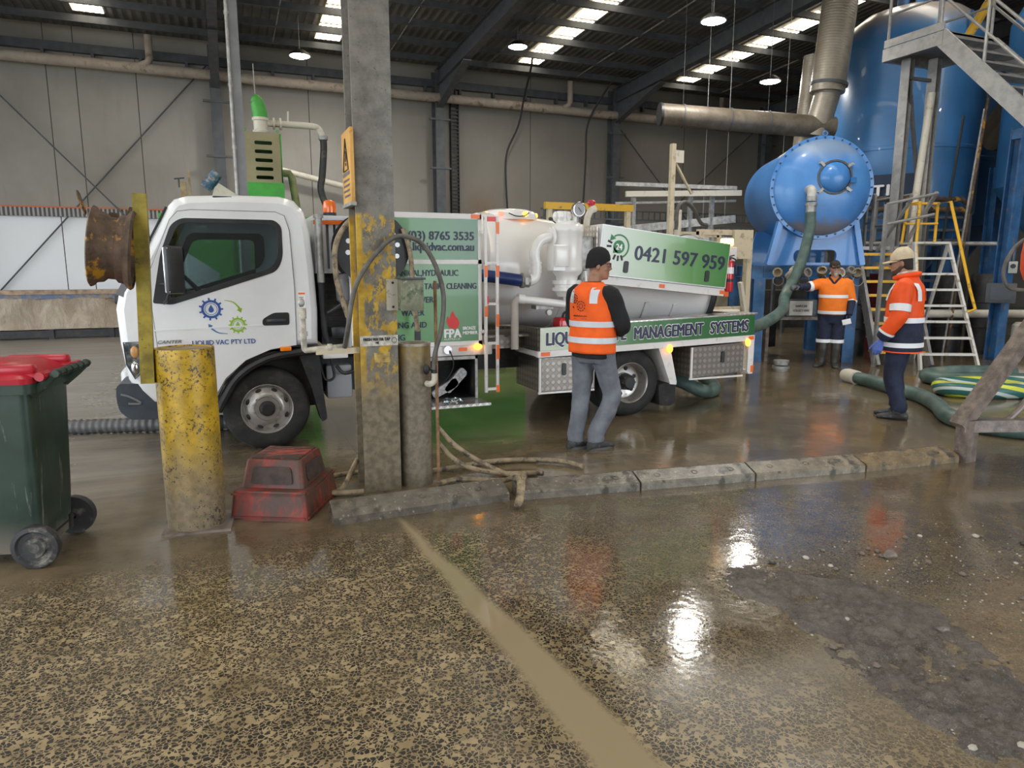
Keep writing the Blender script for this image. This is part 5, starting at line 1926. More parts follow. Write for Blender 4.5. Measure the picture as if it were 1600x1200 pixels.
# ---- muddy steel frame at the right with its orange float
t = thing('steel_barrier', 'mud-splattered box-section steel frame at the kerb end', 'steel frame', (5.85, 3.95, 0))
mb = MB()
mb.beam((5.80, 3.95, 0), (5.80, 3.95, .36), .12, .12, hint=(0, 1, 0))
mb.build('foot', M['mud_steel'], t)
mb = MB()
mb.beam((5.74, 3.97, .31), (7.2, 3.45, .31), .11, .10, hint=(0, 0, 1))
mb.build('bottom_rail', M['mud_steel'], t)
mb = MB()
mb.beam((5.73, 3.98, .30), (6.70, 3.80, 1.62), .11, .12, hint=(0, 1, 0))
mb.build('diagonal_beam', M['mud_steel'], t)
mb = MB()
mb.tube([(6.15, 3.86, .33), (6.28, 3.83, .45), (6.62, 3.74, .95)], .028, 10)
mb.build('brace_rod', M['mud_steel'], t)
mb = MB()
mb.beam((6.72, 3.80, 0), (6.72, 3.80, 2.35), .10, .10, hint=(0, 1, 0))
mb.build('upright', M['mud_steel'], t)
mb = MB()
mb.tube([(6.75, 3.80, 2.2), (6.50, 3.85, 2.22), (6.40, 3.86, 2.18)], .02, 8)
mb.build('hook', M['steel'], t)
t = thing('orange_float', 'scratched orange plastic float hanging at the picture edge', 'float', (6.40, 3.86, 1.73))
mb = MB()
mb.lathe([(0, 1.47), (.08, 1.48), (.155, 1.53), (.185, 1.62), (.19, 1.74), (.18, 1.86), (.14, 1.95), (.07, 1.99), (0, 2.0)], (6.44, 3.86, 0), n=32)
mb.build('float_body', mk('orange_float_plastic', (.72, .085, .03), .45, vary=(5, .15), wear=[((.08, .03, .02), 20, .62, .68, .7)]), t, angle=60)
mb = MB()
mb.tube([(6.44, 3.86, 1.99), (6.43, 3.86, 2.10), (6.40, 3.86, 2.20)], .012, 8)
mb.build('rope', M['hose_tan'], t)
mb = MB()
mb.tube([(6.36, 3.95, 1.92), (6.22, 4.0, 1.80), (6.14, 4.02, 1.62), (6.19, 4.0, 1.47), (6.36, 3.95, 1.44)], .016, 8, sub=4)
mb.build('hose_loop', M['hose_grey'], t)

# ---- sludge on the apron
n = NT('wet_sludge')
c = n.mix(n.ramp(n.noise(7, 6, .7), .3, .7), (.105, .085, .068), (.215, .18, .15))
c = n.mix(n.ramp(n.voro(95), .30, .15, 0, .8), c, (.36, .32, .28))
c = n.mix(n.ramp(n.noise(15, 6, .8), .58, .66), c, (.035, .028, .024))
n.set(col=c, rough=n.ramp(n.noise(30, 4), .3, .7, .08, .5), nrm=n.bump(n.noise(26, 7, .8), 1.0, .03))
sl_m = n.m
mb = MB()
N = 170
rows = []
for j in range(80):
    tt = j / 79
    row = []
    for i in range(N):
        s = i / (N - 1)
        yy = 3.02 - 2.0 * s
        xa = 2.33 + .12 * math.sin(s * 7) * s + .10 * noise.noise(V(s * 9, 1, 0))
        xb = xa + (.25 + .45 * math.sin(PI * min(1, s * 1.2)) + .25 * s)
        xx = xa + (xb - xa) * tt
        env = math.sin(PI * tt) ** .6 * min(1, s * 6 + .05) * min(1, (1 - s) * 5)
        h = .042 * (env * (.55 + .5 * noise.noise(V(xx * 4, yy * 4, 2)) + .5 * noise.noise(V(xx * 11, yy * 11, 4)) + .4 * noise.noise(V(xx * 31, yy * 31, 6))) - .16)
        row.append(mb.bm.verts.new((xx, yy, max(-.012, h))))
    rows.append(row)
for a, b in zip(rows, rows[1:]):
    for i in range(N - 1):
        mb.face([a[i], b[i], b[i + 1], a[i + 1]])
o = mb.build('sludge', sl_m, loc=(2.6, 2.2, 0), angle=80)
tag(o, 'low ridge of wet grey sludge spread over the apron', 'sludge', kind='stuff')
mb = MB()
rnd = random.Random(5)
for k in range(1500):
    s = rnd.random()
    xx, yy = 2.3 + rnd.random() ** 1.3 * 2.2, 3.0 - 2.1 * s
    r = rnd.uniform(.003, .007) * (3.0 if rnd.random() < .07 else 1)
    mb.mi = rnd.choice((0, 0, 0, 1, 2))
    mb.ball((xx, yy, r * .4), (r, r * rnd.uniform(.7, 1.3), r * .6), 6, 4)
o = mb.build('gravel_grit', [mk('grit_brown', (.12, .09, .07), .5), mk('grit_black', (.03, .026, .022), .4), mk('grit_pale', (.40, .36, .31), .6)], loc=(3.2, 2.2, 0))
tag(o, 'loose dark and pale grit scattered over the sludge', 'grit', kind='stuff')
for (xx, yy, r, lab) in ((3.45, 2.72, .035, 'small muddy lump lying at the puddle edge'), (2.95, 2.02, .022, 'dark wet clod on the sludge ridge'), (2.62, 2.38, .02, 'black clod near the top of the sludge ridge')):
    mb = MB()
    mb.ball((xx, yy, r * .5), (r * 1.3, r, r * .7), 14, 9)
    mb.jitter(r * .5, 30, xx)
    tag(mb.build('mud_clod', M['mud_steel'], loc=(xx, yy, 0)), lab, 'clod', 'mud clods')
# boots lying in the open locker
for k, (xx, zz, lab) in enumerate(((1.98, .40, 'grey work boot lying sole outward in the open locker'), (2.09, .47, 'grey work boot leaning on its mate in the open locker'))):
    t = thing('work_boot', lab, 'boot', (xx, 6.62, zz), group='boots in the locker')
    mb = MB()
    rt = Matrix.Rotation(R(-28 - 20 * k), 3, 'Y')
    mb.sheet(round_poly([(-.14, -.035, .03), (.14, -.05, .04), (.15, .045, .04), (-.14, .04, .03)], .03, 4), o=(xx, 6.60, zz + .05), u=rt @ V(1, 0, 0), v=rt @ V(0, 0, 1), th=.03, w=(0, 1, 0))
    mb.build('sole', mk('boot_sole', (.42, .42, .44), .7, vary=(40, .35)), t)
    mb = MB()
    c = V(xx, 6.66, zz + .05)
    mb.loft([(c + rt @ V(-.11, 0, 0), rt @ V(0, 0, 1), V(0, 1, 0), .035, .04), (c + rt @ V(0, 0.01, 0), rt @ V(0, 0, 1), V(0, 1, 0), .042, .06), (c + rt @ V(.11, .02, 0), rt @ V(0, 0, 1), V(0, 1, 0), .03, .04)], 14)
    mb.build('upper', mk('boot_leather', (.10, .10, .105), .6), t)
mb = MB()
mb.ball((2.0, 6.36, .375), (.10, .07, .03), 14, 8)
mb.jitter(.03, 16)
tag(mb.build('plastic_bag', M['clear_glass'], loc=(2.0, 6.36, .345)), 'crumpled clear plastic bag on the dropped locker lid', 'bag')
# red fuel can in the deck tray
t = thing('fuel_can', 'red fuel can standing in the deck tray beside the man', 'fuel can', (3.40, 6.72, .84))
mb = MB()
mb.box((3.25, 6.64, .84), (3.62, 6.84, 1.11), .035, 3)
mb.build('can_body', M['red_paint'], t)
mb = MB()
mb.tube([(3.33, 6.74, 1.10), (3.36, 6.74, 1.16), (3.50, 6.74, 1.17), (3.54, 6.74, 1.10)], .014, 8, sub=3)
mb.build('can_handle', M['black_plastic'], t)
# extinguisher
t = thing('fire_extinguisher', 'red fire extinguisher strapped to the rear end of the hose box', 'fire extinguisher', (5.33, 6.57, 1.40))
mb = MB()
mb.lathe([(0, 1.36), (.045, 1.36), (.05, 1.38), (.05, 1.66), (.042, 1.70), (.02, 1.715), (0, 1.715)], (5.33, 6.55, 0), n=24)
mb.build('cylinder_body', M['red_paint'], t)
mb = MB()
mb.cyl((5.33, 6.55, 1.71), (5.33, 6.55, 1.745), .018, n=10)
mb.beam((5.31, 6.55, 1.75), (5.39, 6.55, 1.765), .018, .012)
mb.tube([(5.35, 6.55, 1.74), (5.40, 6.52, 1.70), (5.395, 6.51, 1.55)], .009, 6, sub=3)
mb.build('valve_head', M['black_plastic'], t)
mb = MB()
mb.lathe([(.0512, 1.56), (.0512, 1.63)], (5.33, 6.55, 0), n=24)
mb.build('white_label', M['white_ink'], t)
mb = MB()
mb.lathe([(.053, 1.47), (.055, 1.47), (.055, 1.50), (.053, 1.50)], (5.33, 6.55, 0), n=24, closed=True)
mb.build('strap', M['black_plastic'], t)
# corrugated drain hose on the floor left of the truck
mb = MB()
pts = [(-2.6, 8.2), (-1.9, 8.05), (-1.3, 7.9), (-.7, 7.75), (0.0, 7.6)]
dense = catmull([V(a, b, .075) for a, b in pts], 40)
mb.tube(dense, [.075 if (i // 2) % 2 else .066 for i in range(len(dense))], 14)
tag(mb.build('drain_hose', mk('grey_corrugated_plastic', (.085, .085, .085), .5), loc=(-2.6, 8.2, 0)), 'grey corrugated drain hose on the floor in front of the truck bumper', 'hose')


# ================================================================ BACK OF THE SHED AND THE PLANT
def blue_tank(name, base, pale, dirt_top=None):
    n = NT(name)
    x, y, z = n.xyz()
    c = n.mix(n.ramp(n.noise(1.4, 5), .3, .7), tuple(v * .85 for v in base), tuple(v * 1.12 for v in base))
    c = n.mix(n.ramp(n.noise(2.4, 6, .7), .52, .75, 0, .5), c, pale)
    c = n.mix(n.ramp(n.noise(22, 4, .7), .68, .74), c, (.03, .04, .06))
    if dirt_top is not None:
        c = n.mix(n.ramp(n.math('ADD', z, n.math('MULTIPLY', n.noise(3, 5), .4)), *dirt_top, 0, .85), c, (.27, .215, .16))
    return n.set(col=c, rough=.32, coat=.25)


M['tank_blue'] = blue_tank('silo_blue', (.040, .155, .35), (.07, .19, .37), (6.35, 6.9))
M['drum_blue'] = blue_tank('drum_blue', (.055, .22, .56), (.17, .31, .50))
M['frame_blue'] = mk('frame_blue', (.03, .115, .27), .5, vary=(4, .3), wear=[((.20, .17, .13), 7, .55, .75, .8)])
M['dark_navy'] = mk('dark_blue_plate', (.015, .035, .075), .5)

# ---- horizontal drum tank
hx = V(-.46, -.888, 0).normalized()      # towards the viewer
hy = V(hx.y, -hx.x, 0) * -1              # across
hc = V(9.51, 9.42, 2.95)
rD = .85
t = thing('drum_tank', 'blue horizontal drum tank with a domed end and round hatch', 'tank', (hc.x, hc.y, 0))
mb = MB()
mb.lathe([(0, -2.35), (.5, -2.3), (.75, -2.2), (.80, -2.1), (.80, 0), (.80, 0)], hc, hx, 56)
mb.build('shell', M['drum_blue'], t)
n = NT('drum_end_blue')
x, y, z = n.xyz()
c = n.mix(n.ramp(n.noise(1.6, 5), .3, .7), (.050, .20, .54), (.085, .27, .62))
c = n.mix(n.ramp(n.math('ADD', z, n.math('MULTIPLY', n.noise(2.5, 5), .35)), 3.50, 3.78, 0, .6), c, (.30, .34, .36))
c = n.mix(n.math('MULTIPLY', n.ramp(n.math('ADD', z, n.math('MULTIPLY', n.noise(6, 6, .7), .5)), 2.72, 2.55), .85), c, (.20, .17, .15))
c = n.mix(n.ramp(n.noise(26, 4, .7), .70, .76), c, (.05, .05, .06))
n.set(col=c, rough=.35, coat=.2)
mb = MB()
mb.lathe([(0, .20), (.2, .192), (.42, .165), (.60, .12), (.72, .065), (.78, .02), (.80, -.01), (.80, -.03)], hc, hx, 56)
mb.build('domed_end', n.m, t, angle=60)
mb = MB()
mb.lathe([(.79, 0.0), (rD - .0, 0.0), (rD, -.03), (rD, -.07), (.79, -.07)], hc, hx, 56, closed=True)
fl_ = mb.build('bolted_flange', M['drum_blue'], t)
for k in range(36):
    a = 2 * PI * k / 36
    c = hc + hy * (rD - .035) * math.cos(a) + V(0, 0, 1) * (rD - .035) * math.sin(a)
    mb = MB()
    mb.cyl(c + hx * -.01, c + hx * .025, .014, n=6)
    mb.build('flange_bolt', M['dark_navy'], fl_)
mb = MB()
hh = hc + hy * .14 + V(0, 0, .15)
mb.lathe([(0, .30), (.1, .29), (.18, .265), (.235, .22), (.25, .19), (.25, .14), (.25, .10)], hh, hx, 36)
ht = mb.build('hatch', M['drum_blue'], t, angle=50)
mb = MB()
mb.lathe([(.255, .205), (.285, .20), (.285, .17), (.255, .165)], hh, hx, 36, closed=True)
mb.build('hatch_ring', M['grey_steel'], ht)
for a in (40, 135, 225, 320):
    mb = MB()
    c = hh + hy * .285 * math.cos(R(a)) + V(0, 0, .285 * math.sin(R(a))) + hx * .20
    d = (hy * math.cos(R(a)) + V(0, 0, math.sin(R(a))))
    mb.beam(c - d * .03, c + d * .07, .03, .04)
    mb.beam(c + d * .04 - hy * .05, c + d * .04 + hy * .05, .014, .014)
    mb.build('hatch_clamp', M['steel'], ht)
mb = MB()
c = hh + hy * .30 + hx * .2 + V(0, 0, -.05)
mb.obox(c, (.10, .04, .09))
mb.build('hinge', M['drum_blue'], ht)
mb = MB()
c = hc + V(0, 0, rD)
mb.lathe([(.035, -.01), (.05, 0), (.035, .01), (.025, 0)], c + V(0, 0, .03), hx, 16, closed=True)
mb.build('lifting_eye', M['drum_blue'], t)
mb = MB()
el = hc + hy * -.26 + V(0, 0, -.05)
mb.tube([el + hx * .15, el + hx * .27, el + hx * .33 + V(0, 0, -.04), el + hx * .35 + V(0, 0, -.14)], .075, 14, sub=4)
mb.build('outlet_elbow', mk('dirty_white_elbow', (.50, .49, .45), .4, vary=(9, .2)), t)
mb = MB()
c = el + hx * .35
for z0, z1, r in ((-.12, -.20, .085), (-.22, -.27, .10), (-.27, -.42, .082)):
    mb.cyl(c + V(0, 0, z0), c + V(0, 0, z1), r, n=18)
mb.build('coupling', M['steel'], t)
# saddle
mb = MB()
o_ = V(hc.x, hc.y, 0) - hx * .10
mb.sheet([(-.78, 1.66), (.78, 1.66), (.62, 2.45), (-.62, 2.45)], [round_poly([(-.36, 1.70), (.36, 1.70), (.36, 1.92), (-.36, 1.92)], .10, 5)], o=o_, u=hy, v=(0, 0, 1), th=.08, w=-hx)
mb.sheet([(-.78, 1.66), (.78, 1.66), (.62, 2.3), (-.62, 2.3)], o=o_ - hx * 1.6, u=hy, v=(0, 0, 1), th=.08, w=-hx)
mb.beam(o_ + hy * -.78 + V(0, 0, 1.66), o_ + hy * -.62 + V(0, 0, 2.4), .09, .16, hint=hx)
mb.beam(o_ + hy * .78 + V(0, 0, 1.66), o_ + hy * .62 + V(0, 0, 2.4), .09, .16, hint=hx)
mb.build('saddle', M['drum_blue'], t)
mb = MB()
mb.tube([hc - hx * -0 + V(-.35, .1, .70) - hx * .4, hc - hx * 1.2 + V(-.5, 0, .62), hc - hx * 2.2 + V(-.6, 0, .35)], .05, 10)
mb.build('top_pipe', M['cream_pipe'], t)
# support frame below
t = thing('support_frame', 'blue steel trestle carrying the drum tank', 'support frame', (hc.x, hc.y, 0))
fo = V(hc.x, hc.y, 0)
for k, (a, b) in enumerate(((-.98, .12), (.56, .12), (-.98, -1.8), (.56, -1.8))):
    p = fo + hy * a + hx * b
    mb = MB()
    mb.ibeam(p, p + V(0, 0, 1.42), .19, .18, .016, hint=hx)
    mb.build('leg', M['frame_blue'], t)
for a, b, c, d in ((-1.1, .12, .68, .12), (-1.1, -1.8, .68, -1.8)):
    p, q = fo + hy * a + hx * b, fo + hy * c + hx * d
    mb = MB()
    mb.ibeam(p + V(0, 0, 1.54), q + V(0, 0, 1.54), .14, .24, .016, hint=(0, 0, 1))
    mb.build('cross_beam', M['frame_blue'], t)
for a in (-.9, .54):
    p, q = fo + hy * a + hx * .15, fo + hy * a - hx * 1.8
    mb = MB()
    mb.ibeam(p + V(0, 0, 1.54), q + V(0, 0, 1.54), .14, .22, .016, hint=(0, 0, 1))
    mb.build('long_beam', M['frame_blue'], t)
# row of couplings hung on the beam
k = 0
for a in (-.70, -.48, -.28, .02, .26, .44, .60):
    p = fo + hy * a + hx * .27 + V(0, 0, 1.52)
    t = thing('hose_coupling', ['dirty open pipe coupling at the beam end nearest the blue leg', 'pale coupling beside the open-ended one on the blue beam', 'brown coupling third from the blue leg', 'tall cream coupling just past the green hose',
                                'dull coupling above the bearded man', 'pale coupling over the bearded man with a ring below', 'dark coupling at the far end of the beam'][k], 'coupling', p[:], group='couplings along the blue beam')
    mb = MB()
    d = (hx * .5 + V(0, 0, .35 if k % 2 else .1) + hy * (.2 if k % 3 else -.2)).normalized()
    mb.cyl(p - d * .10, p + d * .05, .062, n=16)
    mb.lathe([(.055, 0), (.08, 0), (.08, .06), (.055, .06)], p + d * .05, d, 18, closed=True)
    mb.cyl(p - d * .10 - hx * .1, p - d * .05, .05, n=12)
    mb.build('fitting', [M['hose_tan'], M['cream_pipe'], M['steel']][k % 3], t)
    mb = MB()
    mb.lathe([(.085 + .007 * math.cos(w), .007 * math.sin(w)) for w in [2 * PI * q / 6 for q in range(6)]], p + V(0, 0, -.12) + hx * .03, hx, 20, closed=True)
    mb.build('cam_ring', M['steel'], t)
    k += 1

# big green suction hose from the drum down to the truck
el2 = el + hx * .35
mb = MB()
pts = [el2 + V(0, 0, -.38), el2 + V(-.01, -.02, -.62), el2 + V(-.10, -.03, -1.0), el2 + V(-.28, -.06, -1.4), el2 + V(-.55, -.12, -1.75), (8.0, 8.55, .96), (7.2, 8.12, .80), (6.4, 7.75, .79), (5.75, 7.53, .90)]
mb.tube(pts, .085, 16, sub=7)
tag(mb.build('suction_hose', M['hose_green'], loc=(5.75, 7.53, .9)), 'thick green suction hose hanging from the drum tank to the truck rear', 'hose')
# hose on the floor behind the truck
mb = MB()
mb.tube([(5.0, 7.7, .30), (5.25, 7.3, .22), (5.5, 7.15, .10), (5.8, 7.3, .085), (6.0, 7.7, .12), (5.95, 8.2, .3)], .085, 14, sub=5)
tag(mb.build('drain_elbow_hose', M['hose_green'], loc=(5.6, 7.3, 0)), 'dark green hose dropping under the rear locker of the truck', 'hose')

# ---- hoses on the floor by the cap-wearing man
mb = MB()
mb.tube([(8.24, 7.37, .09), (8.12, 6.83, .09), (7.95, 6.39, .085), (7.82, 5.96, .085), (7.45, 5.45, .085), (7.12, 5.12, .085), (6.95, 4.85, .085), (6.95, 4.4, .085), (7.5, 3.9, .085)], .085, 16, sub=7)
t = mb.build('floor_suction_hose', M['hose_green'], loc=(7.8, 6, 0))
tag(t, 'thick muddy green hose snaking past the man in the cap', 'hose')
mb = MB()
mb.cyl((8.20, 7.23, .09), (8.27, 7.45, .09), .10, n=18)
mb.cyl((8.27, 7.45, .09), (8.30, 7.53, .09), .085, n=18)
mb.build('end_coupling', M['cream_pipe'], t)
n = NT('striped_hose')
x, y, z = n.xyz()
s = n.math('SINE', n.math('ADD', n.math('MULTIPLY', x, 9.0), n.math('ADD', n.math('MULTIPLY', z, 28.0), n.math('MULTIPLY', y, 7.0))))
c = n.mix(n.ramp(s, .62, .72), (.02, .115, .105), (.55, .58, .04))
c = n.mix(n.ramp(s, -.80, -.88), c, (.52, .58, .56))
n.set(col=c, rough=.4)
mb = MB()
mb.tube([(10.6, 5.3, .1), (9.6, 5.55, .1), (8.85, 5.75, .1), (8.48, 6.08, .1), (8.75, 6.35, .1), (9.3, 6.1, .12), (9.9, 5.85, .12), (10.7, 5.65, .12)], .095, 14, sub=6)
tag(mb.build('striped_hose', n.m, loc=(9, 6, 0)), 'teal hose with yellow and white spiral stripes coiled on the floor', 'hose')
mb = MB()
mb.tube([(10.4, 6.1, .1), (9.6, 6.45, .1), (9.15, 6.75, .1), (9.35, 7.05, .1), (9.75, 6.95, .13), (10.1, 6.75, .14), (10.5, 6.55, .13)], .09, 14, sub=6)
tag(mb.build('coiled_green_hose', M['hose_green'], loc=(9.6, 6.7, 0)), 'muddy green hose loop lying beyond the striped hose', 'hose')

# ---- tall silo and its neighbour
sc = V(13.92, 11.60, 0)
rS = 1.46
t = thing('tall_silo', 'tall blue silo with a domed top behind the platform legs', 'silo', sc[:])
mb = MB()
mb.lathe([(0, 7.02), (.5, 6.98), (.95, 6.83), (1.25, 6.60), (1.40, 6.35), (rS, 6.05), (rS, 4.05), (rS + .012, 4.04), (rS + .012, 3.98), (rS, 3.97), (rS, 2.75), (.35, 1.05), (.25, .85), (0, .85)], sc, n=72)
mb.build('shell', M['tank_blue'], t, angle=25)
mb = MB()
mb.box((sc.x - .25, sc.y - rS - .03, 6.02), (sc.x - .2, sc.y - rS + .0, 6.5))
mb.build('top_strap', M['frame_blue'], t)
for a in (-150, -90, -30, 90):
    mb = MB()
    p = sc + V(1.35 * math.cos(R(a)), 1.35 * math.sin(R(a)), 0)
    mb.beam(p, p + V(0, 0, 3.1), .2, .2, hint=(0, 1, 0))
    mb.build('silo_leg', M['frame_blue'], t)
fv = V(-.74, -.67, 0).normalized()       # silo face towards the camera
fu = V(-fv.y, fv.x, 0)
mb = MB()
ang = math.atan2(fv.y, fv.x)
pl = []
for z in (2.78, 3.48):
    pl.append([mb.bm.verts.new(sc + V((rS + .012) * math.cos(ang + R(a)), (rS + .012) * math.sin(ang + R(a)), z)) for a in range(-38, 11, 3)])
for i in range(len(pl[0]) - 1):
    mb.face([pl[0][i], pl[0][i + 1], pl[1][i + 1], pl[1][i]])
pp = mb.build('name_band', M['dark_navy'], t)
def on_silo(name, txt, a0, z, h, w):
    o_ = sc + V((rS + .04) * math.cos(ang + R(a0)), (rS + .04) * math.sin(ang + R(a0)), z)
    r_ = V(math.cos(ang + R(a0)), math.sin(ang + R(a0)), 0)
    lettering(name, txt, h, M['white_ink'], pp, o_, u=V(-r_.y, r_.x, 0), v=(0, 0, 1), width=w, bold=.06, th=.02)
on_silo('silo_lettering', 'T1', -20, 3.06, .22, .30)
on_silo('silo_lettering', '.', -27, 3.06, .22, .05)
mb = MB()
for a, r, h in ((200, .6, .5), (250, .25, .45), (300, .5, .4)):
    p = sc + V(r * math.cos(R(a)), r * math.sin(R(a)), 6.85)
    mb.cyl(p, p + V(0, 0, h), .11, n=14)
mb.build('top_nozzle', M['frame_blue'], t)
t2 = thing('rear_silo', 'dark blue silo partly hidden behind the tall silo and yellow ladder', 'silo', (16.95, 13.0, 0))
mb = MB()
mb.lathe([(0, 6.6), (.8, 6.5), (1.2, 6.1), (1.3, 5.8), (1.3, 4.2), (1.31, 4.18), (1.31, 4.1), (1.3, 4.08), (1.3, 2.6), (.3, 1.0), (0, 1.0)], (16.95, 13.0, 0), n=56)
mb.build('shell', blue_tank('rear_silo_blue', (.012, .06, .17), (.02, .07, .18)), t2, angle=25)
for a in (45, 135, 225, 315):
    mb = MB()
    p = V(16.95 + 1.2 * math.cos(R(a)), 13.0 + 1.2 * math.sin(R(a)), 0)
    mb.beam(p, p + V(0, 0, 2.9), .16, .16, hint=(0, 1, 0))
    mb.build('silo_leg', M['frame_blue'], t2)

# ---- recycling tank at the picture edge
rc = V(15.05, 8.45, 0)
t = thing('recycling_tank', 'blue hopper-bottomed tank with white letters at the picture edge', 'tank', rc[:])
mb = MB()
mb.lathe([(0, 6.9), (.8, 6.8), (1.3, 6.5), (1.5, 6.1), (1.5, 3.12), (.3, 1.35), (.2, 1.0), (0, 1.0)], rc, n=64)
mb.build('shell', blue_tank('recycling_blue', (.04, .155, .34), (.07, .19, .36)), t, angle=25)
a0 = math.atan2(-.42, -.85)
r_ = V(math.cos(a0), math.sin(a0), 0)
lettering('tank_lettering', 'RECYCLE', .20, M['white_ink'], t, rc + V(math.cos(a0 - .27), math.sin(a0 - .27), 0) * 1.56 + V(0, 0, 3.26), u=V(-r_.y, r_.x, 0), v=(0, 0, 1), sx=.95, bold=.05, th=.03)
mb = MB()
mb.ibeam((12.62, 8.28, 0), (12.72, 8.30, 3.95), .22, .20, .018, hint=(0, 1, 0))
mb.build('leg', M['frame_blue'], t)
mb = MB()
mb.beam((12.62, 8.30, 3.85), (13.7, 8.4, 3.85), .16, .16, hint=(0, 0, 1))
mb.build('bracket', M['frame_blue'], t)
mb = MB()
mb.ibeam((14.9, 7.2, 0), (14.9, 7.2, 3.6), .22, .20, .018, hint=(0, 1, 0))
mb.build('leg', M['frame_blue'], t)
mb = MB()
mb.ibeam((14.6, 9.9, 0), (14.6, 9.9, 3.6), .22, .20, .018, hint=(0, 1, 0))
mb.build('leg', M['frame_blue'], t)
# control panel on the leg
t = thing('control_panel', 'grey control box with a dark screen fixed to the blue tank leg', 'control panel', (12.4, 8.17, 1.2))
mb = MB()
q = V(-.82, -.57, 0)
rot = Matrix.Rotation(math.atan2(q.y, q.x) + PI / 2, 3, 'Z')
c = V(12.45, 8.16, 1.18)
mb.obox(c, (.44, .16, .34), rot, .012)
mb.build('enclosure', M['grey_steel'], t)
mb = MB()
mb.obox(c + q * .084, (.30, .012, .22), rot)
mb.build('screen', mk('dark_screen', (.012, .016, .03), .15), t)
t = thing('isolator_switch', 'small grey isolator switch above the control box', 'switch', (12.62, 8.12, 1.62))
mb = MB()
mb.obox(V(12.66, 8.14, 1.62), (.13, .12, .20), rot, .01)
mb.build('switch_box', mk('pale_grey_box', (.42, .42, .40), .5), t)
mb = MB()
mb.cyl(V(12.66, 8.14, 1.64) + q * .06, V(12.66, 8.14, 1.64) + q * .085, .04, n=14)
mb.build('rotary_knob', M['black_plastic'], t)
mb = MB()
mb.tube([V(12.68, 8.16, 1.72), V(12.70, 8.18, 1.95), V(12.66, 8.2, 2.15)], .015, 8, sub=3)
mb.build('conduit', M['hose_grey'], t)

# ---- platform with stairs
M['galv'] = mk('galvanised_platform', (.30, .295, .285), .45, metal=.35, vary=(6, .2), wear=[((.20, .16, .12), 6, .55, .8, .8)])
t = thing('stair_platform', 'galvanised access platform with handrails and open stairs beside the tall silo', 'platform', (10.9, 8.9, 0))
mb = MB()
mb.beam((10.55, 9.30, 5.12), (10.55, 8.22, 5.12), .06, .20, hint=(0, 0, 1))
mb.beam((10.55, 9.30, 5.30), (10.55, 8.22, 5.30), .02, .12, hint=(0, 0, 1))
mb.beam((11.75, 9.30, 5.12), (11.75, 8.22, 5.12), .06, .20, hint=(0, 0, 1))
mb.beam((10.55, 9.28, 5.12), (11.75, 9.28, 5.12), .06, .20, hint=(0, 0, 1))
mb.beam((10.55, 8.25, 5.12), (11.75, 8.25, 5.12), .06, .20, hint=(0, 0, 1))
mb.box((10.55, 8.22, 5.19), (11.75, 9.30, 5.23))
mb.build('deck', M['galv'], t)
for a, b in ((10.86, 9.07), (11.28, 8.90)):
    mb = MB()
    mb.ibeam((a, b, 0), (a, b, 5.05), .15, .15, .012, hint=(1, .2, 0))
    mb.build('leg', M['galv'], t)
mb = MB()
mb.beam((10.86, 9.05, 4.75), (11.28, 8.88, 4.70), .05, .05)
mb.beam((10.90, 9.05, 4.7), (11.26, 8.90, 2.45), .05, .05)
mb.beam((10.86, 9.05, 2.45), (11.28, 8.88, 2.40), .05, .05)
mb.build('bracing', M['grey_steel'], t)
for xx in (10.55, 11.72):
    mb = MB()
    mb.beam((xx, 8.28, 5.16), (xx, 3.17, .10), .05, .24, hint=(0, .7, .7))
    mb.build('stringer', M['galv'], t)
for k in range(21):
    f = (k + .6) / 9
    yy, zz = 8.28 - 2.08 * f, 5.2 - 2.06 * f
    mb = MB()
    mb.box((10.58, yy - .12, zz), (11.70, yy + .12, zz + .03))
    mb.build('stair_tread', M['galv'], t)
for xx in (10.57, 11.72):
    mb = MB()
    for yy, zz in ((9.25, 5.2), (8.30, 5.2), (7.55, 4.5), (6.9, 3.85), (5.5, 2.45), (4.0, .96)):
        mb.cyl((xx, yy, zz), (xx, yy, zz + 1.05), .024, n=8)
    for h in (.55, 1.05):
        mb.tube([(xx, 9.25, 5.2 + h), (xx, 8.3, 5.2 + h), (xx, 3.6, .55 + h)], .022, 8)
    mb.build('handrail', M['galv'], t)
mb = MB()
mb.cyl((10.98, 9.0, .02), (11.20, 8.85, 4.5), .06, n=14)
tag(mb.build('white_riser_pipe', M['cream_pipe'], loc=(11, 9, 0)), 'pale plastic pipe running up between the platform legs', 'pipe')

# ---- short access stairs with yellow nosings
e1 = V(.80, -.38, 0).normalized()      # along the tread, across the view
e2 = V(.35, .94, 0).normalized()       # up the stairs, away from the viewer
o_ = V(9.98, 8.44, 0)
t = thing('access_stairs', 'grey steel stairs with yellow tread nosings behind the man in the cap', 'stairs', o_[:])
for s in (0, .86):
    mb = MB()
    mb.beam(o_ + e1 * s, o_ + e1 * s + e2 * .95 + V(0, 0, 1.95), .05, .18, hint=e2)
    mb.build('stringer', M['galv'], t)
for k in range(8):
    zz = .22 + .232 * k
    p = o_ + e2 * (.11 * k + .12)
    mb = MB()
    mb.obox(p + e1 * .43 + e2 * .10 + V(0, 0, zz), (.82, .22, .03), Matrix((e1, e2, V(0, 0, 1))).transposed())
    tr = mb.build('tread', M['galv'], t)
    mb = MB()
    mb.obox(p + e1 * .43 - e2 * .015 + V(0, 0, zz), (.82, .02, .045), Matrix((e1, e2, V(0, 0, 1))).transposed())
    mb.build('nosing', M['bright_yellow'], tr)
mb = MB()
top = o_ + e2 * 1.5 + e1 * .43
mb.obox(top + V(0, 0, 1.95), (1.0, 1.2, .06), Matrix((e1, e2, V(0, 0, 1))).transposed())
mb.build('landing', M['galv'], t)
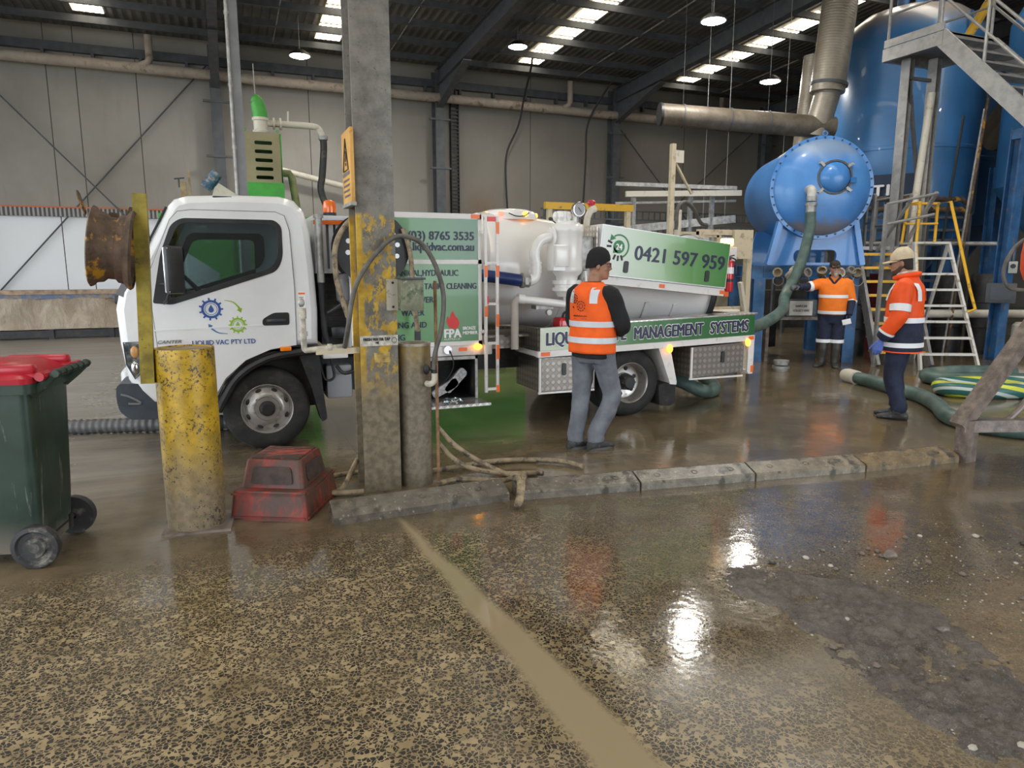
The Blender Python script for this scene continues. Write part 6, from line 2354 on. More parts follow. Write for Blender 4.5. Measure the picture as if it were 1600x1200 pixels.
for s, L_ in ((.22, .25), (.83, 1.1)):
    mb = MB()
    b = o_ + e1 * s + e2 * .9
    for a, h in ((0, 0), (L_, 0)):
        mb.beam(b + e2 * a + V(0, 0, 1.9), b + e2 * a + V(0, 0, 2.85), .045, .045)
    for h in (.48, .95):
        mb.cyl(b + V(0, 0, 1.9 + h), b + e2 * L_ + V(0, 0, 1.9 + h), .022, n=8)
    mb.build('landing_rail', M['galv'], t)
mb = MB()
b = o_ + e1 * -.05
for h in (2.30, 2.62):
    mb.cyl(b + V(0, 0, h), b + e1 * .75 + V(0, 0, h + .16), .022, n=8)
mb.beam(b, b + V(0, 0, 2.62), .05, .05)
mb.beam(b + e1 * .38 + e2 * .9 + V(0, 0, 1.9), b + e1 * .38 + V(0, 0, 2.70), .04, .04)
mb.beam(b + e1 * .78 + e2 * .9 + V(0, 0, 1.9), b + e1 * .76 + V(0, 0, 2.80), .05, .05)
mb.build('front_rail', M['galv'], t)
for a in (.5, 1.6):
    for s in (.05, .8):
        mb = MB()
        p = o_ + e1 * s + e2 * (a + .5)
        mb.beam(p, p + V(0, 0, 1.93), .08, .08)
        mb.build('landing_leg', M['galv'], t)

# ---- white and yellow platform ladder
l1 = V(.90, -.44, 0).normalized()
l2 = V(.44, .90, 0).normalized()
lo_ = V(10.22, 7.82, 0)
t = thing('platform_ladder', 'white step ladder with yellow handrails beside the control box', 'ladder', lo_[:])
Wd, Hh = .90, 2.02
M['ladder_white'] = mk('ladder_white', (.62, .60, .56), .45, wear=[((.30, .24, .16), 9, .52, .7, .8)])
def rung(f):
    ins = .17 * f
    return lo_ + l1 * (ins * .5) + l2 * (.75 * f) + V(0, 0, Hh * f), lo_ + l1 * (Wd - ins * 1.6) + l2 * (.75 * f) + V(0, 0, Hh * f)
a0, b0 = rung(0)
a1, b1 = rung(1)
for p, q in ((a0, a1), (b0, b1)):
    mb = MB()
    mb.beam(p, q, .035, .07, hint=l2)
    mb.build('side_rail', M['ladder_white'], t)
for k in range(1, 9):
    p, q = rung(k / 8)
    mb = MB()
    mb.beam(p, q, .10, .035, hint=(0, 0, 1))
    mb.build('rung', M['ladder_white'], t)
for p in (a1, b1):
    mb = MB()
    g_ = V(p.x, p.y, 0) + l2 * .8
    mb.beam(p, g_, .035, .06, hint=l2)
    mb.build('back_leg', M['ladder_white'], t)
mb = MB()
mb.obox((a1 + b1) / 2 + l2 * .25, ((b1 - a1).length, .5, .03), Matrix((l1, l2, V(0, 0, 1))).transposed())
mb.build('top_platform', M['ladder_white'], t)
for s, (p0_, p1_) in enumerate(((a0, a1), (b0, b1))):
    mb = MB()
    off = l1 * (.10 if s else .02)
    f0 = p0_ + (p1_ - p0_) * .45 + off * .3
    tp = p1_ + V(0, 0, .66) + (l1 * -.03)
    if s:
        mb.tube([f0, f0 + off * 1.2 + V(0, 0, .05), p0_ + (p1_ - p0_) * .62 + off * 1.6, tp, tp + l2 * .4, p1_ + l2 * .45 + V(0, 0, .0)], .024, 8, sub=0)
    else:
        mb.tube([f0, p1_ + l1 * .03, tp + l1 * .06, tp + l1 * .06 + l2 * .4, p1_ + l2 * .45], .024, 8)
    mb.build('handrail', M['bright_yellow'], t)
mb = MB()
tp0, tp1 = a1 + V(0, 0, .66), b1 + V(0, 0, .66)
mb.cyl(tp0 + l2 * .4, tp1 + l2 * .4, .022, n=8)
mb.cyl(tp0 + l2 * .4 + V(0, 0, -.33), tp1 + l2 * .4 + V(0, 0, -.33), .018, n=8)
mb.build('guard_bar', M['bright_yellow'], t)

# ---- things on and around the sample bench
so = V(9.30, 9.62, 0)
t = thing('sample_bench', 'low steel bench under the sample box beside the bearded man', 'bench', so[:])
s1 = V(.925, -.38, 0).normalized()
s2 = V(.38, .925, 0).normalized()
mS = Matrix((s1, s2, V(0, 0, 1))).transposed()
mb = MB()
mb.obox(so + V(0, 0, .75) + s1 * .05, (1.35, .5, .05), mS)
mb.build('bench_top', M['mud_steel'], t)
for a in (-.55, .58):
    for b in (-.18, .18):
        mb = MB()
        p = so + s1 * a + s2 * b
        mb.beam(p, p + V(0, 0, .73), .07, .07)
        mb.build('leg', M['mud_steel'], t)
t = thing('sample_box', 'grey box with a white hand-lettered sheet standing on the bench', 'box', (so + V(0, 0, .775))[:])
mb = MB()
mb.obox(so + s1 * .06 + V(0, 0, .92), (.52, .3, .29), mS, .01)
mb.build('box', mk('dull_grey_box', (.10, .12, .13), .5, vary=(8, .4)), t)
mb = MB()
mb.obox(so + s1 * .04 - s2 * .156 + V(0, 0, .92), (.40, .006, .25), mS)
sg = mb.build('paper_sheet', mk('paper_white', (.70, .70, .66), .7, vary=(10, .08)), t)
for k, tx in enumerate(('SAMPLE JAR', 'COLLECT HERE')):
    lettering('sheet_lettering', tx, .036, M['grey_ink'], sg, so + s1 * .04 - s2 * .161 + V(0, 0, .94 - .075 * k), u=s1, v=(0, 0, 1), align='CENTER', width=.20 + .08 * k, bold=.05)
mb = MB()
p = so + s1 * .05 + V(0, .2, 0)
mb.lathe([(0, 0), (.19, 0), (.20, .02), (.20, .42), (.19, .43), (0, .42)], (9.72, 9.22, 0), n=24)
tag(mb.build('rusty_drum', M['rust'], loc=(9.72, 9.22, 0)), 'small rusty drum on the floor below the bench', 'drum')
mb = MB()
mb.box((8.85, 10.2, .16), (9.45, 10.6, .74), .02)
mb.box((8.95, 10.3, 0), (9.35, 10.5, .16))
tag(mb.build('pump_unit', M['black_metal'], loc=(9.05, 10.1, 0)), 'dark pump housing on a plinth behind the green hose', 'pump')
mb = MB()
for z0, r in ((0, .11), (.04, .13), (.10, .11), (.13, .12)):
    mb.cyl((8.15, 8.65, z0), (8.15, 8.65, z0 + .04), r, n=20)
tag(mb.build('pipe_flange', M['steel'], loc=(8.15, 8.65, 0)), 'stacked pipe flanges on the floor behind the truck corner', 'flange')
rnd = random.Random(11)
mb = MB()

# ---- pipework and tubs behind the ladder
def pipe(name, lab, pts, r, mat, cat='pipe', group=None, sub=0):
    mb = MB()
    mb.tube(pts, r, 14, sub=sub)
    return tag(mb.build(name, mat, loc=pts[0]), lab, cat, group)
pipe('process_pipe', 'long pale pipe running level behind the white ladder', [(10.9, 9.6, .78), (12.0, 9.12, .78), (15.5, 7.6, .78)], .075, M['cream_pipe'])
pipe('process_pipe', 'pale pipe with an elbow dropping behind the white ladder', [(11.2, 9.7, 1.62), (11.62, 9.5, 1.62), (11.74, 9.45, 1.5), (11.74, 9.45, .1)], .10, M['cream_pipe'])
pipe('process_pipe', 'thin grey pipe high behind the ladder platform', [(11.0, 9.9, 2.05), (13.5, 8.9, 2.05)], .04, M['steel'])
mb = MB()
mb.box((11.55, 9.85, .9), (12.0, 10.2, 1.5), .02)
mb.box((11.60, 9.9, 0), (11.95, 10.15, .9))
tag(mb.build('red_tub', mk('dull_red_tub', (.20, .012, .025), .5), loc=(11.5, 9.9, 0)), 'dull red tub on a stand seen through the ladder', 'tub')
for (x, y, r, h, lab) in ((10.86, 9.75, .21, 1.45, 'dark drum under the access stairs landing'), (12.75, 9.3, .26, 1.5, 'tall black drum behind the ladder handrail'), (13.3, 9.0, .26, 1.5, 'black drum standing next to the blue tank leg')):
    mb = MB()
    mb.lathe([(0, h), (r - .02, h), (r, h - .03), (r, h * .66), (r + .012, h * .65), (r, h * .64), (r, h * .35), (r + .012, h * .34), (r, h * .33), (r, 0), (0, 0)], (x, y, 0), n=28)
    tag(mb.build('plant_drum', M['black_metal'], loc=(x, y, 0)), lab, 'drum', 'dark drums in the plant')
t = thing('yellow_pedestal', 'yellow pump pedestal on the floor behind the control box', 'pedestal', (13.2, 8.0, 0))
mb = MB()
mb.box((13.1, 7.9, 0), (13.3, 8.1, .95), .02)
mb.tube([(13.2, 8.0, .95), (13.25, 7.9, 1.2), (13.4, 7.8, 1.35)], .05, 8)
mb.build('column_body', M['bright_yellow'], t)
mb = MB()
mb.lathe([(0, .55), (.1, .55), (.15, .5), (.16, .1), (.16, 0), (0, 0)], (12.95, 8.05, .12), n=20)
tag(mb.build('white_tub', M['cream_pipe'], loc=(12.95, 8.05, .12)), 'white plastic tub beside the yellow pedestal', 'tub')
mb = MB()
mb.box((12.85, 7.75, .08), (14.6, 8.6, .12))
mb.box((12.85, 7.8, 0), (14.6, 8.5, .08))
tag(mb.build('pump_plinth', M['mud_steel'], loc=(13.5, 8.1, 0)), 'dark muddy plinth under the pipework at the tank leg', 'plinth')
t = thing('pipe_rack', 'grey steel rack of rails and pipes behind the ladder', 'rack', (13.5, 10.2, 0))
mb = MB()
for zz in (.5, 1.35, 2.15, 2.35, 2.6):
    mb.beam((11.6, 10.8, zz), (13.9, 9.9, zz), .05, .05)
for f in (0, .33, .66, 1):
    p = V(11.6 + 2.3 * f, 10.8 - .9 * f, 0)
    mb.beam(p, p + V(0, 0, 2.7), .07, .07)
mb.build('rack_frame', M['grey_steel'], t)
mb = MB()
for zz, r in ((2.75, .06), (2.95, .05)):
    mb.tube([(11.7, 10.72, zz), (13.7, 9.94, zz), (13.85, 9.88, zz - .15)], r, 10)
mb.build('rack_pipe', M['rust'], t)
mb = MB()
mb.beam((11.7, 10.0, 1.95), (12.5, 9.75, 2.9), .10, .14)
mb.beam((11.75, 10.0, 1.7), (12.6, 9.75, 2.75), .04, .10)
mb.build('sloping_channel', M['black_metal'], t)
mb = MB()
mb.box((13.2, 14.8, 0), (20, 15.6, 1.0))
tag(mb.build('sump_block', mk('dark_sump_block', (.06, .055, .05), .8, vary=(3, .4)), loc=(16, 13.5, 0)), 'low dark block wall in shade behind the silos', 'low wall')

# ---- ducts
n = NT('spiral_duct_metal')
x, y, z = n.xyz()
c = n.mix(n.ramp(n.noise(2.2, 6, .7), .35, .7), (.10, .078, .052), (.18, .15, .115))
s = n.math('SINE', n.math('MULTIPLY', n.math('ADD', x, n.math('MULTIPLY', z, .35)), 75))
n.set(col=c, rough=.5, metal=.2, nrm=n.bump(s, .15, .006))
M['duct'] = n.m
n = NT('spiral_duct_upright')
x, y, z = n.xyz()
c = n.mix(n.ramp(n.noise(2.0, 6, .7), .35, .7), (.24, .225, .20), (.40, .385, .36))
c = n.mix(n.ramp(z, 6.0, 5.0, 0, .6), c, (.26, .21, .14))
s = n.math('SINE', n.math('MULTIPLY', n.math('ADD', z, n.math('MULTIPLY', x, .2)), 120))
n.set(col=c, rough=.42, metal=.35, nrm=n.bump(s, .18, .006))
M['duct2'] = n.m
t = thing('extraction_duct', 'dusty round duct with a dark capped end and a spiral riser up to the roof', 'duct', (10, 12.2, 4.6))
mb = MB()
mb.cyl((8.45, 12.75, 4.68), (11.75, 11.45, 4.42), .215, n=28)
mb.build('duct_run', M['duct'], t)
mb = MB()
mb.cyl((8.43, 12.757, 4.68), (8.48, 12.74, 4.68), .225, n=28)
mb.build('end_cap', M['black_plastic'], t)
for f in (.13, .40, .62):
    p = V(8.45, 12.75, 4.68).lerp(V(11.75, 11.45, 4.42), f)
    mb = MB()
    mb.cyl(p + V(0, 0, .2), V(p.x, p.y, roof_z(p.y) + .1), .004, n=6)
    mb.lathe([(.222, -.01), (.232, -.01), (.232, .01), (.222, .01)], p, V(3.3, -1.3, -.26), 24, closed=True)
    mb.build('hanger_wire', M['grey_steel'], t)
mb = MB()
mb.tube([(11.45, 11.62, 4.25), (11.62, 11.5, 5.2)], .25, 28)
mb.build('lower_duct', M['duct2'], t)
mb = MB()
mb.cyl((11.58, 11.5, 5.1), (11.72, 11.42, 7.3), .335, n=32)
mb.build('upper_duct', M['duct2'], t)
mb = MB()
mb.lathe([(.345, -.03), (.36, -.03), (.36, .03), (.345, .03)], (11.60, 11.49, 5.25), (.1, -.05, 1), 32, closed=True)
mb.build('joint_band', M['grey_steel'], t)
mb = MB()
mb.cyl((11.75, 12.3, 3.6), (11.85, 12.2, 6.0), .2, n=20)
mb.build('side_branch', M['duct2'], t)
mb = MB()
mb.cyl((16.0, 10.9, 4.7), (18.5, 10.0, 4.2), .55, n=28)
tag(mb.build('large_duct', M['duct'], loc=(16, 11, 4.7)), 'wide dusty duct in shade under the platform stairs', 'duct')
mb = MB()
for a, z in ((13.0, 3.3), (13.3, 3.0)):
    pass
pipe('yellow_pipe', 'short yellow pipe slanting above the stair platform', [(12.1, 9.2, 5.2), (12.6, 8.7, 6.6)], .075, M['yellow_paint'])
for k, (p, q, lab) in enumerate((((12.32, 8.95, 0), (12.45, 8.75, 4.5), 'thin rusty conduit beside the blue tank leg'), ((12.35, 9.42, 0), (12.5, 9.2, 4.3), 'black hanging cable between silo and blue leg'), ((12.5, 9.15, 0), (12.75, 9.0, 4.4), 'pale conduit next to the blue tank leg'))):
    pipe('conduit', lab, [p, q], .022, [M['rust'], M['cable'], M['steel']][k], 'conduit')
for k, (x, y, z0, lab) in enumerate(((9.5, 12.6, 2.6, 'thin hanging rod over the truck hose box'), (9.9, 12.4, 2.6, 'second thin hanging rod over the hose box'), (11.0, 12.0, 3.4, 'thin hanging rod just before the spiral duct'))):
    pipe('hanging_rod', lab, [(x, y, z0), (x, y, roof_z(y) + .1)], .005, M['steel'], 'rod', 'rods hanging from the roof')

# ---- back wall furniture
t = thing('wall_pipe', 'long dusty beige drain pipe with stub pipes running high along the back wall', 'pipe', (3, 19.62, 6.2))
mb = MB()
mb.tube([(-9, 19.62, 6.30), (16.5, 19.62, 6.12)], .12, 18)
for k in range(16):
    x = -8.6 + k * 1.6
    mb.cyl((x, 19.62, 6.297 - (x + 9) * .00706), (x + .05, 19.62, 6.297 - (x + 9) * .00706), .128, n=18)
mb.build('pipe_run', M['brown_pipe'], t)
for x in (-1.25, 9.84, 15.3):
    zb = 6.30 - (x + 9) * .00706
    mb = MB()
    mb.tube([(x - .22, 19.6, zb + .04), (x - .05, 19.58, zb + .12), (x, 19.57, zb + .22), (x, 19.57, 6.98)], .085, 14)
    mb.build('stub_pipe', M['brown_pipe'], t)
pipe('brace_rod', 'thin wall brace rod falling towards the cab roof', [(-4.6, 19.85, 5.7), (-1.2, 19.85, 1.85)], .018, M['grey_steel'], 'brace', 'wall cross bracing')
pipe('brace_rod', 'thin wall brace rod climbing to the column behind the cab', [(-5.4, 19.92, .4), (.0, 19.92, 6.55)], .018, M['grey_steel'], 'brace', 'wall cross bracing')
pipe('brace_rod', 'thin wall brace rod falling past the yellow rail', [(11.7, 19.92, 5.9), (14.6, 19.92, 2.9)], .018, M['grey_steel'], 'brace', 'wall cross bracing')
pipe('brace_rod', 'thin wall brace rod climbing towards the capped duct', [(14.0, 19.85, 3.7), (17.1, 19.85, 6.25)], .018, M['grey_steel'], 'brace', 'wall cross bracing')
pipe('wall_pipe', 'pale sloping pipe on the back wall behind the suction hose', [(1.3, 19.7, 4.15), (3.6, 19.7, 3.65)], .075, M['cream_pipe'])
t = thing('cable_tray', 'dark upright ladder-like cable tray beside the rust stain', 'cable tray', (6.32, 19.85, 3))
mb = MB()
for x in (6.25, 6.47):
    mb.box((x, 19.86, 1.8), (x + .02, 19.98, 6.3))
for k in range(44):
    mb.box((6.27, 19.88, 1.85 + k * .10), (6.47, 19.93, 1.885 + k * .10))
mb.build('ladder_rack', M['black_metal'], t)
mb = MB()
mb.tube([(6.36, 19.85, 6.2), (6.35, 19.8, 6.6), (6.2, 19.75, 6.85), (6.0, 19.7, 6.9)], .03, 8, sub=4)
mb.build('cable_bundle', M['cable'], t)
pipe('hanging_cable', 'black cable hanging from the roof lamp past the wall pipe', [(8.1, 18.4, 7.18), (8.15, 18.6, 6.95), (8.2, 19.2, 6.3), (8.15, 19.5, 5.6), (7.85, 19.6, 4.9), (7.8, 19.6, 4.2), (7.88, 19.6, 2.9)], .028, M['cable'], 'cable', 'black wall cables', sub=4)
pipe('hanging_cable', 'black cable slanting down beside the yellow rail', [(11.05, 18.8, 7.16), (10.95, 19.0, 7.0), (10.6, 19.4, 6.3), (10.42, 19.6, 5.7), (10.4, 19.6, 4.8), (10.3, 19.6, 2.8)], .028, M['cable'], 'cable', 'black wall cables', sub=4)
t = thing('brush_strip', 'long grey bristle strip with an orange edge across the paler wall', 'brush strip', (-4, 19.95, 2.9))
n = NT('grey_bristles')
x, y, z = n.xyz()
n.set(col=n.mix(n.ramp(n.math('SINE', n.math('MULTIPLY', x, 70)), -.3, .5), (.075, .07, .07), (.33, .32, .31)), rough=.8)
mb = MB()
mb.box((-9, 19.90, 2.80), (.0, 19.99, 3.0))
mb.build('bristles', n.m, t)
mb = MB()
mb.box((-9, 19.88, 3.0), (.0, 19.995, 3.03))
mb.build('orange_edge', mk('orange_edge', (.55, .14, .05), .6), t)
t = thing('sludge_bay_wall', 'blue steel bay wall caked in pale dried sludge along the back', 'bay wall', (-4, 19.1, 0))
n = NT('dried_sludge')
x, y, z = n.xyz()
f = n.noise(1.6, 6, .7, vec=n.scaled((2.2, 1, .8)), dist=.6)
c = n.mix(n.ramp(f, .3, .7), (.27, .215, .16), (.47, .395, .31))
n.set(col=c, rough=.9, nrm=n.bump(f, .9, .08))
mb = MB()
gx = 60
rows = []
for j in range(9):
    zz = .22 + .70 * j / 8
    rows.append([mb.bm.verts.new((-9 + 11 * i / gx, 19.0 - .22 * (1 - j / 8) - .10 * noise.noise(V(i * .45, j * .35, 1)), zz)) for i in range(gx + 1)])
for a, b in zip(rows, rows[1:]):
    for i in range(gx):
        mb.face([a[i], a[i + 1], b[i + 1], b[i]])
mb.build('sludge_crust', n.m, t, angle=80)
mb = MB()
mb.box((-9, 19.05, .15), (2, 19.15, 1.0))
mb.box((-9, 18.98, .90), (2, 19.18, 1.0))
mb.build('blue_sheet', mk('bay_blue', (.10, .15, .26), .5, wear=[((.30, .24, .18), 4, .48, .6, .9)]), t)
mb = MB()
mb.box((-9, 18.95, 1.0), (2, 19.20, 1.10))
mb.build('rusty_cap', mk('rusty_cap', (.33, .24, .17), .8, vary=(6, .4)), t)
mb = MB()
mb.box((-9, 18.75, .04), (2, 19.1, .20))
for k in range(9):
    mb.box((-8.5 + k * 1.2, 18.7, 0), (-8.4 + k * 1.2, 18.8, .22))
mb.build('ground_rail', M['black_metal'], t)

# ---- green hopper with vent tower behind the cab
t = thing('green_hopper', 'green steel hopper with a slotted vent tower and valve behind the cab', 'hopper', (.5, 11.8, 0))
mb = MB()
mb.sheet([(-.75, 2.36), (1.35, 2.36), (1.35, .98), (-.02, .98), (-.02, 1.55), (-.75, 2.05)], o=(0, 11.0, 0), th=1.9, w=(0, 1, 0))
mb.build('hopper_body', M['green_paint'], t)
mb = MB()
mb.beam((.16, 10.97, 1.2), (.16, 10.97, 2.3), .06, .06)
mb.beam((.46, 10.97, 1.35), (.36, 10.97, 1.62), .05, .05)
for xx in (.1, 1.2):
    mb.box((xx, 11.1, 0), (xx + .1, 11.2, 1.0))
    mb.box((xx, 12.7, 0), (xx + .1, 12.8, 1.0))
mb.build('rib', M['green_paint'], t)
mb = MB()
mb.box((3.05, 11.0, .12), (4.75, 12.9, 1.7), .02)
for xx in (3.2, 4.4):
    mb.box((xx, 11.05, 0), (xx + .15, 12.85, .14))
tag(mb.build('skip_bin', M['green_paint'], loc=(3.9, 12, 0)), 'green steel skip bin on the floor behind the truck ladder', 'bin')
tw = mk('olive_hood', (.27, .235, .13), .5, vary=(3, .12))
slots = [round_poly([(.60, z), (.86, z), (.86, z + .055), (.60, z + .055)], .027, 4) for z in (2.98, 3.11, 3.24, 3.37, 3.50)]
mb = MB()
mb.sheet([(.44, 2.92), (1.00, 2.92), (.97, 3.68), (.45, 3.68)], slots, o=(0, 12.0, 0), th=.015, w=(0, 1, 0))
mb.box((.44, 12.0, 2.36), (.46, 12.5, 3.68))
mb.build('slotted_hood', tw, t)
mb = MB()
mb.box((.48, 12.42, 2.93), (.98, 12.46, 3.66))  # plate added behind the slots; its dark green paints in the inner shade
mb.build('slot_backing', mk('shaded_green_inside', (.02, .07, .02), .7), t)
mb = MB()
mb.box((.44, 11.985, 2.36), (1.01, 12.5, 2.93))
mb.box((.98, 12.0, 2.9), (1.0, 12.5, 3.68))
mb.build('hood_base', M['green_paint'], t)
mb = MB()
for xx in (.47, .95):
    mb.lathe([(.012, -.006), (.024, -.006), (.024, .006), (.012, .006)], (xx, 12.01, 3.71), (0, 1, 0), 12, closed=True)
mb.build('lifting_lug', M['green_paint'], t)
mb = MB()
mb.lathe([(0, 3.60), (.10, 3.60), (.10, 3.70), (.125, 3.70), (.125, 3.74), (.105, 3.75), (.11, 3.88), (.125, 3.89), (.125, 3.93), (0, 3.93)], (.72, 12.2, 0), n=24)
mb.cyl((.72, 12.2, 3.86), (1.05, 12.2, 3.86), .05, n=14)
mb.cyl((.90, 12.2, 3.86), (.93, 12.2, 3.86), .09, n=14)
mb.cyl((1.0, 12.2, 3.86), (1.03, 12.2, 3.86), .09, n=14)
mb.tube([(1.03, 12.2, 3.86), (1.45, 12.2, 3.86), (1.60, 12.2, 3.83), (1.67, 12.2, 3.68)], .05, 14, sub=4)
mb.cyl((1.13, 12.2, 3.88), (1.14, 12.2, 4.06), .015, n=8)
mb.build('valve_and_pipe', M['cream_pipe'], t)
mb = MB()
mb.tube([(.72, 12.2, 3.92), (.71, 12.2, 4.05), (.67, 12.2, 4.18), (.61, 12.2, 4.22)], [.115, .112, .10, .06], 20, sub=4)
mb.build('green_bend', M['green_paint'], t)
mb = MB()
mb.tube([(1.67, 12.2, 3.70), (1.67, 12.2, 3.5), (1.63, 12.2, 3.1), (1.60, 12.2, 2.85), (1.72, 12.2, 2.4), (1.75, 12.2, 1.5)], .055, 14, sub=4)
mb.build('drop_hose', M['hose_black'], t)
mb = MB()
mb.cyl((1.67, 12.2, 3.72), (1.67, 12.2, 3.66), .075, n=14)
mb.build('hose_clamp', M['steel'], t)
mb = MB()
mb.tube([(1.0, 12.3, 3.12), (1.12, 12.3, 3.12), (1.16, 12.3, 3.05), (1.24, 12.3, 2.4)], .06, 12)
mb.build('green_outlet_pipe', mk('mossy_pipe', (.21, .23, .10), .6, vary=(6, .3)), t)
mb = MB()
mb.cyl((.68, 12.3, 3.6), (.66, 12.3, 4.75), .008, n=6)
mb.build('thin_rod', M['steel'], t)
# motor and timber seen above the cab roof
t = thing('mixer_motor', 'small blue motor tilted on a cream gearbox above the cab roof line', 'motor', (-.05, 12.1, 2.4))
mb = MB()
mb.cyl((-.14, 12.1, 2.82), (.04, 12.1, 3.05), .085, n=18)
for f in (.2, .4, .6, .8):
    p = V(-.14, 12.1, 2.82).lerp(V(.04, 12.1, 3.05), f)
    d = (V(.18, 0, .23)).normalized()
    mb.cyl(p, p + d * .015, .095, n=18)
mb.build('motor_body', mk('motor_blue', (.04, .12, .22), .5, wear=[((.35, .32, .27), 9, .5, .65, .8)]), t)
mb = MB()
mb.sheet([(-.15, 2.36), (.45, 2.36), (.28, 2.75), (.05, 2.90), (-.02, 2.82)], o=(0, 12.05, 0), th=.3, w=(0, 1, 0))
mb.build('gearbox_cover', M['cream_pipe'], t)
t = thing('timber_offcut', 'upright timber offcuts with a T-handle above the cab roof line', 'timber', (-.45, 11.9, 2.36))
mb = MB()
mb.box((-.48, 11.85, 2.36), (-.40, 11.93, 2.88))
mb.box((-.37, 11.85, 2.36), (-.34, 11.93, 3.05))
mb.build('post_piece', M['timber'], t)
mb = MB()
mb.cyl((-.50, 11.9, 2.8), (-.50, 11.9, 2.92), .012, n=6)
mb.cyl((-.56, 11.9, 2.92), (-.42, 11.9, 2.94), .012, n=6)
mb.build('t_handle', M['grey_steel'], t)
# slim grey column behind the cab
t = thing('slim_column', 'slim grey steel column with a cable pipe, just behind the cab', 'column', (.34, 10.66, 0))
mb = MB()
mb.box((.29, 10.60, 0), (.41, 10.72, roof_z(10.66) - .1))
mb.build('column_shaft', mk('pale_grey_column', (.20, .205, .215), .55, vary=(3, .12)), t)
mb = MB()
mb.cyl((.27, 10.58, 0), (.27, 10.58, roof_z(10.6) - .1), .022, n=8)
for zz in (3.2, 4.0, 4.9):
    mb.box((.24, 10.57, zz), (.30, 10.62, zz + .04))
mb.build('cable_pipe', M['steel'], t)

# ---- yellow rail and rear yard clutter
t = thing('yellow_goalpost', 'yellow height bar on cream posts behind the white vessel', 'height bar', (5.9, 11, 0))
mb = MB()
mb.box((5.08, 10.96, 2.585), (6.78, 11.04, 2.70))
mb.build('crossbar', M['yellow_paint'], t)
for x in (5.18, 6.70):
    mb = MB()
    mb.box((x - .05, 10.97, 0), (x + .03, 11.05, 2.6))
    mb.build('post', M['cream_paint'], t)
for k, (x0, y0, zz, lab) in enumerate(((6.2, 13.6, 2.62, 'grey horizontal cable ladder behind the yellow height bar'), (6.4, 14.2, 2.35, 'lower grey cable ladder behind the hose box'))):
    t = thing('cable_ladder', lab, 'cable ladder', (x0, y0, zz), group='cable ladders behind the truck')
    mb = MB()
    for d in (0, .18):
        mb.box((x0, y0, zz + d), (x0 + 7, y0 + .03, zz + d + .03))
    for q in range(46):
        mb.box((x0 + .05 + q * .15, y0 + .005, zz), (x0 + .075 + q * .15, y0 + .025, zz + .2))
    mb.build('ladder_run', M['grey_steel'], t)
    mb = MB()
    for q in (0.1, 3.3, 6.6):
        mb.box((x0 + q, y0 + .04, 0), (x0 + q + .07, y0 + .11, zz + .2))
    mb.build('support_post', M['grey_steel'], t)
t = thing('lamp_post', 'cream steel pole with a small plate at the top behind the hose box', 'pole', (6.4, 9.27, 0))
mb = MB()
mb.box((6.36, 9.24, 0), (6.43, 9.31, 3.45))
mb.build('pole', M['cream_paint'], t)
mb = MB()
mb.box((6.42, 9.25, 3.18), (6.58, 9.28, 3.36))
mb.build('plate', M['cream_pipe'], t)
mb = MB()
mb.beam((6.43, 9.27, 3.2), (6.85, 9.4, 2.75), .03, .03)
mb.build('stay', M['cream_paint'], t)
pipe('cream_post', 'short cream pipe post with hoses over its top, beside the pole', [(6.62, 9.4, 0), (6.62, 9.4, 2.5)], .055, M['cream_pipe'], 'post')
pipe('draped_hose', 'grey hose draped over the cream pipe post', [(6.58, 9.38, 2.2), (6.58, 9.36, 2.52), (6.75, 9.4, 2.62), (7.0, 9.5, 2.5), (7.2, 9.6, 2.33), (7.4, 9.7, 2.3)], .03, M['hose_grey'], 'hose', sub=5)
t = thing('gangway', 'grey railed gangway behind the hose box and drum tank', 'gangway', (8.2, 11.2, 0))
mb = MB()
mb.beam((6.9, 11.8, 2.3), (9.05, 11.03, 2.52), .06, .14, hint=(0, 0, 1))
mb.beam((6.9, 11.8, 2.15), (9.05, 11.03, 2.15), .05, .08, hint=(0, 0, 1))
mb.build('walkway_edge', M['steel'], t)
mb = MB()
for f in (.15, .45, .62, .8):
    p = V(6.9, 11.8, 0).lerp(V(9.05, 11.03, 0), f)
    mb.beam(p + V(0, 0, 0), p + V(0, 0, 2.95), .07, .07)
mb.beam((6.9, 11.8, 3.15), (9.05, 11.03, 3.08), .07, .07)
mb.beam((6.9, 11.8, 2.8), (9.05, 11.03, 2.85), .04, .04)
mb.build('rail_posts', M['steel'], t)
mb = MB()
mb.beam((7.0, 11.6, 2.95), (9.05, 10.9, 2.98), .10, .10)
mb.build('cream_pipe_run', M['cream_pipe'], t)
t = thing('pump_skid', 'cream framed pump skid behind the truck rear', 'pump skid', (7.0, 8.9, 0))
mb = MB()
for a, b in ((6.55, 8.75), (7.45, 8.75), (6.55, 9.5), (7.45, 9.5)):
    mb.box((a, b, 0), (a + .09, b + .09, 2.15))
for zz in (.95, 2.1):
    mb.box((6.55, 8.76, zz), (7.5, 8.83, zz + .08))
    mb.box((6.55, 9.5, zz), (7.5, 9.57, zz + .08))
mb.box((7.15, 8.7, 1.75), (7.5, 8.75, 2.18))
mb.build('skid_frame', M['cream_paint'], t)
mb = MB()
mb.box((6.64, 8.95, .5), (7.3, 9.45, 1.5), .03)
mb.build('pump_case', mk('khaki_pump', (.20, .17, .11), .6, vary=(4, .3)), t)
mb = MB()
mb.beam((7.3, 8.7, 1.4), (7.6, 8.75, .3), .05, .07)
mb.tube([(6.2, 8.7, .95), (7.0, 8.68, .95), (7.25, 8.68, .95), (7.28, 8.68, .75)], .05, 10)
mb.build('skid_pipe', M['cream_pipe'], t)
mb = MB()
mb.cyl((7.55, 9.0, .75), (7.55, 9.25, .75), .18, n=18)
mb.build('fan_housing', M['black_metal'], t)


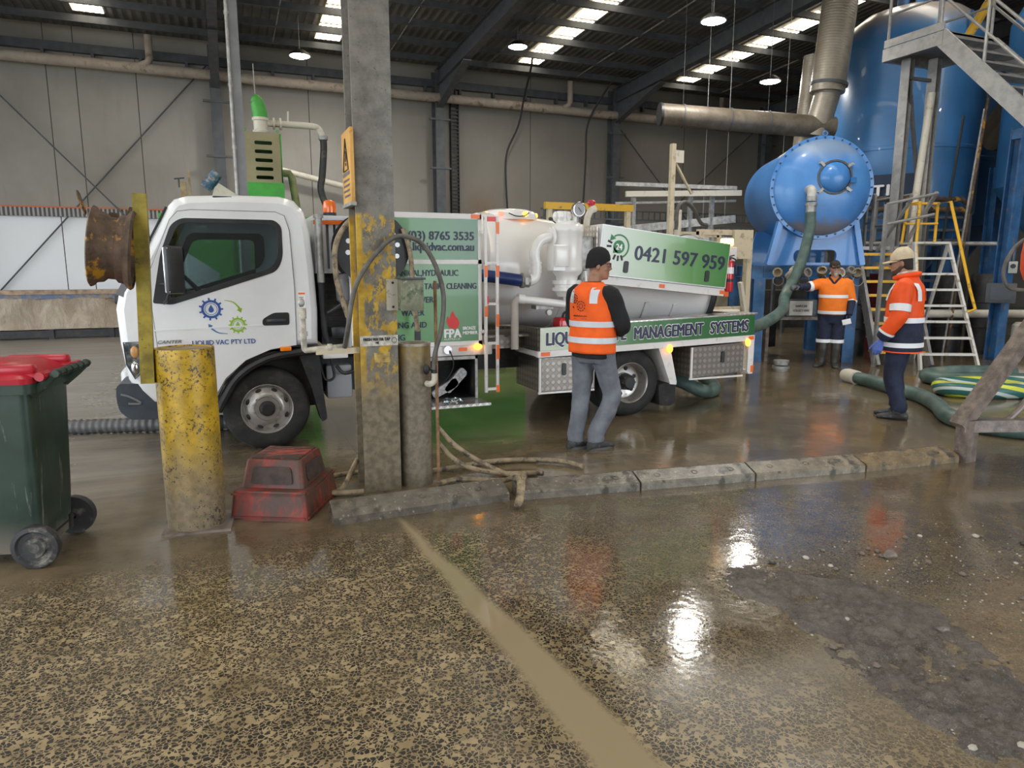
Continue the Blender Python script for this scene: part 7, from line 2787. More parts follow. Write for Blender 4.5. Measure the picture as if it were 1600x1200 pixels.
# ================================================================ PEOPLE
M['skin_tan'] = mk('skin_tan', (.36, .185, .115), .5, vary=(14, .15))
M['skin_ruddy'] = mk('skin_ruddy', (.42, .21, .15), .5, vary=(14, .15))
M['hi_vis'] = mk('hi_vis_orange_cloth', (.95, .125, .008), .75, vary=(9, .08), bump=(16, .35))
M['hi_vis2'] = mk('hi_vis_orange_jacket', (.95, .095, .006), .6, vary=(6, .08), bump=(12, .4))
M['hi_vis3'] = mk('hi_vis_orange_shirt', (.95, .21, .012), .7, vary=(8, .08), bump=(14, .4))
M['reflective'] = mk('silver_reflective_band', (.62, .66, .70), .4, vary=(9, .06), bump=(16, .2))
M['reflective_white'] = mk('white_reflective_band', (.85, .87, .90), .4, bump=(16, .2))
M['black_cloth'] = mk('black_cloth', (.010, .010, .012), .85, vary=(9, .4), bump=(14, .5))
M['navy_cloth'] = mk('navy_cloth', (.012, .018, .045), .8, vary=(9, .3), bump=(13, .5))
M['grey_denim'] = mk('grey_denim', (.15, .16, .185), .85, vary=(5, .3), bump=(11, .7))
M['dark_shoe'] = mk('dark_shoe', (.030, .031, .033), .6, wear=[((.12, .12, .12), 25, .5, .7, .7)])
M['gumboot'] = mk('muddy_gumboot', (.055, .052, .045), .4, vary=(9, .3))


def smooth_skin(o, voxel, it=3, disp=None):
    m = o.modifiers.new('weld', 'REMESH')
    m.mode = 'VOXEL'
    m.voxel_size = voxel
    m.use_smooth_shade = True
    s = o.modifiers.new('soften', 'SMOOTH')
    s.factor = .5
    s.iterations = it
    if disp:
        tx = bpy.data.textures.get('cloth_folds') or bpy.data.textures.new('cloth_folds', 'CLOUDS')
        tx.noise_scale = .16
        tx.noise_depth = 2
        d = o.modifiers.new('folds', 'DISPLACE')
        d.texture = tx
        d.texture_coords = 'LOCAL'
        d.strength = disp
        d.mid_level = .5
    return o


def torso(mb, rings, grow=0.0, n=28):
    """rings: (z, cx, cy, rx, ry)"""
    p = catmull([V(z, cx, cy) for z, cx, cy, rx, ry in rings], 4)
    q = catmull([V(rx, ry, 0) for z, cx, cy, rx, ry in rings], 4)
    mb.loft([(V(a.y, a.z, a.x), V(1, 0, 0), V(0, 1, 0), b.x + grow, b.y + grow) for a, b in zip(p, q)], n)


def ring_at(rings, z):
    for a, b in zip(rings, rings[1:]):
        lo, hi = (a, b) if a[0] < b[0] else (b, a)
        if lo[0] <= z <= hi[0]:
            f = (z - lo[0]) / (hi[0] - lo[0])
            return tuple(lo[i] + (hi[i] - lo[i]) * f for i in range(5))
    return rings[-1]


def torso_band(rings, z0, z1, grow=.012, tilt=0.0, n=48, a0=0, a1=360):
    mb = MB()
    rs = []
    for z in (z0, z1):
        _, cx, cy, rx, ry = ring_at(rings, z)
        rs.append([mb.bm.verts.new((cx + (rx + grow) * math.cos(R(a)), cy + (ry + grow) * math.sin(R(a)), z + tilt * math.sin(R(a)))) for a in [a0 + (a1 - a0) * k / n for k in range(n + 1)]])
    for k in range(n):
        mb.face([rs[0][k], rs[0][k + 1], rs[1][k + 1], rs[1][k]])
    return mb


def along(pts, t):
    p = catmull(pts, 8)
    f = t * (len(p) - 1)
    i = min(int(f), len(p) - 2)
    return p[i].lerp(p[i + 1], f - i)


def limb_band(pts, rad, t0, t1, grow=.008):
    mb = MB()
    k = 5
    ps = [along(pts, t0 + (t1 - t0) * i / k) for i in range(k + 1)]
    rr = [along([V(r, 0, 0) for r in rad], t0 + (t1 - t0) * i / k).x + grow for i in range(k + 1)]
    mb.tube(ps, rr, 20, caps=False)
    return mb


def hand(mb, wrist, direction, palm_n, side, size=1.0, curl=.5, thick=1.0):
    """palm with five bent fingers; DIRECTION from wrist to knuckles, PALM_N out of the palm, SIDE +1/-1 puts the thumb"""
    d = Vector(direction).normalized()
    nrm = Vector(palm_n)
    nrm = (nrm - d * nrm.dot(d)).normalized()
    s = d.cross(nrm) * side
    w = Vector(wrist)
    k = size
    mb.loft([(w - d * .02, s, nrm, .026 * k, .020 * k * thick), (w + d * .02 * k, s, nrm, .034 * k, .018 * k * thick), (w + d * .06 * k, s, nrm, .042 * k, .017 * k * thick), (w + d * .092 * k, s, nrm, .042 * k, .014 * k * thick)], 16)
    for i, (off, L) in enumerate(((.030, .072), (.0105, .082), (-.0105, .076), (-.031, .058))):
        b = w + d * .085 * k + s * off * k
        a1, a2 = curl * (.7 + .1 * i), curl * (1.6 + .15 * i)
        d1 = d * math.cos(a1) + nrm * math.sin(a1)
        d2 = d * math.cos(a2) + nrm * math.sin(a2)
        d3 = d * math.cos(a2 * 1.35) + nrm * math.sin(a2 * 1.35)
        p1 = b + d1 * L * .45 * k
        p2 = p1 + d2 * L * .32 * k
        p3 = p2 + d3 * L * .25 * k
        r = .0095 * k * thick
        mb.tube([b - d * .02 * k, b, p1, p2, p3], [r, r * 1.05, r, r * .92, r * .7], 10)
    b = w + d * .03 * k + s * .034 * k
    t1 = (d * .85 + s * .5 + nrm * .3).normalized()
    p1 = b + t1 * .042 * k
    p2 = p1 + (d * .85 + s * .30 + nrm * .4 * curl * 2).normalized() * .034 * k
    mb.tube([b - t1 * .02, b, p1, p2, p2 + (p2 - p1) * .4], [.013 * k, .0135 * k, .011 * k, .0098 * k, .0075 * k], 10)


def head_frame(base, turn=0.0, nod=0.0, tilt=0.0):
    return Matrix.Translation(Vector(base)) @ Matrix.Rotation(R(turn), 4, 'Z') @ Matrix.Rotation(R(-nod), 4, 'X') @ Matrix.Rotation(R(tilt), 4, 'Y')


HEAD = [(-.005, .052, .022, .022), (.008, .050, .040, .048), (.035, .034, .056, .074), (.070, .022, .063, .086), (.10, .014, .068, .093), (.13, .008, .073, .098), (.165, .003, .076, .099), (.20, 0, .070, .091), (.222, -.004, .052, .068), (.236, -.008, .022, .03)]


def add_head(mb, F, k=1.0):
    v0 = len(mb.bm.verts)
    mb.bm.verts.ensure_lookup_table()
    before = set(mb.bm.verts)
    p = catmull([V(*h[:2], 0) for h in HEAD], 3)
    q = catmull([V(*h[2:], 0) for h in HEAD], 3)
    mb.loft([(V(0, a.y, a.x), V(1, 0, 0), V(0, 1, 0), max(b.x, .005), max(b.y, .005)) for a, b in zip(p, q)], 24)
    mb.loft([(V(0, .098, .145), V(1, 0, 0), V(0, 1, 0), .008, .010), (V(0, .110, .115), V(1, 0, 0), V(0, 1, 0), .010, .014), (V(0, .118, .095), V(1, 0, 0), V(0, 1, 0), .016, .017), (V(0, .108, .080), V(1, 0, 0), V(0, 1, 0), .013, .012)], 12)
    mb.ball((0, .098, .052), (.024, .014, .007), 12, 6)
    mb.ball((0, .097, .040), (.020, .014, .007), 12, 6)
    mb.ball((0, .088, .012), (.022, .018, .016), 12, 6)
    for s in (-1, 1):
        mb.ball((.076 * s, -.008, .105), (.010, .020, .032), 10, 8, Matrix.Rotation(R(-12 * s), 3, 'Z'))
        mb.ball((.034 * s, .086, .148), (.026, .014, .010), 10, 6)
        mb.ball((.045 * s, .066, .088), (.022, .022, .018), 10, 6)
    mb.tube([(0, -.022, -.11), (0, -.014, -.02), (0, -.002, .05)], [.066, .058, .060], 18)
    new = [v for v in mb.bm.verts if v not in before]
    bmesh.ops.transform(mb.bm, matrix=F @ Matrix.Scale(k, 4), verts=new)


def on_head(F, fn, name, mat, root, k=1.0, **kw):
    mb = MB()
    fn(mb)
    bmesh.ops.transform(mb.bm, matrix=F @ Matrix.Scale(k, 4), verts=mb.bm.verts[:])
    return local_part(mb, name, mat, root, **kw)


def local_part(mb, name, mat, root, angle=50):
    """part whose vertices are already in its thing's own frame"""
    keep = ROOT.get(root.name)
    r = root
    while r.parent is not None:
        r = r.parent
    keep = ROOT[r.name]
    ROOT[r.name] = Matrix.Identity(4)
    o = mb.build(name, mat, root, angle=angle)
    ROOT[r.name] = keep
    return o


def eyes(F, root, k=1.0):
    def f(mb):
        for s in (-1, 1):
            mb.ball((.031 * s, .089, .128), (.013, .010, .009), 12, 8)
    on_head(F, f, 'eyes', mk('eye_white', (.6, .58, .55), .2), root, k)
    def g(mb):
        for s in (-1, 1):
            mb.ball((.031 * s, .0965, .128), (.0055, .004, .0055), 10, 6)
    on_head(F, g, 'irises', M['black_ink'], root, k)


def glasses(F, root, dark=True, k=1.0):
    def lens(mb):
        for s in (-1, 1):
            p = round_poly([(-.026, -.018), (.024, -.018), (.027, .014), (-.027, .016)], .012, 4)
            mb.sheet(p, o=V(.034 * s, .112, .128), u=(1, -.22 * s, 0), v=(0, -.08, 1), th=.003, w=(0, -1, 0))
    def fr(mb):
        for s in (-1, 1):
            p = round_poly([(-.027, -.019), (.025, -.019), (.028, .015), (-.028, .017)], .012, 4)
            mb.tube([V(.034 * s, .1125, .128) + V(1, -.22 * s, 0) * a + V(0, -.08, 1) * b for a, b in p], .0025, 6, closed=True)
            mb.tube([(.062 * s, .105, .135), (.076 * s, .05, .136), (.080 * s, -.02, .125)], .003, 6)
        mb.tube([(-.008, .116, .132), (.008, .116, .132)], .003, 6)
    f = on_head(F, fr, 'glasses_frame', M['black_plastic'], root, k)
    on_head(F, lens, 'lens', M['black_plastic'] if dark else M['clear_glass'], f, k)


def shoe(mb, ankle, toe, L=.29, w=.050, h=.10):
    a = Vector(ankle)
    t = Vector((toe[0], toe[1], 0)).normalized()
    s = V(-t.y, t.x, 0)
    b = V(a.x, a.y, 0)
    rr = []
    for f, hh, ww in ((-.30, .055, .030), (-.26, .075, .040), (-.10, h, .046), (.10, .085, .046), (.35, .060, .052), (.58, .045, .050), (.68, .032, .036), (.71, .024, .018)):
        rr.append((b + t * (f * L) + V(0, 0, hh / 2 + .004), s, V(0, 0, 1), ww * w / .050, hh / 2 + .004))
    mb.loft(rr, 20)


# ------------------------------------------------ man in the orange vest, seen from behind
t = thing('person', 'person in orange vest, black beanie and grey jeans standing beside the truck', 'person', (3.02, 5.50, 0), R(-65))
TR = [(.90, 0, -.01, .175, .125), (1.00, 0, -.01, .180, .130), (1.12, 0, .0, .178, .128), (1.26, 0, .0, .190, .132), (1.36, 0, -.01, .200, .125), (1.43, 0, -.02, .185, .105), (1.475, 0, -.025, .115, .08), (1.50, 0, -.02, .07, .065)]
shR, elR, wrR = V(.195, -.015, 1.40), V(.275, .06, 1.14), V(.12, .25, 1.06)
shL, elL, wrL = V(-.195, -.015, 1.40), V(-.27, .06, 1.14), V(-.10, .27, 1.06)
hpR, knR, anR = V(.095, 0, .92), V(.135, .12, .50), V(.04, .02, .10)
hpL, knL, anL = V(-.095, 0, .92), V(-.115, .0, .50), V(-.12, -.07, .10)
F = head_frame((0, .035, 1.535), -44, 4)
mb = MB()
torso(mb, [(z, cx, cy, rx * .85, ry * .85) for z, cx, cy, rx, ry in TR])
add_head(mb, F)
mb.tube([V(0, -.02, 1.44), V(0, .01, 1.56)], [.06, .056], 16)
for a, b, c, s in ((shR, elR, wrR, 1), (shL, elL, wrL, -1)):
    mb.tube([a - V(.05 * s, 0, 0), a, (a + b) / 2, b, (b + c) / 2, c], [.05, .052, .046, .038, .036, .028], 14)
    hand(mb, c, (V(-.55 * s, .75, -.1)), (V(-.6 * s, -.6, .1)), s, 1.0, .6)
for a, b, c in ((hpR, knR, anR), (hpL, knL, anL)):
    mb.tube([a, (a + b) / 2, b, (b + c) / 2 + V(0, -.01, .05), c, V(c.x, c.y, .04)], [.066, .058, .044, .042, .034, .034], 16)
o = smooth_skin(local_part(mb, 'body', M['skin_tan'], t), .0075)
eyes(F, t)
glasses(F, t, False)
def beanie(mb):
    rr = [(.100, -.018, .076, .085), (.118, -.010, .083, .098), (.150, .002, .088, .108), (.185, 0, .086, .105), (.225, -.006, .076, .092), (.255, -.012, .056, .068), (.272, -.016, .03, .036), (.277, -.017, .008, .01)]
    mb.loft([(V(0, cy, z + .0), V(1, 0, 0), V(0, 1, .22), rx, ry) for z, cy, rx, ry in rr], 28)
on_head(F, beanie, 'beanie', mk('black_knit', (.012, .012, .013), .95, bump=(70, .6)), t, angle=80)
mb = MB()
torso(mb, [(.845, 0, -.01, .198, .150)] + [(z, cx, cy, rx + .018, ry + .016) for z, cx, cy, rx, ry in TR[1:-1]] + [(1.515, 0, -.015, .075, .07)])
for a, b, c, s in ((shR, elR, wrR, 1), (shL, elL, wrL, -1)):
    mb.tube([a - V(.07 * s, 0, 0), a, (a + b) / 2, b, (b + c) / 2, c], [.075, .082, .078, .070, .060, .048], 16, sub=3)
sw = smooth_skin(local_part(mb, 'sweater', M['black_cloth'], t), .012, 4, .016)
TV = [(.895, 0, -.01, .222, .172), (1.00, 0, -.01, .217, .168), (1.12, 0, 0, .212, .165), (1.26, 0, 0, .218, .165), (1.36, 0, -.01, .212, .158), (1.43, 0, -.02, .185, .140), (1.478, 0, -.025, .125, .105), (1.505, 0, -.02, .088, .085)]
def armless(rings, n=60, open_front=True):
    mb = MB()
    p = catmull([V(z, cx, cy) for z, cx, cy, rx, ry in rings], 5)
    q = catmull([V(rx, ry, 0) for z, cx, cy, rx, ry in rings], 5)
    rs = [[mb.bm.verts.new((a.y + b.x * math.cos(2 * PI * k / n), a.z + b.y * math.sin(2 * PI * k / n) + .006 * math.sin(2 * PI * k / n * 7 + a.x * 9), a.x)) for k in range(n)] for a, b in zip(p, q)]
    for i in range(len(rs) - 1):
        zm = (p[i].x + p[i + 1].x) / 2
        for k in range(n):
            ang = 360 * (k + .5) / n
            dx = min(abs(ang - 0), abs(ang - 360), abs(ang - 180))
            if 1.12 < zm < 1.455 and dx < 17 * math.sin(PI * min(1, (zm - 1.10) / .30) * .5) + 4 * (zm > 1.3):
                continue
            mb.face([rs[i][k], rs[i][(k + 1) % n], rs[i + 1][(k + 1) % n], rs[i + 1][k]])
    return mb
vest = local_part(armless(TV), 'vest', M['hi_vis'], t, angle=80)
s_ = vest.modifiers.new('thickness', 'SOLIDIFY')
s_.thickness = .006
s_.offset = 1
for z0, z1 in ((.985, 1.035), (1.125, 1.175)):
    local_part(torso_band(TV, z0, z1, .0165), 'reflective_band', M['reflective'], vest, angle=80)
for s in (-1, 1):
    mb = MB()
    rows = []
    for z in [1.33, 1.37, 1.41, 1.44, 1.465]:
        _, cx, cy, rx, ry = ring_at(TV, z)
        row = []
        for xx in (.085, .145):
            xx2 = min(xx, rx * .93)
            row.append(mb.bm.verts.new((s * xx2, cy - (ry + .018) * math.sqrt(max(0.02, 1 - (xx2 / rx) ** 2)) - .006, z)))
        rows.append(row)
    for a, b in zip(rows, rows[1:]):
        mb.face([a[0], a[1], b[1], b[0]])
    local_part(mb, 'shoulder_band', M['reflective'], vest, angle=80)
def back_point(x, z):
    _, cx, cy, rx, ry = ring_at(TV, z)
    return V(x, cy - (ry + .014) * math.sqrt(max(.05, 1 - (x / rx) ** 2)) - .004, z)
mb = MB()
for cx_, cz_, r in ((-.075, 1.365, .036), (.0, 1.305, .042)):
    for k in range(10):
        a, a2 = 2 * PI * k / 10, 2 * PI * (k + .55) / 10
        mb.tube([back_point(cx_ + r * math.cos(a), cz_ + r * math.sin(a)), back_point(cx_ + r * math.cos(a2), cz_ + r * math.sin(a2))], .004, 5)
    for k in range(8):
        a, a2 = 2 * PI * k / 8, 2 * PI * (k + 1) / 8
        mb.tube([back_point(cx_ + r * .5 * math.cos(a), cz_ + r * .5 * math.sin(a)), back_point(cx_ + r * .5 * math.cos(a2), cz_ + r * .5 * math.sin(a2))], .0025, 5)
for k in range(11):
    mb.tube([back_point(-.09 + .014 * k, 1.215), back_point(-.09 + .014 * k + .009, 1.222 + .004 * (k % 2))], .003, 5)
mb.tube([back_point(-.09, 1.195), back_point(.06, 1.195)], .0015, 5)
mb.tube([back_point(-.10, 1.30), back_point(-.085, 1.285)], .004, 5)
local_part(mb, 'back_print', M['black_ink'], vest)
mb = MB()
torso(mb, [(.80, 0, -.005, .17, .125), (.88, 0, -.01, .185, .145), (.96, 0, -.01, .183, .140), (1.02, 0, -.01, .175, .13)])
for a, b, c in ((hpR, knR, anR), (hpL, knL, anL)):
    mb.tube([a + V(0, 0, .02), (a + b) / 2, b, (b + c) / 2, c + V(0, 0, .06), V(c.x, c.y + .005, .075)], [.114, .098, .084, .078, .075, .078], 20, sub=4)
smooth_skin(local_part(mb, 'jeans', M['grey_denim'], t), .011, 4, .030)
for c in (anR, anL):
    mb = MB()
    shoe(mb, c, (.25, 1, 0))
    sh_ = local_part(mb, 'shoe', M['dark_shoe'], t)
    mb = MB()
    d_ = V(.25, 1, 0).normalized()
    s2_ = V(-d_.y, d_.x, 0)
    mb.loft([(V(c.x, c.y, 0) + d_ * (.29 * .2), d_, s2_, .145, .056), (V(c.x, c.y, .022) + d_ * (.29 * .2), d_, s2_, .147, .057)], 24)
    local_part(mb, 'sole', mk('shoe_sole', (.10, .10, .10), .7), sh_)

# ------------------------------------------------ bearded man at the hose
t = thing('person', 'bearded person in orange and navy gear and gumboots reaching to the green hose', 'person', (9.22, 8.72, 0), math.atan2(-9.22, 8.72) * 1 + PI)
t.rotation_euler[2] = math.atan2(8.72, 9.22) + PI / 2
ROOT[t.name] = (Matrix.Translation(Vector(t.location)) @ Matrix.Rotation(t.rotation_euler[2], 4, 'Z')).inverted()
TR = [(.86, 0, 0, .20, .155), (.96, 0, 0, .205, .165), (1.08, 0, .005, .205, .165), (1.24, 0, 0, .212, .150), (1.34, 0, -.01, .212, .130), (1.40, 0, -.015, .185, .108), (1.445, 0, -.02, .115, .085), (1.475, 0, -.015, .075, .07)]
shR, elR, wrR = V(.20, -.01, 1.365), V(.375, .10, 1.31), V(.53, .24, 1.31)
shL, elL, wrL = V(-.20, -.01, 1.365), V(-.275, -.02, 1.10), V(-.25, .07, .86)
hpR, knR, anR = V(.095, 0, .90), V(.105, .02, .48), V(.115, .0, .10)
hpL, knL, anL = V(-.095, 0, .90), V(-.095, .02, .48), V(-.085, .0, .10)
F = head_frame((0, .035, 1.495), 8, -2, 4)
mb = MB()
torso(mb, [(z, cx, cy, rx * .82, ry * .82) for z, cx, cy, rx, ry in TR])
add_head(mb, F, .98)
mb.tube([V(0, -.02, 1.40), V(0, .01, 1.52)], [.062, .058], 16)
for a, b, c, s in ((shR, elR, wrR, 1), (shL, elL, wrL, -1)):
    mb.tube([a - V(.05 * s, 0, 0), a, (a + b) / 2, b, (b + c) / 2, c], [.05, .052, .046, .038, .036, .028], 14)
for a, b, c in ((hpR, knR, anR), (hpL, knL, anL)):
    mb.tube([a, (a + b) / 2, b, (b + c) / 2, c, V(c.x, c.y, .04)], [.066, .058, .044, .042, .034, .034], 16)
smooth_skin(local_part(mb, 'body', M['skin_ruddy'], t), .008)
mb = MB()
hand(mb, wrR, V(.55, .75, .05), V(.2, -.3, -1), 1, 1.1, .7, 1.25)
g_ = smooth_skin(local_part(mb, 'glove', M['grey_steel'], t), .005, 2)
mb = MB()
hand(mb, wrL, V(.05, .25, -1), V(1, .3, .1), -1, 1.08, .6, 1.2)
smooth_skin(local_part(mb, 'glove', M['navy_cloth'], t), .005, 2)
eyes(F, t, .98)
glasses(F, t, True, .98)
def goatee(mb):
    mb.loft([(V(0, .088, .038), V(1, 0, 0), V(0, 1, 0), .030, .020), (V(0, .092, .015), V(1, 0, 0), V(0, 1, 0), .030, .024), (V(0, .082, -.018), V(1, 0, 0), V(0, 1, 0), .022, .022), (V(0, .078, -.03), V(1, 0, 0), V(0, 1, 0), .008, .008)], 14)
    mb.tube([(-.035, .090, .045), (-.018, .106, .064), (0, .112, .068), (.018, .106, .064), (.035, .090, .045)], .0075, 8)
on_head(F, goatee, 'beard', mk('grey_beard', (.42, .40, .37), .9, bump=(90, .8)), t, .98)
def cap_of(brim_len, tall=.245):
    def f(mb):
        rr = [(.142, -.002, .083, .108), (.16, -.002, .086, .110), (.195, -.004, .082, .105), (.225, -.008, .066, .085), (tall, -.012, .040, .05), (tall + .006, -.012, .01, .012)]
        mb.loft([(V(0, cy, z), V(1, 0, 0), V(0, 1, 0), rx, ry) for z, cy, rx, ry in rr], 28)
    return f
def brim_of(L):
    def f(mb):
        rows = []
        for j in range(5):
            y_ = .085 + L * j / 4
            w_ = .080 * math.sqrt(max(.05, 1 - (j / 4.6) ** 2))
            rows.append([mb.bm.verts.new((w_ * (i / 4 - 1), y_ - .05 * (i / 4 - 1) ** 2 * (1 - j / 5), .150 - .012 * j / 4 - .016 * (i / 4 - 1) ** 2)) for i in range(9)])
        for a, b in zip(rows, rows[1:]):
            for i in range(8):
                mb.face([a[i], a[i + 1], b[i + 1], b[i]])
    return f
cp = on_head(F, cap_of(.07), 'cap', mk('dark_cap', (.035, .028, .022), .85), t, .98, angle=80)
b_ = on_head(F, brim_of(.075), 'cap_brim', mk('brown_cap_brim', (.12, .06, .03), .8), cp, .98, angle=80)
b_.modifiers.new('thickness', 'SOLIDIFY').thickness = .006
mb = MB()
torso(mb, [(z, cx, cy, rx + .012, ry + .012) for z, cx, cy, rx, ry in TR])
for a, b, c, s in ((shR, elR, wrR, 1), (shL, elL, wrL, -1)):
    m_ = b.lerp(c, .12)
    mb.tube([a - V(.08 * s, 0, 0), a, (a + b) / 2, b, m_], [.075, .085, .080, .072, .068], 16, sub=3)
sh_ = smooth_skin(local_part(mb, 'work_shirt', M['hi_vis3'], t), .011, 4, .014)
for z0, z1 in ((.875, .925), (1.135, 1.185)):
    local_part(torso_band(TR, z0, z1, .020), 'reflective_band', M['reflective_white'], sh_, angle=80)
pR, pL = [shR, (shR + elR) / 2, elR, elR.lerp(wrR, .12)], [shL, (shL + elL) / 2, elL, elL.lerp(wrL, .12)]
rad = [.085, .080, .072, .068]
for pts, a, b in ((pR, .50, .72), (pR, .84, 1.0), (pL, .72, .90)):
    local_part(limb_band(pts, rad, a, b, .009), 'reflective_band', M['reflective_white'], sh_, angle=80)
mb = MB()
for b, c in ((elR, wrR), (elL, wrL)):
    q = b.lerp(c, .10)
    mb.tube([b, q, (b + c) / 2, c], [.070, .068, .058, .048], 16, sub=3)
smooth_skin(local_part(mb, 'navy_sleeves', M['navy_cloth'], sh_), .010, 3, .012)
mb = MB()
mb.tube([V(-.085, .03, 1.475), V(-.04, .095, 1.415), V(0, .12, 1.37), V(.04, .095, 1.415), V(.085, .03, 1.475), V(.05, -.08, 1.50), V(-.05, -.08, 1.50)], .016, 10, sub=4, closed=True)
local_part(mb, 'collar', M['navy_cloth'], sh_)
mb = MB()
torso(mb, [(.72, 0, 0, .18, .125), (.80, 0, 0, .195, .145), (.90, 0, 0, .196, .155), (.96, 0, 0, .196, .155)])
for a, b, c in ((hpR, knR, anR), (hpL, knL, anL)):
    e = V(b.x, b.y, .40)
    mb.tube([a, (a + b) / 2, b, e], [.12, .112, .104, .102], 20, sub=4)
tr_ = smooth_skin(local_part(mb, 'work_trousers', M['navy_cloth'], t), .011, 4, .02)
for a, b in ((hpR, knR), (hpL, knL)):
    mb = MB()
    mb.tube([V(b.x, b.y, .405), V(b.x, b.y, .46)], [.112, .113], 24, caps=False)
    local_part(mb, 'hem_band', M['reflective_white'], tr_)
for b, c, tx in ((knR, anR, .45), (knL, anL, -.15)):
    mb = MB()
    mb.tube([V(b.x, b.y, .42), V(b.x, b.y, .30), V(c.x, c.y, .16), V(c.x, c.y, .07)], [.078, .076, .064, .060], 18)
    shoe(mb, c, (tx, 1, 0), .30, .052, .12)
    smooth_skin(local_part(mb, 'gumboot', M['gumboot'], t), .009, 2)
t2 = thing('work_card', 'small white card held low by the bearded man', 'card', (0, 0, 0))
mb = MB()
inv = ROOT[t.name].inverted()
mb.obox(inv @ (wrL + V(.03, .10, -.10)), (.13, .02, .085), Matrix.Rotation(t.rotation_euler[2], 3, 'Z') @ Matrix.Rotation(R(15), 3, 'Y'), .004)
mb.build('card', M['white_ink'], t2)

# ------------------------------------------------ man in cap and jacket
t = thing('person', 'person in beige cap, orange and navy jacket and blue gloves, standing in profile', 'person', (6.76, 5.42, 0), R(28))
TR = [(.735, 0, -.01, .245, .185), (.80, 0, -.01, .245, .185), (.95, 0, -.01, .240, .180), (1.10, 0, 0, .238, .180), (1.27, 0, 0, .245, .180), (1.38, 0, -.01, .240, .160), (1.45, 0, -.015, .205, .130), (1.50, 0, -.01, .125, .105), (1.545, 0, 0, .105, .10)]
shR, elR, wrR = V(.225, -.01, 1.42), V(.29, .03, 1.13), V(.26, .16, .90)
shL, elL, wrL = V(-.225, -.01, 1.42), V(-.285, .0, 1.13), V(-.255, .15, .875)
hpR, knR, anR = V(.10, 0, .93), V(.10, .06, .50), V(.105, .02, .11)
hpL, knL, anL = V(-.10, 0, .93), V(-.10, .05, .50), V(-.10, -.05, .11)
F = head_frame((0, .05, 1.565), 6, 8)
mb = MB()
torso(mb, [(z, cx, cy, rx * .72, ry * .72) for z, cx, cy, rx, ry in TR])
add_head(mb, F, 1.0)
mb.tube([V(0, -.01, 1.44), V(0, .03, 1.60)], [.062, .058], 16)
for a, b, c, s in ((shR, elR, wrR, 1), (shL, elL, wrL, -1)):
    mb.tube([a - V(.05 * s, 0, 0), a, (a + b) / 2, b, (b + c) / 2, c], [.05, .052, .046, .038, .036, .028], 14)
for a, b, c in ((hpR, knR, anR), (hpL, knL, anL)):
    mb.tube([a, (a + b) / 2, b, (b + c) / 2, c, V(c.x, c.y, .04)], [.066, .058, .044, .042, .034, .034], 16)
smooth_skin(local_part(mb, 'body', M['skin_tan'], t), .0075)
blue_glove = mk('blue_nitrile_glove', (.10, .17, .52), .45, vary=(20, .15))
for w_, s in ((wrL, -1), (wrR, 1)):
    mb = MB()
    hand(mb, w_ + V(0, .005, -.02), V(.05 * -s, .25, -1), V(-s, .25, .1), s, 1.12, .45, 1.15)
    smooth_skin(local_part(mb, 'glove', blue_glove, t), .0045, 2)
eyes(F, t)
glasses(F, t, True)
hair = mk('dark_hair', (.022, .016, .012), .8, bump=(120, .5))
beard_m = mk('dark_beard', (.075, .045, .03), .85, bump=(120, .5))
def hairf(mb):
    mb.loft([(V(0, cy, z), V(1, 0, 0), V(0, 1, 0), rx, ry) for z, cy, rx, ry in ((.035, -.060, .055, .035), (.06, -.045, .068, .055), (.10, -.03, .0765, .073), (.145, -.016, .080, .088), (.17, -.01, .08, .092))], 24)
on_head(F, hairf, 'hair', hair, t, angle=80)
def beardf(mb):
    mb.loft([(V(0, .050, -.012), V(1, 0, 0), V(0, 1, 0), .030, .038), (V(0, .046, .008), V(1, 0, 0), V(0, 1, 0), .050, .056), (V(0, .034, .035), V(1, 0, 0), V(0, 1, 0), .0605, .0745), (V(0, .014, .065), V(1, 0, 0), V(0, 1, 0), .0655, .072), (V(0, .002, .085), V(1, 0, 0), V(0, 1, 0), .0675, .06)], 24)
on_head(F, beardf, 'beard', beard_m, t, angle=80)
beige = mk('beige_cap_cloth', (.62, .52, .36), .85, vary=(14, .12), bump=(30, .3))
cp = on_head(F, cap_of(.08, .262), 'cap', beige, t, 1.06, angle=80)
b_ = on_head(F, brim_of(.095), 'cap_brim', beige, cp, 1.04, angle=80)
b_.modifiers.new('thickness', 'SOLIDIFY').thickness = .006
zs = 1.075
mb = MB()
torso(mb, [r for r in TR if r[0] > zs] and [(zs,) + ring_at(TR, zs)[1:]] + [r for r in TR if r[0] > zs])
pa = {}
for a, b, c, s in ((shR, elR, wrR, 1), (shL, elL, wrL, -1)):
    cuff = b.lerp(c, .72)
    pa[s] = [a, (a + b) / 2, b, (b + c) / 2, cuff]
    mb.tube([a - V(.09 * s, 0, 0)] + pa[s], [.085, .100, .095, .088, .078, .074], 18, sub=3)
jk = smooth_skin(local_part(mb, 'jacket', M['hi_vis2'], t), .012, 4, .022)
mb = MB()
torso(mb, [(z, cx, cy, rx + .002, ry + .002) for z, cx, cy, rx, ry in [r for r in TR if r[0] < zs] + [(zs + .02,) + ring_at(TR, zs + .02)[1:]]])
for s, b, c in ((1, elR, wrR), (-1, elL, wrL)):
    mb.tube([b.lerp(c, .66), b.lerp(c, .85), c + V(0, .0, .01)], [.072, .068, .060], 16)
smooth_skin(local_part(mb, 'jacket_skirt_and_cuffs', M['navy_cloth'], jk), .012, 3, .02)
for z0, z1 in ((.795, .845), (1.055, 1.11)):
    local_part(torso_band(TR, z0, z1, .012), 'reflective_band', M['reflective_white'], jk, angle=80)
local_part(torso_band(TR, .738, .752, .008), 'orange_hem', M['hi_vis2'], jk, angle=80)
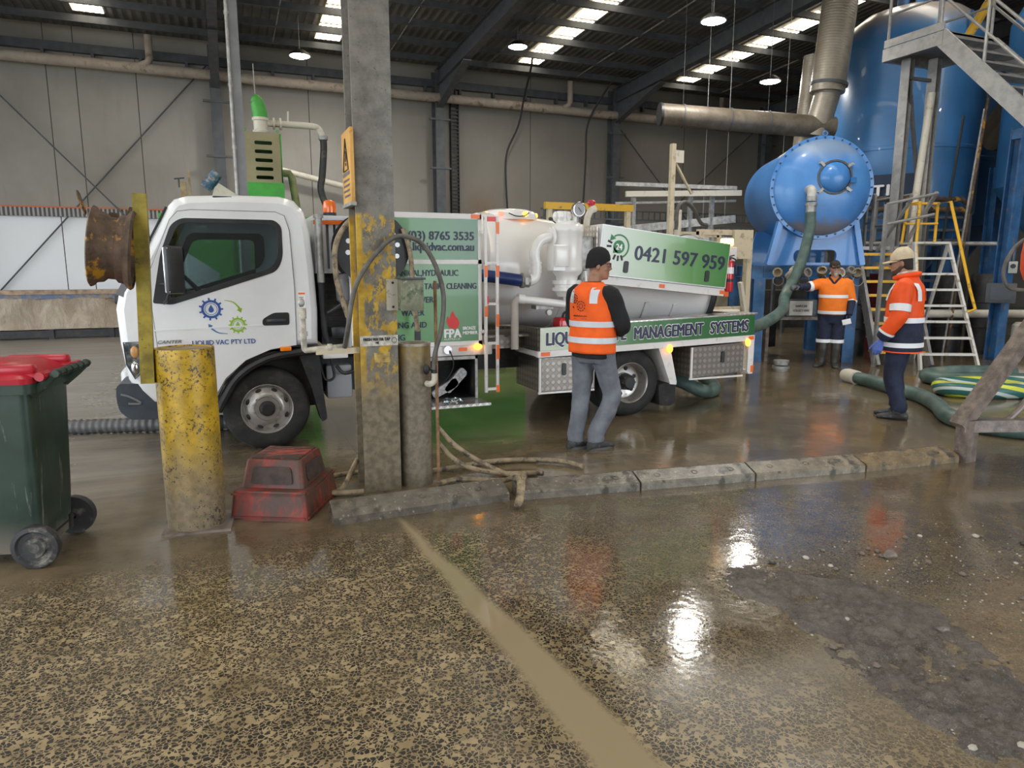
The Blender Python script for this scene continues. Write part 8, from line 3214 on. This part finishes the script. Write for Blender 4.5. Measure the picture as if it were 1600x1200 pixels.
rad = [.100, .095, .088, .078, .074]
for s in (1, -1):
    for a, b in ((.30, .42), (.88, 1.0)):
        local_part(limb_band(pa[s], rad, a, b, .010), 'sleeve_band', M['reflective_white'], jk, angle=80)
for s in (-1, 1):
    mb = MB()
    rows = []
    for sgn, zz in [(1, 1.28), (1, 1.34), (1, 1.39), (1, 1.43), (1, 1.46), (0, 1.482), (-1, 1.46), (-1, 1.43), (-1, 1.39), (-1, 1.34), (-1, 1.28)]:
        _, cx, cy, rx, ry = ring_at(TR, zz)
        row = []
        for xx in (.115, .170):
            q = min(xx, rx * .95)
            yy = cy + sgn * (ry + .014) * math.sqrt(max(.03, 1 - (q / (rx + .014)) ** 2))
            row.append(mb.bm.verts.new((s * q, yy, zz + (.008 if sgn == 0 else .004))))
        rows.append(row)
    for a, b in zip(rows, rows[1:]):
        mb.face([a[0], a[1], b[1], b[0]])
    local_part(mb, 'shoulder_band', M['reflective_white'], jk, angle=80)
mb = MB()
mb.tube([V(-.095, .02, 1.545), V(-.04, .11, 1.52), V(.04, .11, 1.52), V(.095, .02, 1.545), V(.06, -.09, 1.565), V(-.06, -.09, 1.565)], .026, 12, sub=4, closed=True)
local_part(mb, 'collar', M['hi_vis2'], jk)
mb = MB()
mb.tube([V(-.08, .02, 1.565), V(-.03, .085, 1.55), V(.03, .085, 1.55), V(.08, .02, 1.565), V(.05, -.06, 1.58), V(-.05, -.06, 1.58)], .024, 12, sub=4, closed=True)
local_part(mb, 'scarf', mk('striped_scarf', (.62, .52, .48), .9, vary=(30, .3)), jk)
mb = MB()
torso(mb, [(.74, 0, -.01, .175, .12), (.82, 0, -.01, .18, .135), (.92, 0, -.01, .18, .14)])
for a, b, c in ((hpR, knR, anR), (hpL, knL, anL)):
    mb.tube([a, (a + b) / 2, b, (b + c) / 2, c + V(0, 0, .05), V(c.x, c.y + .01, .10)], [.115, .105, .092, .085, .078, .076], 20, sub=4)
smooth_skin(local_part(mb, 'trousers', M['navy_cloth'], t), .011, 4, .03)
for c in (anR, anL):
    mb = MB()
    mb.tube([V(c.x, c.y - .01, .17), V(c.x, c.y, .07)], [.062, .062], 16)
    shoe(mb, c, (.0, 1, 0), .31, .054, .11)
    smooth_skin(local_part(mb, 'work_boot', M['dark_shoe'], t), .008, 2)
